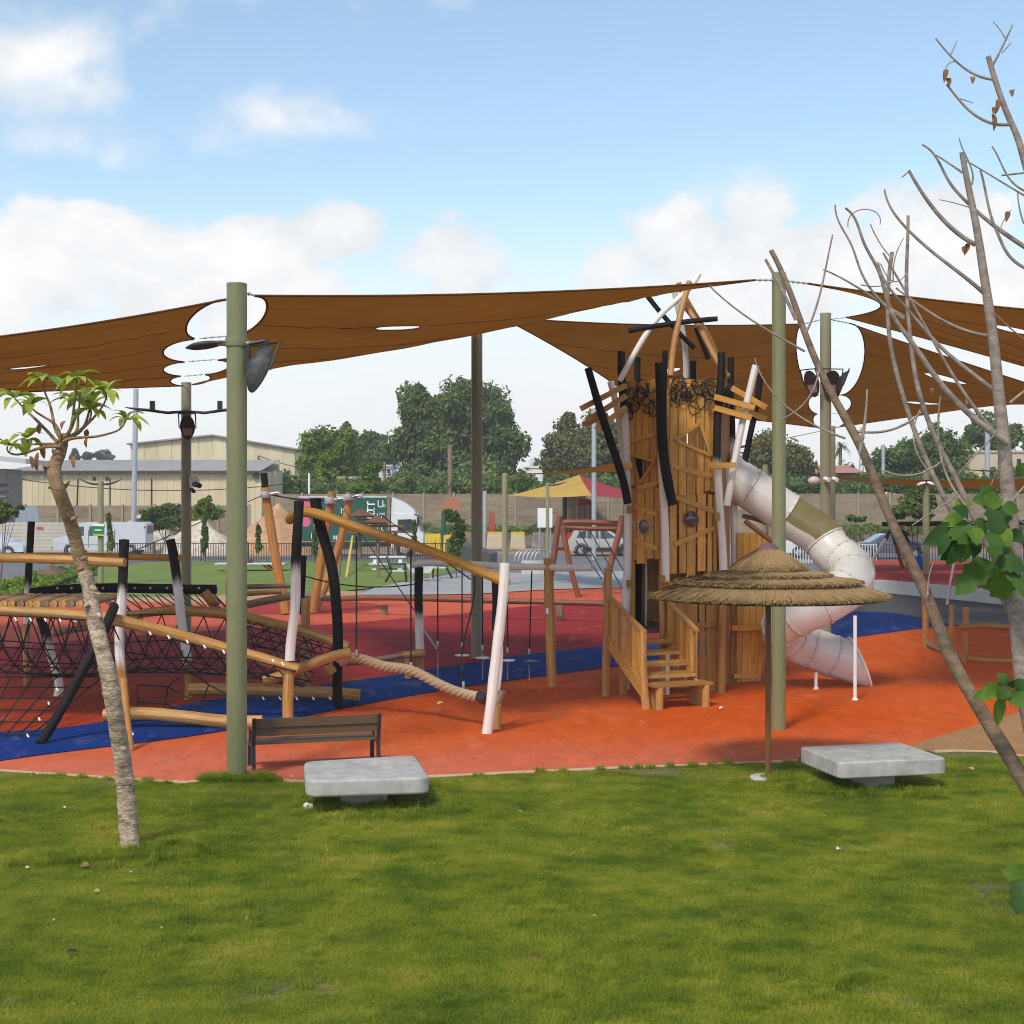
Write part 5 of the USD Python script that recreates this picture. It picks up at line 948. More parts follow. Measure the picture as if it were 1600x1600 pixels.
for u, v, l in ((1479, 108, 22), (1480, 122, 14), (1517, 120, 12), (1558, 155, 25), (1550, 178, 28), (1583, 140, 12), (1512, 380, 20), (1510, 384, 14), (1575, 330, 18), (1455, 606, 14), (1509, 624, 12), (1556, 168, 12)):
    e = P(u, v, FY); obj('dead_leaf', leaf(e, P(u + rng.uniform(-6, 6), v + l, FY - .03), .018, .0, .9, (rng.normal(0, .5), -1, .2)), LFD, fig)
# ---------------------------------------------------------------- lamps, floodlights and cameras on the posts
F_glass = mat('flood_glass', (.28, .16, .14), (.34, .20, .18), rough=.15, spec=.6)
F_dark = mat('flood_body', (.022, .014, .013), (.035, .022, .02), rough=.45); F_weath = mat('worn_flood_body', (.014, .014, .015), (.06, .06, .06), scale=14, rough=.6, detail=8)
def flood(pos, aim, h, w, label, body=F_dark, group=None):
    "an oval shell floodlight with a glass window in its lower half and a yoke"
    o = thing('floodlight', label, 'floodlight', group, loc=pos); aim = unit(aim); sx = unit(np.cross(aim, [0, 0, 1.0])); uy = np.cross(sx, aim)
    a = np.linspace(0, 2 * np.pi, 25)[:-1]; m = M(); rows = []
    for d, k in ((0.0, 1.0), (-.03, .98), (-.10, .72), (-.15, .35), (-.16, .01)):
        rows.append([np.asarray(pos) + aim * d + sx * (w / 2 * k * math.cos(t) * (1 - .18 * max(0, -math.sin(t)))) + uy * (h / 2 * k * math.sin(t)) for t in a])
    R = np.array(rows); n = 24; i, j = np.meshgrid(np.arange(4), np.arange(n), indexing='ij')
    m.add(R.reshape(-1, 3), np.stack([i * n + j, i * n + (j + 1) % n, (i + 1) * n + (j + 1) % n, (i + 1) * n + j], -1).reshape(-1, 4)); m.add(np.vstack([R[0], R[0].mean(0)]), [(k, (k + 1) % n, n) for k in range(n)]); obj('housing', m, body, o)
    c = np.asarray(pos) + aim * .004 - uy * h * .16; obj('glass', M().prism([(-w * .27, -h * .16), (w * .27, -h * .16), (w * .34, h * .13), (-w * .34, h * .13)], c, sx, uy, .008), F_glass, o)
    y_ = M(); y_.rod(np.asarray(pos) + sx * w * .55 - uy * .02, np.asarray(pos) + sx * w * .55 + uy * h * .55, .014); y_.rod(np.asarray(pos) - sx * w * .55 - uy * .02, np.asarray(pos) - sx * w * .55 + uy * h * .55, .014); y_.rod(np.asarray(pos) - sx * w * .57 + uy * h * .55, np.asarray(pos) + sx * w * .57 + uy * h * .55, .014); obj('yoke', y_, K_black, o); return o
def street_arm(u, v, y, span, label, group=None, cams=True, up=.06):
    "two flat lamp heads on arms either side of a post"
    o = thing('double_lamp', label, 'lamp', group, loc=P(u, v, y)); c = P(u, v, y)
    for s in (-1, 1):
        e = c + V(s * span * .55, 0, .02); obj('arm', M().tube([c, c + V(s * span * .3, 0, -.03), e], .035, 8), K_steel if span < 1 else F_weath, o)
        h = M(); h.tube(spline([e - V(s * .12, 0, .0), e + V(s * span * .12, 0, .02), e + V(s * span * .42, 0, .02 + up)], 8), [.05, .08, .085, .08, .07, .06, .045, .02], 10, squash=.45); obj('lamp_head', h, F_weath, o)
        if cams: obj('sensor', M().box(e + V(-s * .02, 0, .13), (.11, .1, .2)), K_black, o)
    return o
yF_ = pF[1]
o = thing('post_lamp', 'flat dark street lamp head and arm clamped to the thick near post', 'lamp', loc=P(370, 535, yF_))
obj('arm', M().tube([P(340, 536, yF_), P(410, 537, yF_ - .05)], .034, 12), K_olive, o); obj('clamp', M().lathe([(pF[1] * 0 + .125, -.05), (.135, -.05), (.135, .05), (.125, .05)], P(370, 535, yF_), 24), K_olive, o)
obj('lamp_head', M().tube(spline([P(357, 535, yF_), P(335, 537, yF_ + .05), P(310, 541, yF_ + .1), P(290, 544, yF_ + .12)], 10), [.05, .07, .09, .13, .15, .16, .16, .14, .10, .02], 14, squash=.28), F_weath, o)
flood(P(407, 577, yF_ - .15), V(.75, .75, -.45), .62, .36, 'worn black floodlight on a bracket at the right of the thick near post', F_weath)
bk = thing('floodlight_bracket', 'black square bracket holding the worn floodlight on the near post', 'bracket', loc=P(398, 560, yF_)); m = M()
for a, b in (((389, 537), (416, 532)), ((416, 530), (416, 580)), ((389, 540), (389, 570)), ((389, 575), (410, 580))): m.rod(P(*a, yF_ - .12), P(*b, yF_ - .12), .022)
obj('bracket_bar', m, K_black, bk)
yL_ = pL[1]
street_arm(291, 643, yL_ - .15, 1.5, 'double-armed lamp with black sensors on the post left of the thick near post')
flood(P(293, 668, yL_ - .35), V(.05, -1, -.25), .60, .36, 'oval dark floodlight with pink glass facing the viewer on the left post')
o = thing('security_camera', 'grey security camera box on the side of the left post', 'camera', loc=P(305, 757, yL_)); obj('box', M().box(P(304, 753, yL_ - .1), (.22, .2, .26)), K_steel, o); obj('lens_tube', M().rod(P(303, 756, yL_ - .15), P(312, 759, yL_ - .4), .06, 12), K_black, o); obj('lens_hood', M().rod(P(300, 765, yL_ - .15), P(303, 768, yL_ - .3), .045, 10), K_black, o)
yB_ = pB[1]
for u, aim, lb in ((1268, (-.8, -.5, -.35), 'black floodlight on the left side of the post behind the slide'), (1299, (.25, -1, -.3), 'black floodlight with pink glass facing the viewer, middle one on the post behind the slide'), (1318, (.9, -.2, -.35), 'black floodlight on the right side of the post behind the slide')):
    flood(P(u, 600, yB_ - .3), V(*aim), .66, .46, lb)
o = thing('security_camera', 'pair of small white cameras on the post behind the slide', 'camera', loc=P(1290, 748, yB_))
for u in (1289, 1302): obj('camera_body', M().rod(P(u, 748, yB_ - .2), P(u + 6, 750, yB_ - .35), .055, 10), K_white, o)
obj('siren', M().ball(P(1272, 751, yB_ - .1), .15, 12, (1, .8, .7)), mat('pinkish_plastic', (.55, .48, .5), rough=.4), o)
# ---------------------------------------------------------------- background: trees, buildings, walls, vehicles
def leafy(name, a, b, c, sc=.35, t=.3):
    N = {'g': ('geometry', {}), 'n': ('noise_texture', {'scale': sc, 'detail': 4.0}), 'r': ('rgb_ramp', {'ramp': [(.30, a), (.5, b), (.72, c)]}), 'ad': ('math', {'math_type': 'multiply_add', 'value2': .34, 'value3': -.17}), 'a2': ('math', {'math_type': 'add'}),
         'p': ('principled_bsdf', {'roughness': .6, 'specular_ior_level': .25}), 't': ('translucent_bsdf', {}), 'm': ('mix_closure', {'fac': t})}
    return usdkit.material(stage, '/World/Looks/' + name, N, [('g.position', 'n.vector'), ('g.random_per_island', 'ad.value1'), ('n.fac', 'a2.value1'), ('ad.value', 'a2.value2'), ('a2.value', 'r.fac'), ('r.color', 'p.base_color'), ('r.color', 't.color'), ('p.BSDF', 'm.closure1'), ('t.BSDF', 'm.closure2')], surface='m.closure')
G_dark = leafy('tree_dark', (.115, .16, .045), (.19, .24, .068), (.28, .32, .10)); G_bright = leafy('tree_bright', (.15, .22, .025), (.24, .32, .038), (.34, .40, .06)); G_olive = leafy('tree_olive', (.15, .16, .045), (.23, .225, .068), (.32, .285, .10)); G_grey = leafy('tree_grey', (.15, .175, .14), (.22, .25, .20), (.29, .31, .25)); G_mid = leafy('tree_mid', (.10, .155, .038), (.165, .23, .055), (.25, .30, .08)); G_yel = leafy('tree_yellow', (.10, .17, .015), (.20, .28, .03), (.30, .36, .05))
TRUNK = mat('tree_bark', (.10, .075, .05), (.20, .15, .11), scale=6, rough=.9, bump=.5)
def clumps(lobes, n, size, seed, droop=0.0, shell=.45, aspect=1.0):
    "leaf-sized faces spread through ellipsoid lobes (centre, radii)"
    r = np.random.default_rng(seed); vol = np.array([np.prod(q[1]) ** (2 / 3) for q in lobes]); cnt = (n * vol / vol.sum()).astype(int); C, Nn = [], []
    subs = []
    for (c, rad), k in zip(lobes, cnt):
        n_s = 13 if k > 150 else 5
        for q in range(n_s):
            d = r.normal(size=3); d /= np.linalg.norm(d); f_ = r.uniform(.30, .58); subs.append((np.asarray(c) + d * np.asarray(rad) * r.uniform(.45, .88), np.asarray(rad) * f_ * np.array([1, 1, r.uniform(.7, 1.1)]), max(4, int(k / (n_s + 3)))))
        subs.append((c, np.asarray(rad) * .72, int(k * 3 / (n_s + 3))))
    for c, rad, k in subs:
        d = r.normal(size=(k, 3)); d /= np.linalg.norm(d, axis=1, keepdims=True); rr = 1 - shell * r.random(k) ** 1.6
        bump = .55 + .85 * meshkit.fbm(d * 2.3 + seed, 3, seed % 7)
        C.append(np.asarray(c) + d * np.asarray(rad) * (rr * bump)[:, None]); Nn.append(d)
    C, Nn = np.vstack(C), np.vstack(Nn); k = len(C)
    nn = Nn * .7 + r.normal(size=(k, 3)) * .6 + V(0, 0, .35); nn /= np.linalg.norm(nn, axis=1, keepdims=True)
    t = r.normal(size=(k, 3)); t[:, 2] -= droop; t -= nn * (t * nn).sum(1, keepdims=True); t /= np.linalg.norm(t, axis=1, keepdims=True) + 1e-9; b = np.cross(nn, t)
    s = size * r.uniform(.55, 1.5, k)[:, None]; a = aspect
    v = np.stack([C - t * s * a * .5, C + b * s * .36 - t * s * .05, C + t * s * a * .55, C - b * s * .36 + t * s * .04], 1).reshape(-1, 3)
    f = np.arange(4 * k).reshape(-1, 4); return v, f
def tree(name, label, y, lobes_px, base_px, n, size, material, seed, trunk_w=8, droop=.0, cat='tree', group=None, depth=.8, aspect=1.0, zbase=0.0):
    lobes = []
    for u, v, ru, rv in lobes_px: c = P(u, v, y + rng.uniform(-.5, .5) * ru * y / FPX * depth); lobes.append((c, (ru * y / FPX, ru * y / FPX * depth, rv * y / FPX)))
    b = P(base_px[0], 700, y); b[2] = zbase; o = thing(name, label, cat, group, loc=b)
    w = trunk_w * y / FPX / 2; top = np.mean([l[0] for l in lobes], 0)
    m = M(); m.tube(spline([b, b + (top - b) * .35 + V(.2 * w, 0, 0), b + (top - b) * .8], 10), np.linspace(w, w * .5, 10), 9, wob=.1)
    for c, rad in lobes: m.tube(spline([b + (top - b) * .3, (b + (top - b) * .3 + c) / 2 + V(0, 0, -.1 * rad[2]), c], 7), np.linspace(w * .5, w * .15, 7), 6)
    obj('trunk', m, TRUNK, o)
    v, f = clumps(lobes, n, size, seed, droop, aspect=aspect); obj('crown', M().add(v, f), material, o, smooth=False); return o
tree('leafy_tree', 'largest tree, dark green with drooping boughs, rising behind the wooden utility pole', 150, [(655, 640, 34, 44), (648, 690, 42, 45), (720, 648, 44, 52), (700, 705, 55, 50), (775, 655, 38, 42), (785, 710, 44, 52), (740, 745, 60, 30), (655, 740, 34, 30), (800, 690, 28, 40), (722, 612, 24, 22), (655, 612, 14, 16), (686, 652, 34, 34), (752, 640, 36, 40), (690, 690, 44, 44), (752, 690, 48, 46)], (725, 775), 49400, 0.33, G_dark, 1, 16, .9, aspect=1.5)
tree('leafy_tree', 'round bright green tree right of the cream warehouse', 140, [(500, 705, 34, 38), (535, 700, 30, 36), (515, 735, 45, 34), (485, 735, 22, 32)], (510, 770), 17100, 0.28, G_bright, 2, 9)
tree('leafy_tree', 'grey-green tree peeping out behind the round bright green tree', 190, [(545, 680, 16, 18), (580, 690, 24, 18), (600, 712, 24, 26), (570, 720, 40, 28), (540, 672, 9, 13)], (575, 770), 13300, 0.33, G_mid, 3, 8)
tree('leafy_tree', 'broad olive tree left of the tower behind the yellow and red canopy', 150, [(893, 690, 38, 42), (930, 675, 36, 36), (910, 720, 62, 38), (955, 705, 40, 44), (868, 722, 26, 28), (985, 720, 40, 36)], (910, 775), 28500, 0.32, G_olive, 4, 14, .5)
tree('leafy_tree', 'dusty olive tree behind the post next to the umbrella', 150, [(1200, 712, 38, 36), (1235, 720, 34, 36), (1180, 730, 30, 34), (1258, 738, 20, 24)], (1210, 775), 17100, 0.30, G_olive, 5, 10, .6)
tree('leafy_tree', 'tall dark green tree behind the bare stems, left of the beige wall', 150, [(1470, 690, 26, 30), (1440, 705, 34, 28), (1405, 715, 34, 24), (1480, 715, 34, 34), (1380, 728, 26, 18), (1440, 728, 50, 24)], (1455, 765), 24700, 0.30, G_mid, 6, 12)
tree('leafy_tree', 'umbrella-topped dark tree behind the beige wall at the right edge', 165, [(1545, 668, 34, 20), (1520, 682, 22, 18), (1580, 680, 24, 22), (1555, 690, 36, 22)], (1550, 765), 13300, 0.33, G_dark, 7, 9)
tree('leafy_tree', 'small tree at the far right edge above the beige wall', 160, [(1610, 692, 16, 14), (1640, 700, 30, 20)], (1620, 760), 3420, 0.30, G_mid, 8, 5)
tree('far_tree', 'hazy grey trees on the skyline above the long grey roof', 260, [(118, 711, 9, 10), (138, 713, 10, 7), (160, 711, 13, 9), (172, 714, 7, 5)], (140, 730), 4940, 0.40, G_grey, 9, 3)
tree('young_street_tree', 'slender yellow-green young tree in front of the green truck roof', 118, [(575, 735, 14, 14), (582, 752, 20, 14), (570, 765, 26, 14), (590, 728, 10, 9)], (578, 790), 4940, 0.22, G_yel, 10, 2.5, .2)
tree('young_street_tree', 'thin feathery young tree beside the dark middle post', 66, [(708, 808, 10, 9), (718, 822, 8, 12), (716, 845, 11, 14), (712, 860, 9, 10), (700, 800, 7, 4)], (713, 878), 2660, 0.15, G_mid, 11, 2.2, .5, aspect=1.6)
tree('slim_cypress', 'narrow dark cypress by the railing left of the sand heap', 82, [(320, 810, 5, 12), (320, 830, 5.5, 16), (320, 850, 6, 16)], (320, 872), 2090, 0.11, G_mid, 12, 2)
tree('slim_cypress', 'narrow cypress in front of the orange sand heap', 82, [(404, 830, 3.5, 12), (404, 850, 4.5, 16)], (404, 874), 700, .16, G_dark, 13, 2)
tree('slim_cypress', 'narrow leaning cypress in front of the back doors of the white van', 80, [(170, 812, 4, 12), (172, 832, 4.5, 16), (174, 850, 4.5, 14)], (175, 872), 800, .16, G_dark, 14, 2)
tree('slim_cypress', 'narrow cypress behind the leaning orange logs', 82, [(492, 835, 4, 16), (492, 855, 5, 14)], (492, 872), 700, .16, G_mid, 15, 2)
tree('slim_cypress', 'narrow cypress at the nose of the green truck', 82, [(647, 825, 3.5, 16), (647, 845, 4, 14)], (647, 872), 650, .15, G_mid, 16, 2)
tree('shrub', 'spreading green shrub left of the lamp post with cameras, behind the white hoarding', 100, [(235, 803, 18, 13), (262, 797, 22, 16), (285, 803, 18, 16), (250, 813, 36, 14), (275, 815, 26, 12)], (255, 820), 5700, 0.18, G_mid, 17, 3, cat='bush')
tree('shrub', 'yellow-green shrub right of the lamp post with cameras', 95, [(318, 790, 14, 12), (335, 800, 16, 12), (308, 806, 16, 10), (325, 780, 6, 6)], (318, 825), 4180, 0.17, G_bright, 18, 3, cat='bush')
tree('shrub', 'dark shrub cut by the left edge of the picture', 62, [(5, 795, 14, 13), (18, 800, 14, 8), (-10, 805, 20, 16), (30, 792, 8, 4)], (0, 840), 2850, 0.13, G_dark, 19, 3, cat='bush')
tree('shrub', 'low scraggy shrub behind the bare stems in front of the pale wall', 80, [(1430, 775, 20, 14), (1420, 792, 26, 14), (1450, 784, 14, 14), (1405, 800, 16, 12), (1440, 803, 20, 12)], (1425, 815), 2470, 0.16, G_mid, 20, 2, cat='bush')
tree('shrub', 'green shrub in front of the pale wall beside the slide', 85, [(1330, 808, 10, 6), (1345, 812, 10, 5)], (1335, 820), 300, .2, G_mid, 21, 1.5, cat='bush')
def belt(name, label, spec, n, size, material, seed):
    lobes = [(P(u, v, y), (ru * y / FPX, 3.0, rv * y / FPX)) for u, v, ru, rv, y in spec]
    v, f = clumps(lobes, n, size, seed, .2, .8); return obj(name, M().add(v, f), material, None, label, 'scrub', None, 'stuff', smooth=False)
r_ = np.random.default_rng(5)
belt('scrub_belt', 'belt of green scrub rising behind the pale concrete wall', [(u, 768 + 4 * r_.random() - h, 26, 10 + h, 128 + 12 * r_.random()) for u, h in zip(np.arange(430, 1760, 22), 6 + 9 * r_.random(70))], 42000, .32, G_mid, 31)
belt('far_scrub', 'far line of trees and scrub along the skyline', [(u, 752 - h * .4, 40, 14 + h, 210 + 30 * r_.random()) for u, h in zip(np.arange(430, 1760, 26), 10 * r_.random(60))], 16000, .7, G_dark, 32)
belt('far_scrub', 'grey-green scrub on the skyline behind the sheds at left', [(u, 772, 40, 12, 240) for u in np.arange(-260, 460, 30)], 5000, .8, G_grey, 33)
belt('weeds', 'rough weeds along the foot of the pale concrete wall', [(u, 824 + 6 * r_.random(), 26, 8, 108 + 4 * r_.random()) for u in list(np.arange(600, 1010, 16)) + list(np.arange(1240, 1620, 16))], 6000, .28, G_mid, 34)
belt('weeds', 'rough green weeds on the hump at the left end of the back lawn', [(u, v, 16, 9, ground_depth(v + 8)) for u, v in ((15, 915), (40, 908), (65, 900), (90, 895), (115, 891), (30, 924), (60, 918), (-20, 920), (95, 905), (130, 893))], 5200, .16, G_bright, 35)
def palm(u, v, y, h, label):
    b = P(u, v, y); o = thing('palm_tree', label, 'palm tree', loc=V(b[0], b[1], 0)); obj('trunk', M().tube([V(b[0], y, 0), b], .22, 8), TRUNK, o); m = M()
    for k in range(22): a = k * 2.4; e = .9 - 1.5 * (k % 7) / 6; d = V(math.cos(a) * math.cos(e), math.sin(a) * math.cos(e), math.sin(e)); t = leaf(b, b + d * h, h * .10, .35, .3, (0, 0, 1)); m.add(t.v[0], t.f[0])
    obj('crown', m, G_mid, o)
palm(1313, 700, 190, 1.6, 'distant palm with a round crown above the red tiled roof'); palm(838, 722, 180, 1.2, 'small distant palm above the white house')
# ---- walls and fences
CW = mat('precast_concrete', (.185, .145, .095), (.29, .235, .165), scale=.6, rough=.9, stretch=(1, 1, 5), fine=(4, .14), tone=.10, bump=.3, bscale=9)
CWP = mat('precast_post', (.26, .22, .165), (.33, .285, .22), scale=.8, rough=.9)
def precast(name, label, y0, y1, u0, u1, vtop, rows, zb=0.0, bay=2.35):
    a, b = P(u0, vtop, y0), P(u1, vtop, y1); zt = (a[2] + b[2]) / 2; a[2] = b[2] = 0; o = thing(name, label, 'wall', loc=a); d = unit(b - a); n = int(np.linalg.norm(b - a) / bay); h = (zt - zb) / rows
    for k in range(n + 1): q = a + d * bay * k; obj('wall_post', M().box(q + V(0, -.03, (zt + .1) / 2), (.16, .22, zt + .1)), CWP, o)
    for k in range(n):
        for j in range(rows): q0, q1 = a + d * (bay * k + .09), a + d * (bay * (k + 1) - .09); z = zb + h * (j + .5); obj('wall_panel', M().board(q0 + V(0, 0, z), q1 + V(0, 0, z), .10 + .05 * rng.random(), h - .004, V(0, 0, 1)), CW, o)
precast('concrete_wall', 'long pale brown precast concrete wall with posts behind the vehicles', 116, 112, 425, 1780, 771.5, 6)
precast('concrete_wall', 'grey-brown concrete wall in front of the cream shed at left', 112, 114, 40, 422, 790, 3)
H_white = mat('white_hoarding', (.42, .40, .345), (.50, .475, .415), scale=.5, rough=.6)
ho = thing('hoarding', 'white ribbed metal hoarding behind the white van', 'hoarding', loc=P(0, 815, 101))
for k in range(9):
    a, b = P(-140, 816 + 5.6 * k, 101), P(237, 816 + 5.6 * k, 101); obj('hoarding_sheet', M().board(a + V(0, .02 * (k % 2), -.12), b + V(0, .02 * (k % 2), -.12), .05, .225, V(0, 0, 1)), H_white, ho)
obj('red_label', M().board(P(57, 825, 100.9), P(67, 825, 100.9), .02, .14, V(0, 0, 1)), mat('red_label_paint', (.5, .06, .05), rough=.5), ho)
bf_ = thing('panel_fence', 'blue-grey metal panel fence beside the shrub at the left edge', 'fence', loc=P(30, 810, 106))
for k in range(4): a, b = P(22 + 9.5 * k, 808 - 1.5 * k, 106), P(31 + 9.5 * k, 806 - 1.5 * k, 106); obj('fence_panel', M().board(a, b, .05, 1.1, V(0, 0, 1)), mat('blue_grey_paint', (.22, .27, .33), (.28, .33, .38), rough=.5) if k == 0 else '/World/Looks/blue_grey_paint', bf_)
R_fence = mat('fence_paint', (.035, .030, .028), (.05, .044, .04), rough=.5); R_pale = mat('pale_fence_paint', (.55, .56, .58), (.62, .63, .65), rough=.5)
def railing(label, u0, u1, vt, y, material, gap=.115, h=None, r=.012, y1=None):
    a, b = P(u0, vt, y), P(u1, vt, y1 or y); h = h or a[2] - .05; o = thing('railing', label, 'railing', loc=V(a[0], a[1], 0)); d = unit(b - a); L = np.linalg.norm(b - a)
    m = M(); m.rod(a, b, .022, 5); obj('top_rail', m, material, o); obj('bottom_rail', M().rod(a - V(0, 0, h - .12), b - V(0, 0, h - .12), .022, 5), material, o)
    m = M()
    for s in np.arange(0, L, gap): m.box(a + d * s - V(0, 0, h / 2), (r * 2, r * 2, h), 0)
    obj('bars', m, material, o, kind='stuff')
    for s in np.arange(0, L, 2.6): obj('railing_post', M().box(a + d * s - V(0, 0, h / 2 - .05), (.07, .07, h + .1)), material, o)
railing('dark metal railing along the back lawn behind the climbing course', 168, 722, 849, 83.5, R_fence, .14, r=.016)
railing('pale upright-bar railing behind the tube slide and swing', 1224, 1372, 851, 80, R_pale, .15, r=.022)
railing('dark railing behind the far swing at right', 1372, 1640, 850, 79, R_fence, .15, r=.018)
# ---- buildings
B_cream = mat('cream_cladding', (.56, .47, .30), (.64, .55, .37), scale=.4, rough=.6, stretch=(1, 1, .15), fine=(2.5, .06), tone=.04); B_roof = mat('grey_roof_sheet', (.29, .26, .245), (.35, .32, .305), scale=.5, rough=.6, tone=.05); B_trim = mat('dark_trim', (.06, .05, .045), rough=.6)
sh = thing('long_shed', 'long low cream metal shed with a grey-brown roof at left', 'building', loc=P(5, 785, 125)); ye = 125
x0, x1 = P(5, 735, ye)[0], P(409, 735, ye)[0]; ze = P(5, 736, ye)[2]; zr = P(5, 719, 134)[2]; nP = 22
for k in range(nP):
    xa, xb = x0 + (x1 - x0) * k / nP, x0 + (x1 - x0) * (k + 1) / nP; m = M()
    for j in range(4): q0, q1 = xa + (xb - xa) * j / 4, xa + (xb - xa) * (j + 1) / 4; m.box(V((q0 + q1) / 2, ye - .02 * (j % 2), ze / 2), (q1 - q0 - .01, .10, ze - .15))
    obj('wall_sheet', m, B_cream, sh)
    a, b = V((xa + xb) / 2, ye - .5, ze), V((xa + xb) / 2 + 2.6 * (1 - k / nP), 134, zr); obj('roof_sheet', M().board(a, b, xb - xa - .03, .06, V(0, 0, 1)), B_roof, sh)
obj('eave_trim', M().board(V(x0 - .2, ye - .55, ze - .06), V(x1 + .2, ye - .55, ze - .06), .1, .16, V(0, 0, 1)), B_trim, sh); obj('end_wall', M().box(V(x1 - .1, ye + 4.6, ze / 2), (.2, 9, ze)), B_cream, sh); obj('end_wall', M().box(V(x0 + .1, ye + 4.6, ze / 2), (.2, 9, ze)), B_cream, sh); obj('rear_wall', M().box(V((x0 + x1) / 2, 134.4, zr / 2), (x1 - x0, .2, zr - .1)), B_cream, sh)
for u in (16, 400): o = obj('wall_lamp', M().box(P(u, 743, ye - .25), (.5, .25, .45)), mat('green_lamp_box', (.03, .05, .035), rough=.5) if u == 16 else '/World/Looks/green_lamp_box', sh)
big = thing('big_warehouse', 'tall cream gabled warehouse behind the long shed', 'building', loc=P(330, 785, 150)); yb = 150
xl, xr = P(204, 700, yb)[0], P(461, 700, yb)[0]; zl, zrr, zp, xp = P(204, 694, yb)[2], P(461, 702, yb)[2], P(333, 680, yb)[2], P(333, 680, yb)[0]
for k in range(12):
    xa, xb = xl + (xr - xl) * k / 12, xl + (xr - xl) * (k + 1) / 12; zf = lambda x: zl + (zp - zl) * (x - xl) / (xp - xl) if x < xp else zp + (zrr - zp) * (x - xp) / (xr - xp)
    obj('wall_sheet', M().prism([(xa + .015, 0), (xb - .015, 0), (xb - .015, zf(xb)), (xa + .015, zf(xa))], V(0, yb + .03 * (k % 2), 0), V(1, 0, 0), V(0, 0, 1), .1), B_cream, big)
for a, b in ((V(xl - .3, 0, zl), V(xp, 0, zp)), (V(xp, 0, zp), V(xr + .3, 0, zrr))):
    q = [a + V(0, yb - .5, .08), b + V(0, yb - .5, .08)]; m = M(); m.hexa([q[0] - V(0, 0, .15), q[1] - V(0, 0, .15), q[1] + V(0, 30, -.15), q[0] + V(0, 30, -.15), q[0], q[1], q[1] + V(0, 30, 0), q[0] + V(0, 30, 0)]); obj('roof_slope', m, B_roof, big)
for x in (xl + .1, xr - .1): obj('side_wall', M().box(V(x, yb + 14.6, 4.4), (.2, 28.8, 8.6)), B_cream, big)
obj('down_pipe', M().rod(P(404, 712, 149.6), P(404, 750, 149.6), .09, 6), mat('rust_pipe', (.22, .08, .05), rough=.7), big)
an = thing('shed_annex', 'narrow cream annex at the right end of the long shed', 'building', loc=P(418, 785, 128)); obj('wall', M().box(V(P(419, 0, 130)[0], 132, 3.0), (P(430, 0, 130)[0] - P(408, 0, 130)[0], 4, 6.0)), B_cream, an); obj('door', M().box(V(P(414, 0, 129.9)[0], 129.96, 2.4), (.7, .1, 4.6)), B_trim, an)
gs = thing('grey_shed', 'grey shed with a light sloping roof at the left edge', 'building', loc=P(-40, 785, 112)); xa, xb = P(-160, 0, 112)[0], P(6, 0, 112)[0]
obj('wall', M().box(V((xa + xb) / 2, 114, 2.9), (xb - xa, 4, 5.8)), mat('grey_block', (.20, .195, .185), (.26, .25, .24), rough=.8), gs); obj('roof', M().board(V(xa, 113, P(0, 700, 112)[2]), V(P(52, 0, 112)[0], 113, P(0, 722, 112)[2]), 6, .35, V(0, 0, 1)), mat('light_roof', (.42, .43, .45), (.48, .49, .5), rough=.5), gs)
for k in range(4): obj('louvre', M().box(V(P(2, 0, 111.9)[0], 111.9, 3.1 + .5 * k), (.8, .15, .2)), B_trim, gs)
def house(name, label, y, u0, u1, v0, v1, wallc, roof=None, wins=(), roof_v=None, hip=True):
    a, b = P(u0, v1, y), P(u1, v1, y); zt = P(u0, v0, y)[2]; o = thing(name, label, 'building', loc=V(a[0], y, 0)); w = b[0] - a[0]
    wm = mat(name.replace('house', 'wall') + f'_{int(u0)}', tuple(.9 * c for c in wallc), wallc, scale=.5, rough=.85)
    obj('wall', M().box(V((a[0] + b[0]) / 2, y + 4, zt / 2), (w, 8, zt)), wm, o)
    for uu, vv, wu, wv in wins: q = P(uu, vv, y - .03); f = obj('window', M().box(q, (wu * y / FPX, .12, wv * y / FPX)), K_black, o); obj('sill', M().box(q - V(0, .05, wv * y / FPX / 2 + .06), (wu * y / FPX * 1.15, .25, .1)), wm, f)
    if roof:
        zt2 = P(u0, roof_v, y)[2]; c = V((a[0] + b[0]) / 2, y + 4, 0); e = .6
        lo = [V(a[0] - e, y - e, zt), V(b[0] + e, y - e, zt), V(b[0] + e, y + 8 + e, zt), V(a[0] - e, y + 8 + e, zt)]; ins = w * .12; hi = [V(a[0] + ins, y + 3, zt2), V(b[0] - ins, y + 3, zt2), V(b[0] - ins, y + 5, zt2), V(a[0] + ins, y + 5, zt2)]
        obj('roof', M().hexa(lo + hi), roof, o)
    else: obj('parapet', M().box(V((a[0] + b[0]) / 2, y + .0, zt + .1), (w + .2, .3, .2)), wm, o)
    return o
house('small_house', 'small beige house with dark windows above the green truck', 138, 528, 572, 748, 775, (.55, .44, .33), None, ((538, 757, 7, 8), (556, 758, 6, 9)))
house('white_house', 'white flat-roofed house high behind the slender young tree', 165, 592, 612, 729, 760, (.62, .62, .63), None, ((600, 736, 5, 6), (607, 736, 4, 6)))
house('white_house', 'low white house in the gap left of the olive tree', 175, 818, 848, 731, 765, (.75, .75, .76), None, ())
house('tiled_house', 'house with a faded red and brown tiled roof behind the scrub', 160, 1248, 1344, 739, 770, (.20, .14, .11), mat('red_tiles', (.36, .11, .10), (.45, .22, .17), scale=.25, rough=.8, fine=(5, .15)), (), 726)
house('beige_house', 'long beige flat building above the scrub at the right edge', 155, 1516, 1720, 707, 765, (.56, .46, .34), None, ((1592, 722, 6, 10), (1560, 724, 2, 12)))
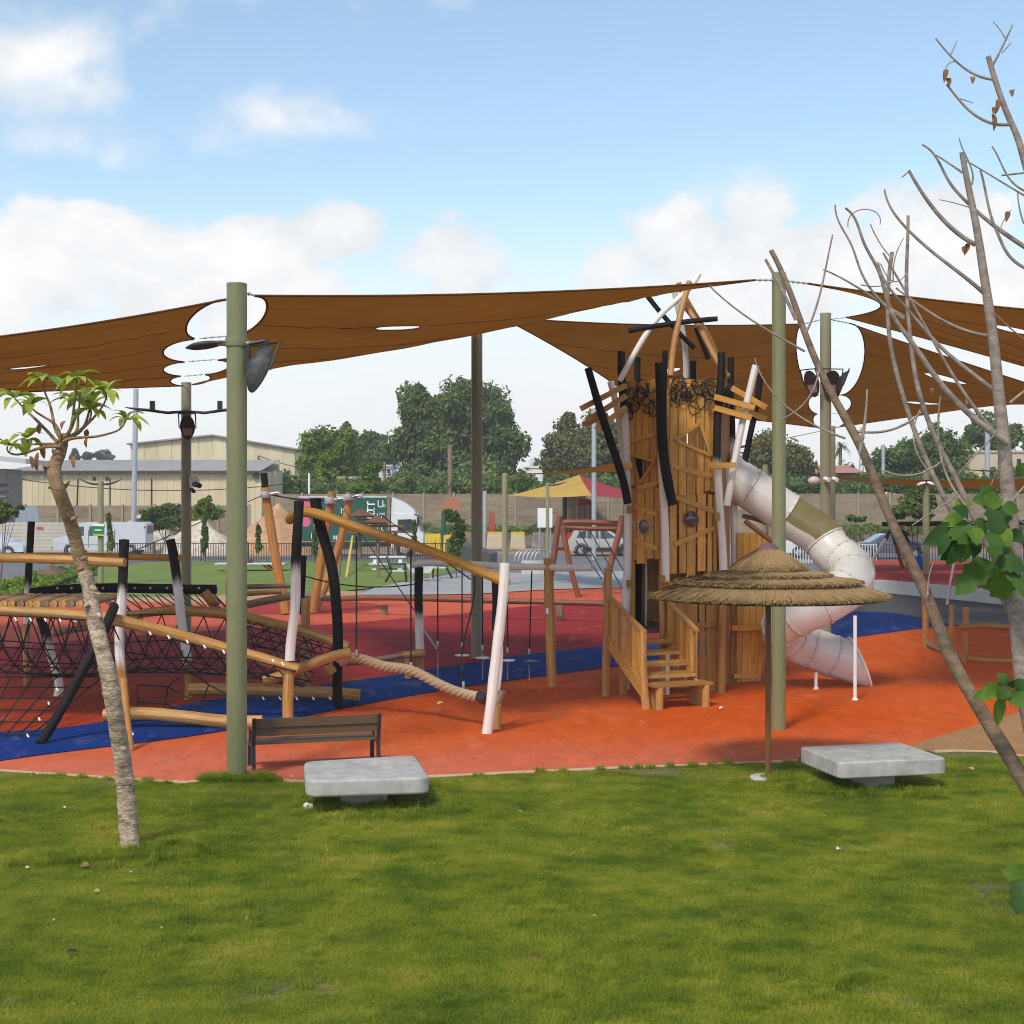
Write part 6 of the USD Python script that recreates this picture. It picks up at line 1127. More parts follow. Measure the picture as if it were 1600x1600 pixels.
# ---- heaps
def heap(name, label, u, v0, vb, y, wpx, material, seed):
    c = P(u, vb, y); c[2] = 0; h = P(u, v0, y)[2]; R = wpx / 2 * y / FPX; a, r = np.meshgrid(np.linspace(0, 2 * np.pi, 49), np.linspace(0, 1, 18), indexing='ij'); x, y_ = c[0] + R * r * np.cos(a), c[1] + R * .8 * r * np.sin(a)
    z = h * (1 - r) ** .8 * (.65 + .7 * meshkit.fbm(np.stack([x * .6, y_ * .6, x * 0 + seed], -1), 4, seed)); z[:, -1] = -.05; i, j = np.meshgrid(np.arange(48), np.arange(17), indexing='ij')
    m = M().add(np.stack([x, y_, z], -1).reshape(-1, 3), np.stack([i * 18 + j, i * 18 + j + 1, (i + 1) * 18 + j + 1, (i + 1) * 18 + j], -1).reshape(-1, 4)); return obj(name, m, material, None, label, 'heap')
heap('sand_heap', 'tall heap of orange earth beside the green truck', 435, 790, 862, 96, 170, mat('orange_earth', (.38, .20, .10), (.52, .32, .19), scale=1.5, rough=.95, fine=(8, .2)), 3)
heap('rubble_heap', 'pale heap of stony rubble left of the thick near post', 318, 812, 862, 95, 150, mat('pale_rubble', (.38, .31, .23), (.62, .55, .46), scale=2.2, rough=.95, fine=(9, .25)), 5)
heap('rubble_heap', 'low pale earth heap behind the white van and hoarding', 222, 802, 862, 106, 150, '/World/Looks/pale_rubble', 7)
heap('earth_hump', 'small brown earth hump on the left end of the back lawn', 82, 878, 912, 62, 74, mat('brown_earth', (.10, .065, .04), (.17, .11, .07), scale=3, rough=.95, fine=(12, .2)), 9)
# ---- vehicles
GLASS = mat('car_glass', (.030, .038, .042), (.045, .055, .06), rough=.06, spec=.7); TYRE = mat('tyre', (.012, .012, .012), (.02, .02, .02), rough=.8); RIM = mat('alloy', (.5, .5, .52), rough=.3, metal=.7); LRED = mat('tail_red', (.45, .02, .02), rough=.2); LCLR = mat('head_clear', (.65, .66, .66), rough=.15)
def vehicle(name, label, cat, origin, face, W, body, glass, paint, wheels, wr, lamps=(), extra=None, tumble=.10, trim=None):
    """side view outlines in metres: x forward from the rear bumper, z up. face=+1: drives towards +x"""
    o = thing(name, label, cat, loc=origin); O = np.asarray(origin, float)
    T = lambda x, yy, z: O + V(face * x, yy, z)
    def ext(poly, y0, y1, tum=0.0, zt=1.0):
        g = Polygon(poly).buffer(.06).buffer(-.06).buffer(-.05).buffer(.05); m = M(); r = np.array(g.exterior.coords)[:-1]
        if Polygon(r).exterior.is_ccw is False: r = r[::-1]
        n = len(r); k = lambda z: tum * max(0, z - zt)
        A = np.array([T(x, y0 + k(z), z) for x, z in r]); B = np.array([T(x, y1 - k(z), z) for x, z in r])
        m.add(np.vstack([A, B]), [(i, (i + 1) % n, n + (i + 1) % n, n + i) for i in range(n)])
        v, f = trimesh.creation.triangulate_polygon(Polygon(r), engine='earcut')
        for yy, s in ((y0, 1), (y1, -1)): m.add([T(x, yy + s * k(z), z) for x, z in v], f)
        return m
    obj('body', ext(body, -W / 2, W / 2, tumble, wr * 2 + .25), paint, o)
    for q in glass:
        for s in (-1, 1):
            g = Polygon(q); v, f = trimesh.creation.triangulate_polygon(g, engine='earcut'); kk = lambda z: tumble * max(0, z - wr * 2 - .25)
            obj('window', M().add([T(x, s * (W / 2 - kk(z) + .008), z) for x, z in v], f), GLASS, o)
    for x in wheels:
        for s in (-1, 1):
            w = obj('wheel', M().lathe([(wr * .6, -.1), (wr * .95, -.11), (wr, -.08), (wr, .08), (wr * .95, .11), (wr * .6, .1)], T(x, s * (W / 2 - .09), wr), 22, (0, 1, 0)), TYRE, o); c = T(x, s * (W / 2 - .09), wr)
            obj('rim', M().lathe([(.01, .07), (wr * .22, .085), (wr * .24, .07), (wr * .62, .075), (wr * .64, .04)], c, 18, (0, s, 0)), RIM, w); m = M()
            for k in range(5): a = k * 2 * np.pi / 5; d = V(math.cos(a), 0, math.sin(a)); m.board(c + V(0, s * .09, 0), c + V(0, s * .085, 0) + d * wr * .6, .07, .02, V(0, 1, 0))
            obj('spokes', m, RIM, w)
            obj('wheel_arch', M().lathe([(wr * 1.05, 0), (wr * 1.22, 0), (wr * 1.22, .02), (wr * 1.05, .02)], T(x, s * (W / 2 + .0), wr * 1.02), 22, (0, s, 0)), trim or K_black, o)
    for x, z, sx, sz, mt, yy in lamps:
        for s in (-1, 1): obj('tail_light' if mt is LRED else 'headlight', M().box(T(x, s * (W / 2 - yy), z), (sx, .14, sz)), mt, o)
    if extra: extra(o, T)
    return o
VAN = mat('van_white', (.47, .485, .52), (.53, .545, .58), rough=.25, coat=.5)
gv = P(232, 0, 93)[0]
def van_x(o, T):
    obj('rear_door', M().box(T(-.03, 0, 1.2), (.05, 1.7, 1.6)), VAN, o); obj('rear_glass', M().box(T(-.06, 0, 1.62), (.03, 1.4, .5)), GLASS, o); obj('bumper', M().box(T(5.66, 0, .48), (.16, 1.9, .22)), K_black, o); obj('bumper', M().box(T(-.08, 0, .45), (.14, 1.9, .2)), K_steel, o)
    obj('mirror', M().box(T(4.35, -1.12, 1.2), (.16, .2, .26)), K_black, o); obj('side_trim', M().box(T(2.8, -.985, .74), (4.2, .03, .06)), mat('van_trim', (.4, .41, .43), rough=.4), o); obj('door_line', M().box(T(3.5, -.985, 1.05), (.02, .02, 1.1)), K_black, o); obj('door_line', M().box(T(1.9, -.985, 1.05), (.02, .02, 1.2)), K_black, o)
vehicle('white_van', 'long white panel van facing left in front of the white hoarding', 'van', V(gv, 93, .01), -1, 1.95, [(0, .38), (0, 1.9), (.12, 2.08), (3.7, 2.08), (4.1, 1.92), (4.75, 1.28), (5.55, 1.10), (5.68, .95), (5.68, .36)], [[(3.78, 1.25), (3.78, 1.82), (4.05, 1.80), (4.55, 1.27)], [(2.55, 1.25), (2.55, 1.82), (3.45, 1.82), (3.45, 1.25)]], VAN, (1.0, 4.55), .36, ((.06, 1.45, .1, .75, LRED, .12), (5.62, .88, .14, .28, LCLR, .12)), van_x, .06)
SUVP = mat('silver_paint', (.42, .385, .345), (.48, .44, .40), rough=.25, metal=.35, coat=.6)
gs_ = P(886, 0, 93)[0]
def suv_x(o, T):
    obj('lower_cladding', M().box(T(2.25, -.905, .40), (2.6, .03, .26)), K_black, o); obj('rear_bumper', M().box(T(.02, 0, .48), (.16, 1.76, .34)), mat('dark_bumper', (.10, .10, .10), rough=.5), o); obj('mirror', M().box(T(2.95, -1.0, 1.08), (.16, .18, .16)), SUVP, o); obj('rear_glass', M().box(T(.14, 0, 1.35), (.05, 1.35, .42)), GLASS, o); obj('roof_rail', M().rod(T(.7, -.66, 1.69), T(2.5, -.66, 1.69), .025), K_steel, o)
    for x in (1.95,): obj('door_line', M().box(T(x, -.905, .95), (.015, .02, .7)), K_black, o)
    for x in (1.35, 2.3): obj('door_handle', M().box(T(x, -.91, .98), (.2, .03, .04)), K_steel, o)
vehicle('silver_car', 'silver hatchback car seen from its side under the reddish log frame', 'car', V(gs_, 93, .01), 1, 1.80, [(0, .42), (-.02, .85), (.1, 1.05), (.42, 1.55), (.75, 1.66), (2.1, 1.67), (2.55, 1.58), (3.35, 1.08), (4.3, .92), (4.5, .72), (4.5, .36), (.1, .30)], [[(.55, 1.12), (.75, 1.50), (1.15, 1.55), (1.15, 1.10)], [(1.22, 1.08), (1.22, 1.56), (1.92, 1.57), (1.92, 1.06)], [(2.02, 1.06), (2.02, 1.57), (2.42, 1.52), (3.0, 1.10)]], SUVP, (.85, 3.5), .35, ((.16, 1.12, .2, .62, LRED, .13), (4.36, .8, .2, .16, LCLR, .15)), suv_x, .16)
BLU = mat('blue_grey_paint_car', (.10, .125, .16), (.13, .16, .20), rough=.22, metal=.4, coat=.6); gb = P(1420, 0, 92)[0]
sedan = [(0, .40), (0, .85), (.1, .98), (.9, 1.05), (1.35, 1.42), (2.5, 1.46), (2.8, 1.40), (3.45, 1.0), (4.35, .86), (4.5, .68), (4.5, .35), (.1, .30)]; sgl = [[(1.1, 1.04), (1.45, 1.36), (1.95, 1.39), (1.95, 1.03)], [(2.03, 1.03), (2.03, 1.40), (2.55, 1.40), (3.15, 1.03)]]
vehicle('blue_car', 'dark blue-grey car parked behind the pale railing right of the slide', 'car', V(gb, 88, .01), -1, 1.75, sedan, sgl, BLU, (.85, 3.6), .32, ((.06, .82, .16, .18, LRED, .15), (4.4, .74, .16, .16, LCLR, .15)))
WHT = mat('white_car_paint', (.62, .63, .65), (.68, .69, .71), rough=.25, coat=.6)
vehicle('white_car', 'pale blue-white car nosing in at the left edge beside the van', 'car', V(P(42, 0, 90)[0] - 4.5, 90, .01), 1, 1.75, sedan, sgl, mat('pale_blue_paint', (.50, .55, .62), (.56, .61, .67), rough=.25, coat=.6), (.85, 3.6), .32, ((4.4, .74, .16, .16, LCLR, .15),))
vehicle('white_car', 'white car half hidden behind the straw sunshade and pale railing', 'car', V(P(1222, 0, 90)[0], 90, .01), 1, 1.75, sedan, sgl, WHT, (.85, 3.6), .32, ((.06, .82, .16, .18, LRED, .15),))
# truck
TG = mat('truck_green', (.010, .075, .055), (.014, .09, .066), rough=.4); tk = P(664, 0, 92)[0]; TKW = mat('truck_white', (.62, .64, .66), (.68, .70, .72), rough=.3, coat=.4); LET = mat('letter_white', (.75, .78, .76), rough=.6)
def truck_x(o, T):
    L0, L1, z0, z1 = -7.5 + 7.5, 5.35, .95, 3.62
    obj('cargo_box', M().box(T((L0 + L1) / 2, 0, (z0 + z1) / 2), (L1 - L0, 2.2, z1 - z0)), TG, o); obj('box_rim', M().board(T(L0, -1.11, z1), T(L1, -1.11, z1), .04, .07, V(0, 0, 1)), TKW, o); obj('box_front', M().box(T(L1 + .1, 0, 2.35), (.2, 2.18, 2.4)), mat('brown_board', (.25, .16, .09), rough=.8), o); obj('chassis', M().box(T(3.2, 0, .72), (6.6, .9, .25)), K_black, o); obj('side_guard', M().box(T(2.6, -1.05, .62), (2.2, .05, .35)), K_black, o)
    def word(txt, x, z, h, rot=0.0, bold=True):
        t = meshkit.text_mesh(txt, h, .012, bold); v = np.array(t.vertices); w = np.column_stack([v[:, 0] * math.cos(rot) - v[:, 1] * math.sin(rot), v[:, 0] * math.sin(rot) + v[:, 1] * math.cos(rot)])
        q = np.array([T(x + a, -1.102 - c, z + b) for (a, b), c in zip(w, v[:, 2])]); f = np.array(t.faces); obj('lettering', M().add(q[f.ravel()], np.arange(len(f) * 3).reshape(-1, 3)), LET, o)
    word('SPIRIT', 4.62, 1.2, .46, math.pi / 2); word('U', 4.75, 3.0, .42, 0, False); word('n', 5.1, 3.0, .22, 0, False); word('U', .9, 1.6, .36, 0, False); word('n', 1.25, 1.6, .2, 0, False); word('NSM', 2.1, 1.05, .24)
    def sign(pts): 
        m = M()
        for a, b in pts: m.board(T(a[0], -1.108, a[1]), T(b[0], -1.108, b[1]), .012, .05, V(0, 0, 1)) if abs(a[0] - b[0]) > .01 else m.board(T(a[0], -1.108, a[1]), T(b[0], -1.108, b[1]), .05, .012, V(0, 1, 0))
        obj('emblem', m, LET, o)
    for ox, oz in ((4.78, 2.3), (.8, 1.1), (4.78, 1.6), (2.6, 2.6)): sign([((ox, oz), (ox, oz + .36)), ((ox + .25, oz), (ox + .25, oz + .22)), ((ox + .12, oz + .30), (ox + .40, oz + .30)), ((ox + .12, oz + .22), (ox + .12, oz + .36)), ((ox + .40, oz + .22), (ox + .40, oz + .36)), ((ox + .15, oz), (ox + .38, oz))])
    for x, r, zz in ((.35, .42, 3.2), (.45, .30, 2.1)): obj('pink_disc', M().lathe([(.01, .01), (r, .01), (r, 0)], T(x, -1.1, zz), 24, (0, -1, 0)), mat('pink_print', (.62, .10, .20), rough=.6) if zz > 3 else '/World/Looks/pink_print', o)
    obj('wind_deflector', M().prism([(5.5, 2.62), (7.15, 2.55), (6.9, 2.95), (6.3, 3.35), (5.6, 3.62)], V(T(0, -.95, 0)[0], T(0, -.95, 0)[1], 0), V(1, 0, 0), V(0, 0, 1), -1.9) if False else M().prism([(5.55, 2.60), (7.15, 2.52), (6.95, 2.88), (6.35, 3.32), (5.65, 3.60)], T(0, .95, 0), V(1, 0, 0), V(0, 0, 1), 1.9), TKW, o)
    obj('mirror', M().box(T(7.25, -1.25, 2.15), (.14, .25, .5)), K_black, o); obj('visor', M().board(T(7.0, -.95, 2.62), T(7.5, -.95, 2.30), .1, .05, V(0, 0, 1)), K_black, o); obj('front_glass', M().board(T(7.28, 0, 2.30), T(7.46, 0, 1.55), 1.9, .03, V(1, 0, .3)), GLASS, o); obj('bumper', M().box(T(7.5, 0, .62), (.2, 2.1, .36)), K_black, o)
tr = vehicle('delivery_truck', 'dark green box truck with white lettering and a white cab, facing right', 'truck', V(tk - 7.6, 92, .01), 1, 2.1, [(5.6, .55), (5.6, 2.58), (6.95, 2.58), (7.25, 2.35), (7.45, 1.55), (7.55, 1.35), (7.55, .5)], [[(6.0, 1.55), (6.0, 2.25), (6.85, 2.28), (7.12, 1.55)]], TKW, (1.3, 6.4), .46, ((7.5, .95, .1, .22, LCLR, .2),), truck_x, .0)
# ---- street furniture
def thin_post(name, label, u, vt, vb, y, w, material, cat='post', u2=None):
    b = P(u, vb, y); b[2] = 0; t = P(u if u2 is None else u2, vt, y); o = thing(name, label, cat, loc=b); obj('shaft', M().tube([b, (b + t) / 2, t], w, 14), material, o); obj('cap', M().lathe([(w, 0), (w * .9, .02), (0, .03)], t, 14), material, o); return o, b, t
K_tan = mat('tan_green_paint', (.23, .22, .12), (.27, .26, .15), scale=.8, rough=.45); K_mast = mat('mast_grey', (.36, .39, .43), (.44, .47, .5), rough=.4, metal=.3)
thin_post('canopy_post', 'tan-green post of the small far brown sail, between the ropes and the yellow canopy', 789, 740, 914, 60, .115, K_tan)
o, b, t = thin_post('lamp_post', 'tan-green lamp post in front of the white notice board', 855.5, 756, 876, 85, .10, K_tan, 'lamp post'); 
for s in (1,): obj('lamp_head', M().tube(spline([t + V(s * .05, 0, -.1), t + V(s * .5, 0, -.05), t + V(s * 1.1, -.1, .12)], 6), [.06, .09, .09, .08, .06, .02], 8, squash=.5), F_weath, o); obj('sensor', M().box(t + V(s * .35, 0, .12), (.12, .12, .25)), K_black, o)
o, b, t = thin_post('lamp_post', 'tan-green lamp post with two heads and a green sign, in front of the white van', 157.5, 752, 914, 60, .115, K_tan, 'lamp post')
for s in (-1, 1): obj('lamp_head', M().tube(spline([t + V(s * .05, 0, -.12), t + V(s * .35, 0, -.10), t + V(s * .85, 0, .10)], 6), [.06, .08, .08, .07, .05, .02], 8, squash=.5), F_weath, o); obj('sensor', M().box(t + V(s * .25, 0, .10), (.1, .1, .16)), K_black, o)
sg = thing('green_sign', 'small green and white sign on the lamp post in front of the van', 'sign', loc=P(154, 828, 59.8)); obj('board', M().board(P(144, 828, 59.8), P(163, 829, 59.8), .03, .46, V(0, 0, 1)), mat('sign_green', (.02, .20, .06), rough=.4), sg); obj('white_band', M().board(P(144.5, 820, 59.77), P(162.5, 820.5, 59.77), .02, .10, V(0, 0, 1)), K_white, sg); obj('yellow_band', M().board(P(145.5, 835.5, 59.77), P(162.5, 836.5, 59.77), .02, .05, V(0, 0, 1)), mat('sign_yellow', (.6, .55, .12), rough=.5), sg); obj('text_line', M().board(P(148, 828, 59.77), P(159, 828.6, 59.77), .02, .05, V(0, 0, 1)), K_white, sg)
o, b, t = thin_post('lamp_post', 'tan-green lamp post with white lamp heads at the low white wall', 1447, 735, 912, 61, .13, K_tan, 'lamp post')
for s in (-1, 1): obj('lamp_head', M().tube([P(1447 + s * 4, 754, 60.8), P(1447 + s * 12, 757, 60.6)], [.12, .09], 8, squash=.6), K_white, o)
thin_post('steel_mast', 'tall pale grey mast in front of the cream shed', 208, 608, 860, 98, .17, K_mast, 'mast', u2=212.5); thin_post('steel_mast', 'tall pale grey mast beside the tower in front of the silver car', 928, 640, 871, 86, .13, K_mast, 'mast'); thin_post('canopy_post', 'short tan-green post top behind the tube slide', 1196, 727, 905, 62, .12, K_tan)
thin_post('canopy_post', 'pale blue post at the left end of the yellow canopy', 757.5, 768, 835, 104, .14, K_mast); thin_post('canopy_post', 'dark post under the yellow canopy', 882.5, 773, 835, 106, .16, K_black)
thin_post('utility_pole', 'weathered wooden utility pole in front of the largest tree', 703, 696, 790, 128, .20, W_grey, 'pole'); thin_post('utility_pole', 'thin pole beside the white house', 601, 722, 780, 150, .14, W_grey, 'pole'); thin_post('utility_pole', 'pale utility pole in front of the dark trees at right', 1380, 695, 780, 140, .16, K_mast, 'pole'); thin_post('street_light_pole', 'short white street light pole above the truck', 483, 740, 790, 125, .09, K_white, 'pole'); thin_post('utility_pole', 'green-banded pole in front of the beige building', 1543, 668, 770, 140, .24, K_mast, 'pole')
for u, a in ((118, 122), (172, 172), (237, 237)): thin_post('fence_pole', f'thin dark pole against the cream shed, {"leaning" if u == 118 else "middle" if u == 172 else "rightmost"} of three', u, 748, 800, 118, .06, K_black, 'pole', u2=a)
pl = thing('power_pylon', 'distant lattice power pylon above the tiled roof', 'pylon', loc=P(1346, 720, 230)); m = M()
for s in (-1, 1): m.rod(P(1346 + s * 4, 760, 230), P(1346 + s * .6, 668, 230), .12, 5)
for v in (676, 684, 693): m.rod(P(1340, v, 230), P(1352, v, 230), .10, 5)
for k in range(6): m.rod(P(1346 - 4 + k * .5, 760 - 14 * k, 230), P(1346 + 3.4 - k * .5, 746 - 14 * k, 230), .07, 4)
obj('lattice', m, K_mast, pl)
def wire(label, a, b, y0, y1, sag, r=.035): w = thing('overhead_wire', label, 'wire', loc=P(*a, y0)); m = M(); rope(m, P(*a, y0), P(*b, y1), r, sag, 24); obj('strand', m, K_black, w)
wire('thin wire sagging across the cream shed wall', (-40, 736), (480, 752), 118, 118, 1.1); wire('thin wire from the cream warehouse towards the large tree', (404, 712), (703, 710), 149, 128, 1.6, .04)
# canopies
YC = mat('yellow_canopy', (.62, .38, .06), (.70, .45, .09), scale=.6, rough=.8, trans=.35); RC = mat('red_canopy', (.42, .03, .045), (.50, .045, .06), scale=.6, rough=.8, trans=.35)
ca = thing('two_tone_canopy', 'yellow and dark red shade canopy left of the tower', 'canopy', loc=P(905, 760, 105)); L_, A_, F_, R_, B_ = P(796, 774, 100), P(905, 742, 106), P(925, 774, 97), P(1010, 776, 108), P(890, 770, 116)
def tri(name, a, b, c, mt):
    n = 10; v, f = [], []
    for i in range(n + 1):
        for j in range(n + 1 - i): s, t = i / n, j / n; q = a + (b - a) * s + (c - a) * t; q[2] -= .5 * s * t + .6 * (1 - s - t) * (s + t) * .5; v.append(q)
    idx = {}; k = 0
    for i in range(n + 1):
        for j in range(n + 1 - i): idx[i, j] = k; k += 1
    for i in range(n):
        for j in range(n - i):
            f.append((idx[i, j], idx[i + 1, j], idx[i, j + 1]))
            if i + j < n - 1: f.append((idx[i + 1, j], idx[i + 1, j + 1], idx[i, j + 1]))
    obj(name, M().add(v, f), mt, ca)
tri('yellow_panel', A_, L_, F_, YC); tri('red_panel', A_, F_, R_, RC); tri('yellow_panel', A_, B_, L_, YC); tri('red_panel', A_, R_, B_, RC)
def strip(label, pts_t, pts_b, y0, y1):
    o = thing('far_shade_sail', label, 'shade sail', loc=P(*pts_t[0], y0)); n = 24; q = np.linspace(0, 1, n); T_ = np.array(pts_t, float); B_ = np.array(pts_b, float); v = []
    for s in q:
        y = y0 + (y1 - y0) * s; ut, vt = np.interp(s, np.linspace(0, 1, len(T_)), T_[:, 0]), np.interp(s, np.linspace(0, 1, len(T_)), T_[:, 1]); ub_, vb = np.interp(s, np.linspace(0, 1, len(B_)), B_[:, 0]), np.interp(s, np.linspace(0, 1, len(B_)), B_[:, 1]); v += [P(ut, vt, y), P((ut + ub_) / 2, (vt + vb) / 2 - .6, y + 3), P(ub_, vb, y + 7)]
    f = [];
    for k in range(n - 1): a = 3 * k; f += [(a, a + 1, a + 4, a + 3), (a + 1, a + 2, a + 5, a + 4)]
    obj('cloth', M().add(v, f), S_cloth, o)
strip('thin brown sail edge running from the tan post to the tower', [(794, 740), (850, 739), (920, 731), (1010, 714)], [(794, 741), (850, 741), (920, 739), (1010, 734)], 60, 50); strip('low brown sail strip behind the bare stems at right', [(1236, 738), (1330, 746), (1440, 750), (1700, 747)], [(1236, 739), (1330, 751), (1440, 761), (1700, 768)], 58, 62); strip('upper thin brown sail edge at the right', [(1490, 733), (1560, 735), (1700, 738)], [(1490, 733.5), (1560, 738), (1700, 744)], 75, 70); strip('thin brown sail edge between tower and right post', [(1140, 700), (1170, 694), (1230, 684), (1290, 672)], [(1140, 704), (1170, 698), (1230, 685), (1290, 672.5)], 50, 58)
# small park furniture
WP = mat('white_plastic', (.55, .56, .54), (.62, .63, .61), rough=.5); YP = mat('yellow_plastic', (.62, .42, .02), (.70, .50, .04), rough=.45); CRB = mat('cream_barrier', (.50, .43, .30), (.58, .51, .38), rough=.6)
tt_ = thing('table_tennis_table', 'blue table tennis table with orange splayed legs on the back lawn', 'table', loc=P(390, 885, 72)); zt_ = P(390, 881, 72)[2]; xa, xb = P(336, 0, 72)[0], P(445, 0, 72)[0]
obj('table_top', M().box(V((xa + xb) / 2, 72.5, zt_), (xb - xa, 1.5, .06)), mat('table_blue', (.10, .22, .42), (.13, .26, .47), rough=.3), tt_); obj('white_edge', M().box(V((xa + xb) / 2, 71.73, zt_ + .012), (xb - xa, .03, .05)), K_white, tt_); obj('net', M().box(V((xa + xb) / 2 - .1, 72.5, zt_ + .13), (.04, 1.6, .17)), mat('net_red', (.45, .05, .06), rough=.7), tt_)
for s in (-1, 1):
    for w in (-.5, .5): obj('leg', M().tube(spline([V((xa + xb) / 2 + s * .6, 72.5 + w, zt_ - .05), V((xa + xb) / 2 + s * .9, 72.5 + w, zt_ - .25), V((xa + xb) / 2 + s * 1.25, 72.5 + w, 0)], 8), .045, 8), mat('orange_metal', (.55, .12, .02), rough=.4) if s + w < -1 else '/World/Looks/orange_metal', tt_)
pt = thing('picnic_table', 'white picnic table with benches by the dark railing on the back lawn', 'table', loc=P(606, 885, 74)); cx = P(606, 0, 74)[0]; z8 = P(606, 870, 74)[2]
obj('table_top', M().box(V(cx, 74, z8), (1.75, .8, .07)), WP, pt)
for s in (-1, 1): obj('seat', M().box(V(cx, 74 + s * .75, z8 - .32), (1.75, .28, .06)), WP, pt); obj('leg', M().hexa([V(cx + s * .62 - .1, 73.2, 0), V(cx + s * .62 + .1, 73.2, 0), V(cx + s * .62 + .1, 74.8, 0), V(cx + s * .62 - .1, 74.8, 0), V(cx + s * .62 - .08, 73.75, z8 - .04), V(cx + s * .62 + .08, 73.75, z8 - .04), V(cx + s * .62 + .08, 74.25, z8 - .04), V(cx + s * .62 - .08, 74.25, z8 - .04)]), WP, pt)
def chair(u, vb, y, label, f=1):
    q = P(u, vb, y); q[2] = .02; o = thing('metal_chair', label, 'chair', loc=q); C = lambda x, yy, z: q + V(f * x, yy, z)
    obj('seat', M().box(C(0, 0, .46), (.62, .55, .04)), WP, o); obj('backrest', M().board(C(-.34, 0, .62), C(-.46, 0, 1.05), .55, .03, V(1, 0, .3)), K_mast, o); m = M()
    for s in (-1, 1): m.rod(C(-.26, s * .28, .46), C(-.52, s * .28, 0), .03); m.rod(C(.28, s * .28, .74), C(.34, s * .28, 0), .03); m.rod(C(-.34, s * .28, .74), C(.30, s * .28, .74), .03); m.rod(C(-.27, s * .28, .45), C(-.46, s * .28, 1.06), .03)
    m.rod(C(.29, -.28, .45), C(.29, .28, .45), .02); m.rod(C(-.27, -.28, .45), C(-.27, .28, .45), .02); obj('frame', m, K_black, o)
chair(622, 912, 62, 'black framed garden chair on the edge of the back lawn', 1); chair(688, 905, 65, 'black framed garden chair behind the white beam', -1)
pb = thing('white_trough', 'small white trough on legs behind the black and white post', 'trough', loc=P(658, 908, 63)); q = P(658, 908, 63); q[2] = 0; obj('bowl', M().hexa([q + V(-.4, -.3, .35), q + V(.4, -.3, .35), q + V(.4, .3, .35), q + V(-.4, .3, .35), q + V(-.6, -.35, .7), q + V(.6, -.35, .7), q + V(.6, .35, .7), q + V(-.6, .35, .7)]), WP, pb)
for s in (-1, 1): obj('leg', M().rod(q + V(s * .35, 0, .36), q + V(s * .45, 0, 0), .04), K_white, pb)
br_ = thing('bike_rack', 'row of curved steel hoops forming a bike rack behind the white beam', 'bike rack', loc=P(832, 895, 70)); 
for k in range(6): c = P(818 + 6.2 * k, 895, 70); c[2] = .45; t = np.linspace(0, np.pi, 14); obj('hoop', M().tube(np.column_stack([c[0] + .42 * np.cos(t) + .0, c[1] + .25 * np.cos(t), c[2] + .55 * np.sin(t) + .12]), .03, 8), K_steel, br_)
obj('plinth', M().box(P(836, 897, 69.5) * V(1, 1, 0) + V(0, 0, .30), (1.25, .9, .6)), K_concrete, br_)
dp = thing('dark_planter', 'dark grey planter box at the foot of the dark middle post', 'planter', loc=P(735, 876, 80)); a, b = P(697, 0, 82), P(767, 0, 78); a[2] = b[2] = .0
m = M(); obj('box', M().hexa([V(a[0], 82, 0), V(b[0], 78, 0), V(b[0] + .3, 81, 0), V(a[0] + .3, 85, 0), V(a[0], 82, 1.3), V(b[0], 78, .62), V(b[0] + .3, 81, .62), V(a[0] + .3, 85, 1.3)]), mat('dark_grey_box', (.06, .058, .052), (.085, .08, .075), rough=.7), dp)
def barrier(u0, u1, v0, v1, y, material, label, ribs=4):
    a, b = P(u0, v1, y), P(u1, v1, y); z0, z1 = max(0, a[2]), P(u0, v0, y)[2]; o = thing('water_barrier', label, 'barrier', loc=a); w = b[0] - a[0]
    m = M(); m.prism(Polygon([(0, z0), (w, z0), (w * .97, z0 + (z1 - z0) * .35), (w * .93, z1), (w * .07, z1), (w * .03, z0 + (z1 - z0) * .35)]).buffer(-.04).buffer(.04), V(a[0], y + .25, 0), V(1, 0, 0), V(0, 0, 1), .5); obj('body', m, material, o)
    if 'topped' in label or 'cream water' in label: obj('top_cap', M().box(V(a[0] + w / 2, y, z1 + .06), (w * .9, .5, .14)), YP, o)
    for k in range(ribs): x = a[0] + w * (k + .7) / (ribs + .4); obj('rib', M().box(V(x, y - .26, (z0 + z1) / 2 - .05), (.07, .05, (z1 - z0) * .72)), material, o)
for u0, u1, v0, v1, mt, lb in ((663, 690, 834, 866, YP, 'yellow plastic barrier at the nose of the green truck'), (692, 716, 836, 866, YP, 'yellow plastic barrier left of the dark middle post'), (760, 786, 834, 857, CRB, 'cream water-filled barrier right of the dark middle post'), (797, 821, 834, 857, CRB, 'yellow topped barrier in the middle of the barrier row'), (831, 850, 832, 855, K_concrete, 'grey concrete barrier left of the lamp post'), (857, 880, 838, 855, CRB, 'cream barrier behind the reddish log frame')): barrier(u0, u1, v0, v1, 103 if u0 > 720 else 90, mt, lb)
nb = thing('notice_board', 'blank white notice board behind the lamp post', 'board', loc=P(852, 810, 96)); obj('panel', M().board(P(840, 809, 96), P(863, 809, 96), .06, 1.24, V(0, 0, 1)), K_white, nb); obj('leg', M().rod(P(843, 820, 96.1), P(843, 864, 96.1), .05), K_steel, nb); obj('leg', M().rod(P(860, 820, 96.1), P(860, 864, 96.1), .05), K_steel, nb)
ph = thing('small_playhouse', 'small dark red roofed wooden playhouse left of the tower', 'playhouse', loc=P(913, 830, 108)); a, b = P(901, 789, 108), P(925, 789, 108); top = P(913, 780, 108)[2]; xm = (a[0] + b[0]) / 2
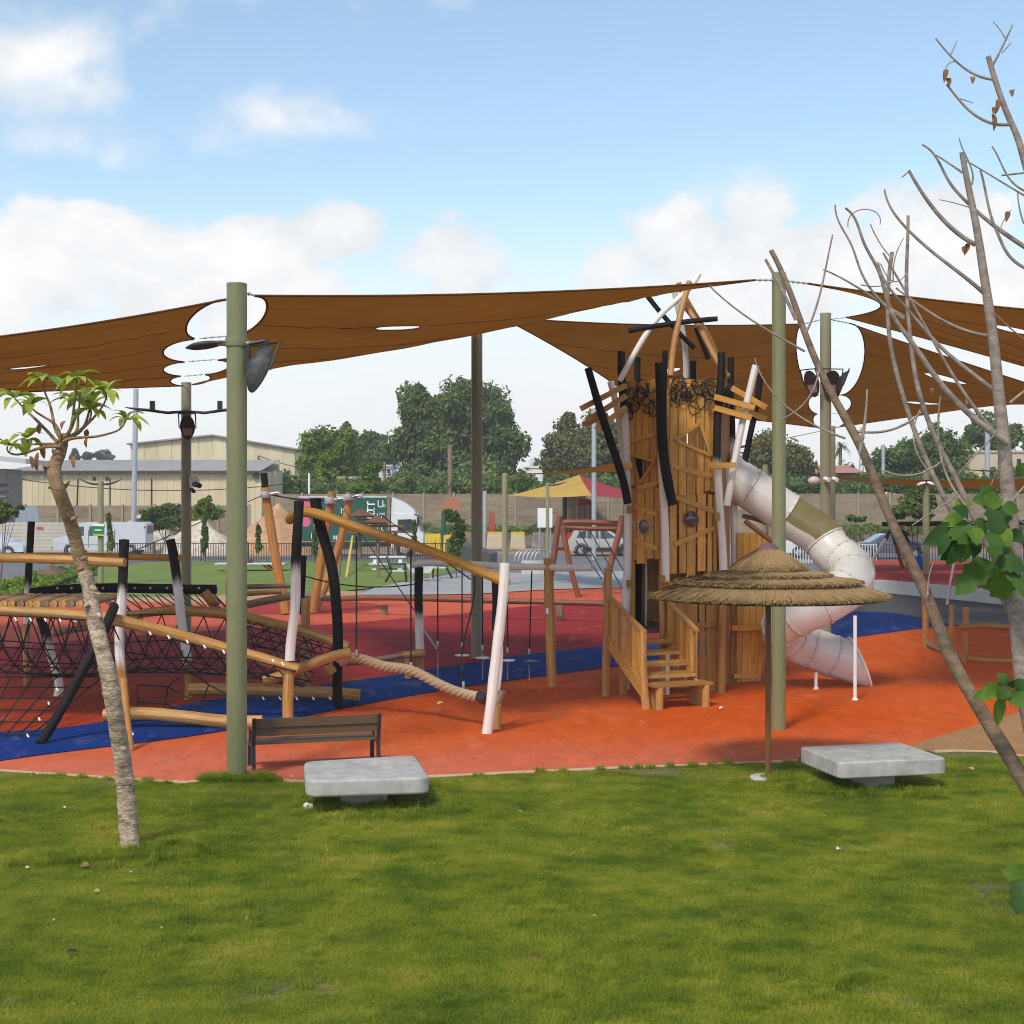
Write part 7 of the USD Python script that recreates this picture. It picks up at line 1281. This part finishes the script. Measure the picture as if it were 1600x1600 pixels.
obj('roof', M().hexa([V(a[0], 107.3, a[2]), V(b[0], 107.3, a[2]), V(b[0], 108.8, a[2]), V(a[0], 108.8, a[2]), V(a[0] + .2, 108, top), V(b[0] - .1, 108, top), V(b[0] - .1, 108.1, top), V(a[0] + .2, 108.1, top)]), mat('playhouse_red', (.12, .03, .025), (.17, .045, .035), rough=.7), ph)
for x in (a[0] + .15, xm, b[0] - .15): obj('leg', M().box(V(x, 107.5, a[2] / 2), (.12, .12, a[2])), W_red, ph)
os_ = thing('orange_sign', 'plain orange diamond sign on the concrete wall behind the truck', 'sign', loc=P(704, 784, 111)); obj('panel', M().prism([(-.9, -.35), (.9, -.35), (.55, .42), (-.1, .62), (-.6, .2)], P(705, 789, 111), V(1, 0, 0), V(0, 0, 1), .05), mat('orange_sheet', (.34, .13, .06), (.42, .18, .09), rough=.7), os_)
rp = thing('red_board', 'pair of narrow red boards standing before the concrete wall', 'board', loc=P(768, 830, 107)); obj('board', M().board(P(766, 802, 107), P(766, 834, 107), .2, .05, V(0, 1, 0)), mat('red_board_paint', (.36, .06, .03), rough=.6), rp); obj('board', M().board(P(771, 802, 107), P(771, 834, 107), .2, .05, V(0, 1, 0)), '/World/Looks/red_board_paint', rp)
thin_post('fence_pole', 'dark green fence post between truck and middle post', 693, 803, 845, 100, .16, mat('green_post_paint', (.02, .09, .06), rough=.5), 'post')
hb = thing('stepped_platform', 'stack of brown slatted platforms with small pitched roofs beyond the back lawn', 'play platform', loc=P(600, 830, 78))
for u0, u1, v in ((555, 585, 807), (558, 592, 812), (550, 605, 818), (566, 632, 822), (580, 645, 831), (540, 600, 831)): obj('slat', M().board(P(u0, v, 78), P(u1, v, 78), 1.2, .10, V(0, 0, 1)), W_red, hb)
for u, v in ((565, 806), (590, 816)): obj('small_roof', M().prism([(-.65, 0), (.75, 0), (-.05, .36)], P(u, v, 77.5), V(1, 0, 0), V(0, 0, 1), .5), W_red, hb)
for u in (562, 590, 618): obj('leg', M().rod(P(u, 831, 78.2), P(u, 872, 78.2), .10), W_grey, hb)
obj('yellow_pole', M().rod(P(551, 838, 77), P(541, 905, 66), .06), YP, hb); obj('pole', M().rod(P(531, 830, 66), P(531, 910, 66), .05), W_grey, hb); obj('pole', M().rod(P(591, 850, 66), P(591, 912, 66), .05), W_grey, hb)
# far swing with a person
YS = 66
sw = thing('far_swing', 'black-beamed swing set with white and red legs at right behind the low white wall', 'swing', loc=P(1450, 880, YS))
obj('beam', M().tube([P(1378, 819, YS), P(1480, 818, YS), P(1640, 816, YS)], .11, 10), K_black, sw)
for px, mt in (([(1393, 824), (1384, 842)], K_black), ([(1384, 842), (1368, 868), (1360, 884)], W_white), ([(1393, 824), (1399, 850)], K_black), ([(1399, 850), (1412, 892)], W_red), ([(1590, 815), (1600, 850), (1612, 890)], W_red)): obj('leg', M().tube([P(*p, YS) for p in px], .085, 9), mt, sw)
m = M()
for u in (1408, 1424, 1434, 1443): m.rod(P(u, 820, YS), P(u + (3 if u < 1430 else 0), 852 if u < 1430 else 872, YS - .3), .018, 5)
obj('swing_rope', m, K_rope, sw); obj('swing_seat', M().box(P(1419, 856, YS - .3), (.5, .25, .05)), K_black, sw); obj('basket_seat', M().lathe([(.02, -.32), (.20, -.28), (.27, 0), (.25, .3), (.22, .3), (.24, 0), (.02, -.25)], P(1436, 880, YS - .3), 16), mat('blue_seat', (.01, .06, .45), rough=.4), sw)
import manifold3d as m3
def body(bones, joints, edge=.06):
    h = []
    for a, b in bones:
        sp_ = [m3.Manifold.sphere(joints[k][1], 16).translate(tuple(map(float, joints[k][0]))) for k in (a, b)]; h.append(m3.Manifold.batch_hull(sp_))
    w = m3.Manifold.batch_boolean(h, m3.OpType.Add).refine_to_length(edge); ms = w.to_mesh(); t = trimesh.Trimesh(ms.vert_properties[:, :3], ms.tri_verts); trimesh.smoothing.filter_taubin(t, iterations=8); return t
q = P(1417, 854, YS - .3); X = lambda x, y, z: q + V(x, y, z)
J = {'hip': (X(0, 0, .12), .15), 'chest': (X(-.22, 0, .55), .17), 'neck': (X(-.24, 0, .74), .06), 'headb': (X(-.22, 0, .86), .10), 'head': (X(-.20, 0, .95), .11), 'sl': (X(-.22, -.2, .66), .07), 'sr': (X(-.22, .2, .66), .07), 'el': (X(.0, -.26, .52), .045), 'er': (X(.0, .26, .52), .045), 'hl': (X(.12, -.2, .72), .04), 'hr': (X(.12, .2, .72), .04)}
JL = {'hip': (X(0, 0, .12), .155), 'hipl': (X(.02, -.1, .10), .10), 'hipr': (X(.02, .1, .10), .10), 'kl': (X(.45, -.1, .10), .07), 'kr': (X(.45, .1, .12), .07), 'fl': (X(.62, -.1, -.28), .05), 'fr': (X(.66, .1, -.24), .05), 'tl': (X(.80, -.1, -.32), .04), 'tr': (X(.84, .1, -.28), .04)}
pe = thing('person', 'person in a dark top and blue jeans sitting on the far swing', 'person', loc=q)
skin = mat('skin', (.30, .17, .11), (.36, .21, .14), rough=.5)
obj('body', M().tm(body([('hip', 'chest'), ('chest', 'neck'), ('neck', 'headb'), ('headb', 'head'), ('chest', 'sl'), ('chest', 'sr'), ('sl', 'el'), ('sr', 'er'), ('el', 'hl'), ('er', 'hr')], J), False), skin, pe)
J2 = {k: (p, r * 1.12) for k, (p, r) in J.items()}; obj('dark_top', M().tm(body([('hip', 'chest'), ('chest', 'sl'), ('chest', 'sr'), ('sl', 'el'), ('sr', 'er')], J2), False), mat('dark_cloth', (.018, .018, .022), (.03, .03, .035), rough=.9), pe)
obj('jeans', M().tm(body([('hip', 'hipl'), ('hip', 'hipr'), ('hipl', 'kl'), ('hipr', 'kr'), ('kl', 'fl'), ('kr', 'fr')], JL), False), mat('blue_denim', (.10, .15, .24), (.15, .20, .30), rough=.9), pe)
obj('shoes', M().tm(body([('fl', 'tl'), ('fr', 'tr')], {k: JL[k] for k in ('fl', 'fr', 'tl', 'tr')}), False), K_black, pe); obj('hair', M().ball(X(-.225, 0, .98), .125, 12, (1, .95, .95)), '/World/Looks/dark_cloth', pe)
# ---------------------------------------------------------------- grass and litter
def grass_material():
    N = {'g': ('geometry', {}), 'n1': ('noise_texture', {'scale': .9, 'detail': 6.0, 'roughness': .68}), 'n2': ('noise_texture', {'scale': 3.4, 'detail': 4.0}), 'ad': ('math', {'math_type': 'multiply_add', 'value2': .42}), 'rn': ('math', {'math_type': 'multiply_add', 'value2': .30, 'value3': -.36}), 'sm': ('math', {'math_type': 'add'}),
         'r': ('rgb_ramp', {'ramp': [(.20, (.13, .20, .012)), (.36, (.25, .305, .022)), (.48, (.345, .36, .036)), (.59, (.46, .39, .08)), (.74, (.52, .37, .15))]}),
         'p': ('principled_bsdf', {'roughness': .55, 'specular_ior_level': .25}), 't': ('translucent_bsdf', {}), 'm': ('mix_closure', {'fac': .38})}
    L = [('g.position', 'n1.vector'), ('g.position', 'n2.vector'), ('n2.fac', 'ad.value1'), ('n1.fac', 'ad.value3'), ('g.random_per_island', 'rn.value1'), ('ad.value', 'sm.value1'), ('rn.value', 'sm.value2'), ('sm.value', 'r.fac'), ('r.color', 'p.base_color'), ('r.color', 't.color'), ('p.BSDF', 'm.closure1'), ('t.BSDF', 'm.closure2')]
    return usdkit.material(stage, '/World/Looks/grass_blades', N, L, surface='m.closure')
GM = grass_material(); rg = np.random.default_rng(11)
gi = UsdGeom.PointInstancer.Define(stage, '/World/grass'); setdata(gi.GetPrim(), 'short mown grass covering the front lawn', 'grass', None, 'stuff')
def patch(path, nb, rad, hmin, hmax):
    a = rg.uniform(0, 2 * np.pi, nb); r = rad * np.sqrt(rg.random(nb)); x, y = r * np.cos(a), r * np.sin(a); h = rg.uniform(hmin, hmax, nb) * np.where(rg.random(nb) < .08, 1.5, 1); w = rg.uniform(.0016, .0032, nb); d = rg.uniform(0, 2 * np.pi, nb); ln = rg.uniform(.2, 1.1, nb); ph = d + rg.normal(0, .4, nb)
    s = np.stack([np.cos(ph + np.pi / 2), np.sin(ph + np.pi / 2), 0 * d], -1) * w[:, None]; b = np.stack([x, y, -.006 + 0 * x], -1); dr = np.stack([np.cos(d), np.sin(d), 0 * d], -1)
    m1 = b + dr * (h * ln * .35)[:, None] + np.stack([0 * x, 0 * x, h * .62], -1); t = b + dr * (h * ln)[:, None] + np.stack([0 * x, 0 * x, h * (1.05 - .3 * ln)], -1)
    v = np.stack([b - s, b + s, m1 - s * .8, m1 + s * .8, t], 1).reshape(-1, 3); k = np.arange(nb)[:, None] * 5
    f = np.vstack([k + np.array([0, 1, 3]), k + np.array([0, 3, 2]), k + np.array([2, 3, 4])]); g = usdkit.mesh(stage, path, (v, f), GM, smooth=False); g.CreateDoubleSidedAttr(True)
    return g.GetPath()
protos = [patch(f'/World/grass/patch_{k:03d}', 660, .17, .014, .036) for k in range(4)] + [patch('/World/grass/tuft_000', 120, .07, .05, .12), patch('/World/grass/tuft_001', 160, .10, .06, .13)]
gi.CreatePrototypesRel().SetTargets(protos)
st_ = .125; gx, gy = np.meshgrid(np.arange(-9.5, 9.5, st_), np.arange(8.2, 19.2, st_)); pt_ = np.column_stack([gx.ravel(), gy.ravel()]); pt_ += rg.uniform(-.06, .06, pt_.shape)
ok = shapely.contains_xy(lawn_poly.buffer(-.13), pt_[:, 0], pt_[:, 1]) & (np.abs(pt_[:, 0]) < .36 * pt_[:, 1] + .9)
bald = meshkit.fbm(np.column_stack([pt_ * 1.5, pt_[:, :1] * 0]), 4, 21); bare = G(834, 1504); ok &= ~((bald > .70) & (rg.random(len(pt_)) < .8)); ok &= np.hypot(pt_[:, 0] - bare[0], (pt_[:, 1] - bare[1]) * .8) > .12; ok &= np.hypot(pt_[:, 0] - UB[0], pt_[:, 1] - UB[1]) > .25
pt_ = pt_[ok]; pid = rg.integers(0, 4, len(pt_)); lush = meshkit.fbm(np.column_stack([pt_ * .55, pt_[:, :1] * 0 + 3]), 3, 8); sc = .72 + .9 * np.clip(lush - .25, 0, .6)
tf, tid = [], []
def tufts(c, rx, ry, n):
    for _ in range(n):
        a, r = rg.uniform(0, 2 * np.pi), math.sqrt(rg.random()); q = (c[0] + rx * r * math.cos(a), c[1] + ry * r * math.sin(a))
        if shapely.contains_xy(lawn_poly, *q) or np.hypot(q[0] - pF[0], q[1] - pF[1]) < .45: tf.append(q); tid.append(4 + rg.integers(0, 2))
tufts(tb + V(.25, -.1, 0), .75, .35, 60); tufts(tb + V(-.55, -.45, 0), .5, .2, 26); tufts(pF + V(.10, -.16, 0), .5, .24, 90); tufts(V(-1.6, 15.9, 0), .95, .5, 70); tufts(V(4.2, 17.0, 0), 1.05, .5, 110); tufts(V(3.3, 17.6, 0), .3, .4, 40)
e_in = LineString(edge_xy).parallel_offset(.12, 'right' if edge_xy[0][0] < edge_xy[-1][0] else 'left')
for s in np.arange(0, e_in.length, .11):
    q = e_in.interpolate(s); 
    if abs(q.x) < 7.5 and rg.random() < .30: tf.append((q.x + rg.normal(0, .04), q.y + rg.normal(0, .05))); tid.append(4)
for _ in range(420):
    q = (rg.uniform(-7, 7), rg.uniform(8.6, 17.5))
    if shapely.contains_xy(lawn_poly, *q) and meshkit.fbm(V(q[0] * .9, q[1] * .9, 7.)[None], 3, 4)[0] > .5: tf.append(q); tid.append(4)
tf = np.array(tf); al = np.vstack([pt_, tf]); ids = np.concatenate([pid, tid]); scl = np.concatenate([sc, rg.uniform(.45, 1.0, len(tf))])
tf_small = np.arange(len(al)) >= len(al) - 420; z = lawn_z(al[:, 0], al[:, 1])
gi.CreatePositionsAttr(Vt.Vec3fArray.FromNumpy(np.column_stack([al, z]).astype(np.float32))); gi.CreateProtoIndicesAttr(Vt.IntArray.FromNumpy(ids.astype(np.int32)))
an_ = rg.uniform(0, 2 * np.pi, len(al)); gi.CreateOrientationsAttr(Vt.QuathArray([Gf.Quath(float(math.cos(a / 2)), 0, 0, float(math.sin(a / 2))) for a in an_])); gi.CreateScalesAttr(Vt.Vec3fArray.FromNumpy(np.column_stack([np.ones(len(al)), np.ones(len(al)), scl]).astype(np.float32)))
obj('bare_patch', M().add([(bare[0] + .13 * math.cos(a) * (1 + .3 * math.sin(3 * a)), bare[1] + .17 * math.sin(a), float(lawn_z(bare[0], bare[1])) + .008) for a in np.linspace(0, 2 * np.pi, 20)[:-1]] + [(bare[0], bare[1], float(lawn_z(bare[0], bare[1])) + .010)], [(k, (k + 1) % 19, 19) for k in range(19)]), mat('red_soil', (.12, .05, .025), (.17, .08, .04), scale=20, rough=.95), None, 'small bare patch of reddish soil in the front lawn', 'soil', None, 'structure')
P_paper = mat('paper', (.66, .65, .62), (.74, .73, .70), rough=.8); P_dry = mat('dry_leaf', (.36, .22, .10), (.52, .36, .19), scale=20, rough=.8, trans=.2); P_cream = mat('cream_leaf', (.50, .42, .27), (.62, .54, .38), scale=20, rough=.8, trans=.2); P_dark = mat('dark_scrap', (.012, .013, .02), (.03, .03, .04), rough=.5); P_brown = mat('brown_leaf', (.16, .085, .05), (.26, .15, .09), scale=20, rough=.8)
def fallen(u, v, wpx, material, label, cat='leaf', name='fallen_leaf', crumple=False, up=.035):
    c = G(u, v); c[2] = float(lawn_z(c[0], c[1])) + up if cat != 'leaf_r' else .03; L = wpx * c[1] / FPX; a = rg.uniform(0, 2 * np.pi) if not crumple else 0.2; d = V(math.cos(a), math.sin(a) * .9, .25)
    d[2] = .08; L *= .85; m = leaf(c - d * L / 2, c + d * L / 2, L * (.30 if not crumple else .36), rg.uniform(-.2, .2), rg.uniform(.25, .7), (rg.normal(0, .3), rg.normal(0, .3) - .3, 1))
    if crumple: m.v[0] = m.v[0] + rg.normal(0, L * .10, m.v[0].shape)
    if crumple: m.v[0][:, 2] = np.maximum(m.v[0][:, 2], c[2] - .015)
    obj(name, m, material, None, label, cat.replace('_r', ''))
for a in ((42, 1366, 10, P_cream, 'cream fallen leaf in the grass left of the young tree'), (133, 1365, 20, P_brown, 'long brown curled leaf just left of the young tree foot'), (151, 1406, 13, P_dry, 'tan fallen leaf in the grass below the young tree'), (84, 1451, 9, P_cream, 'small pale leaf near the left edge of the lawn'), (253, 1464, 10, P_cream, 'pale fallen leaf standing up right of the dark scrap'), (386, 1451, 17, P_dry, 'tan fallen leaf on a darker spot in the middle left of the lawn'), (1290, 1285, 11, P_dry, 'orange-tan fallen leaf in front of the right slab seat'), (1518, 1211, 13, P_dry, 'reddish fallen leaf beside the right slab seat'), (813, 1277, 6, P_paper, 'tiny white leaf near the top middle of the lawn'), (720, 1276, 8, P_dark, 'small dark standing leaf right of the left slab seat'), (186, 1342, 8, mat('yellow_leaf', (.7, .55, .05), rough=.7), 'bright yellow leaf at the foot of the young tree'), (205, 1374, 8, P_cream, 'tiny pale leaf right below the young tree foot'), (100, 1271, 7, P_paper, 'tiny white leaf left of the young tree trunk'), (1052, 1246, 7, P_dry, 'small tan leaf in the lawn left of the umbrella foot'), (928, 1441, 7, P_paper, 'small white leaf in the middle of the lawn')): fallen(*a[:5])
fallen(55, 1222, 15, P_paper, 'crumpled white paper scrap by the edging at the left', 'litter', 'paper_scrap', True); fallen(481, 1269, 20, P_paper, 'white crumpled paper in the grass in front of the left slab seat', 'litter', 'paper_scrap', True); fallen(1266, 1234, 14, P_paper, 'white paper scrap between umbrella foot and right slab seat', 'litter', 'paper_scrap', True); fallen(112, 1505, 19, P_dark, 'small dark plastic scrap in the lower left of the lawn', 'litter', 'plastic_scrap', True, .05); fallen(456, 1223, 6, P_paper, 'tiny white scrap by the edging next to the bench', 'litter', 'paper_scrap', True); fallen(1310, 1338, 8, P_paper, 'tiny white scrap in the lawn below the right slab seat', 'litter', 'paper_scrap', True)
for u, v, w, mt, lb in ((688, 1104, 11, '/World/Looks/yellow_leaf', 'yellow leaf lying on the orange rubber under the rope bridge'), (1127, 1111, 7, P_paper, 'tiny white scrap on the orange rubber beside the stair foot')):
    c = G(u, v); c[2] = .035; L = w * c[1] / FPX; m = leaf(c - V(L / 2, 0, 0), c + V(L / 2, .02, .03), L * .3, .1, .4); obj('fallen_leaf', m, mt, None, lb, 'leaf')

# ---------------------------------------------------------------- thin haze over the whole site
hz = M().box((0, 510, 8.0), (2240, 1640, 20.0))
obj('haze', hz, usdkit.material(stage, '/World/Looks/thin_haze', {'v': ('principled_volume', {'color': (.93, .95, .98), 'density': .0005, 'anisotropy': .2})}, [], volume='v.volume'), None, 'thin pale haze lying over the park and softening the far trees', 'haze', None, 'stuff', smooth=False)
for _p, _k in ((dome.GetPrim(), 'structure'),):
    _p.SetCustomDataByKey('kind', _k); _p.SetCustomDataByKey('label', 'pale blue sky with white cumulus clouds above the playground'); _p.SetCustomDataByKey('category', 'sky')
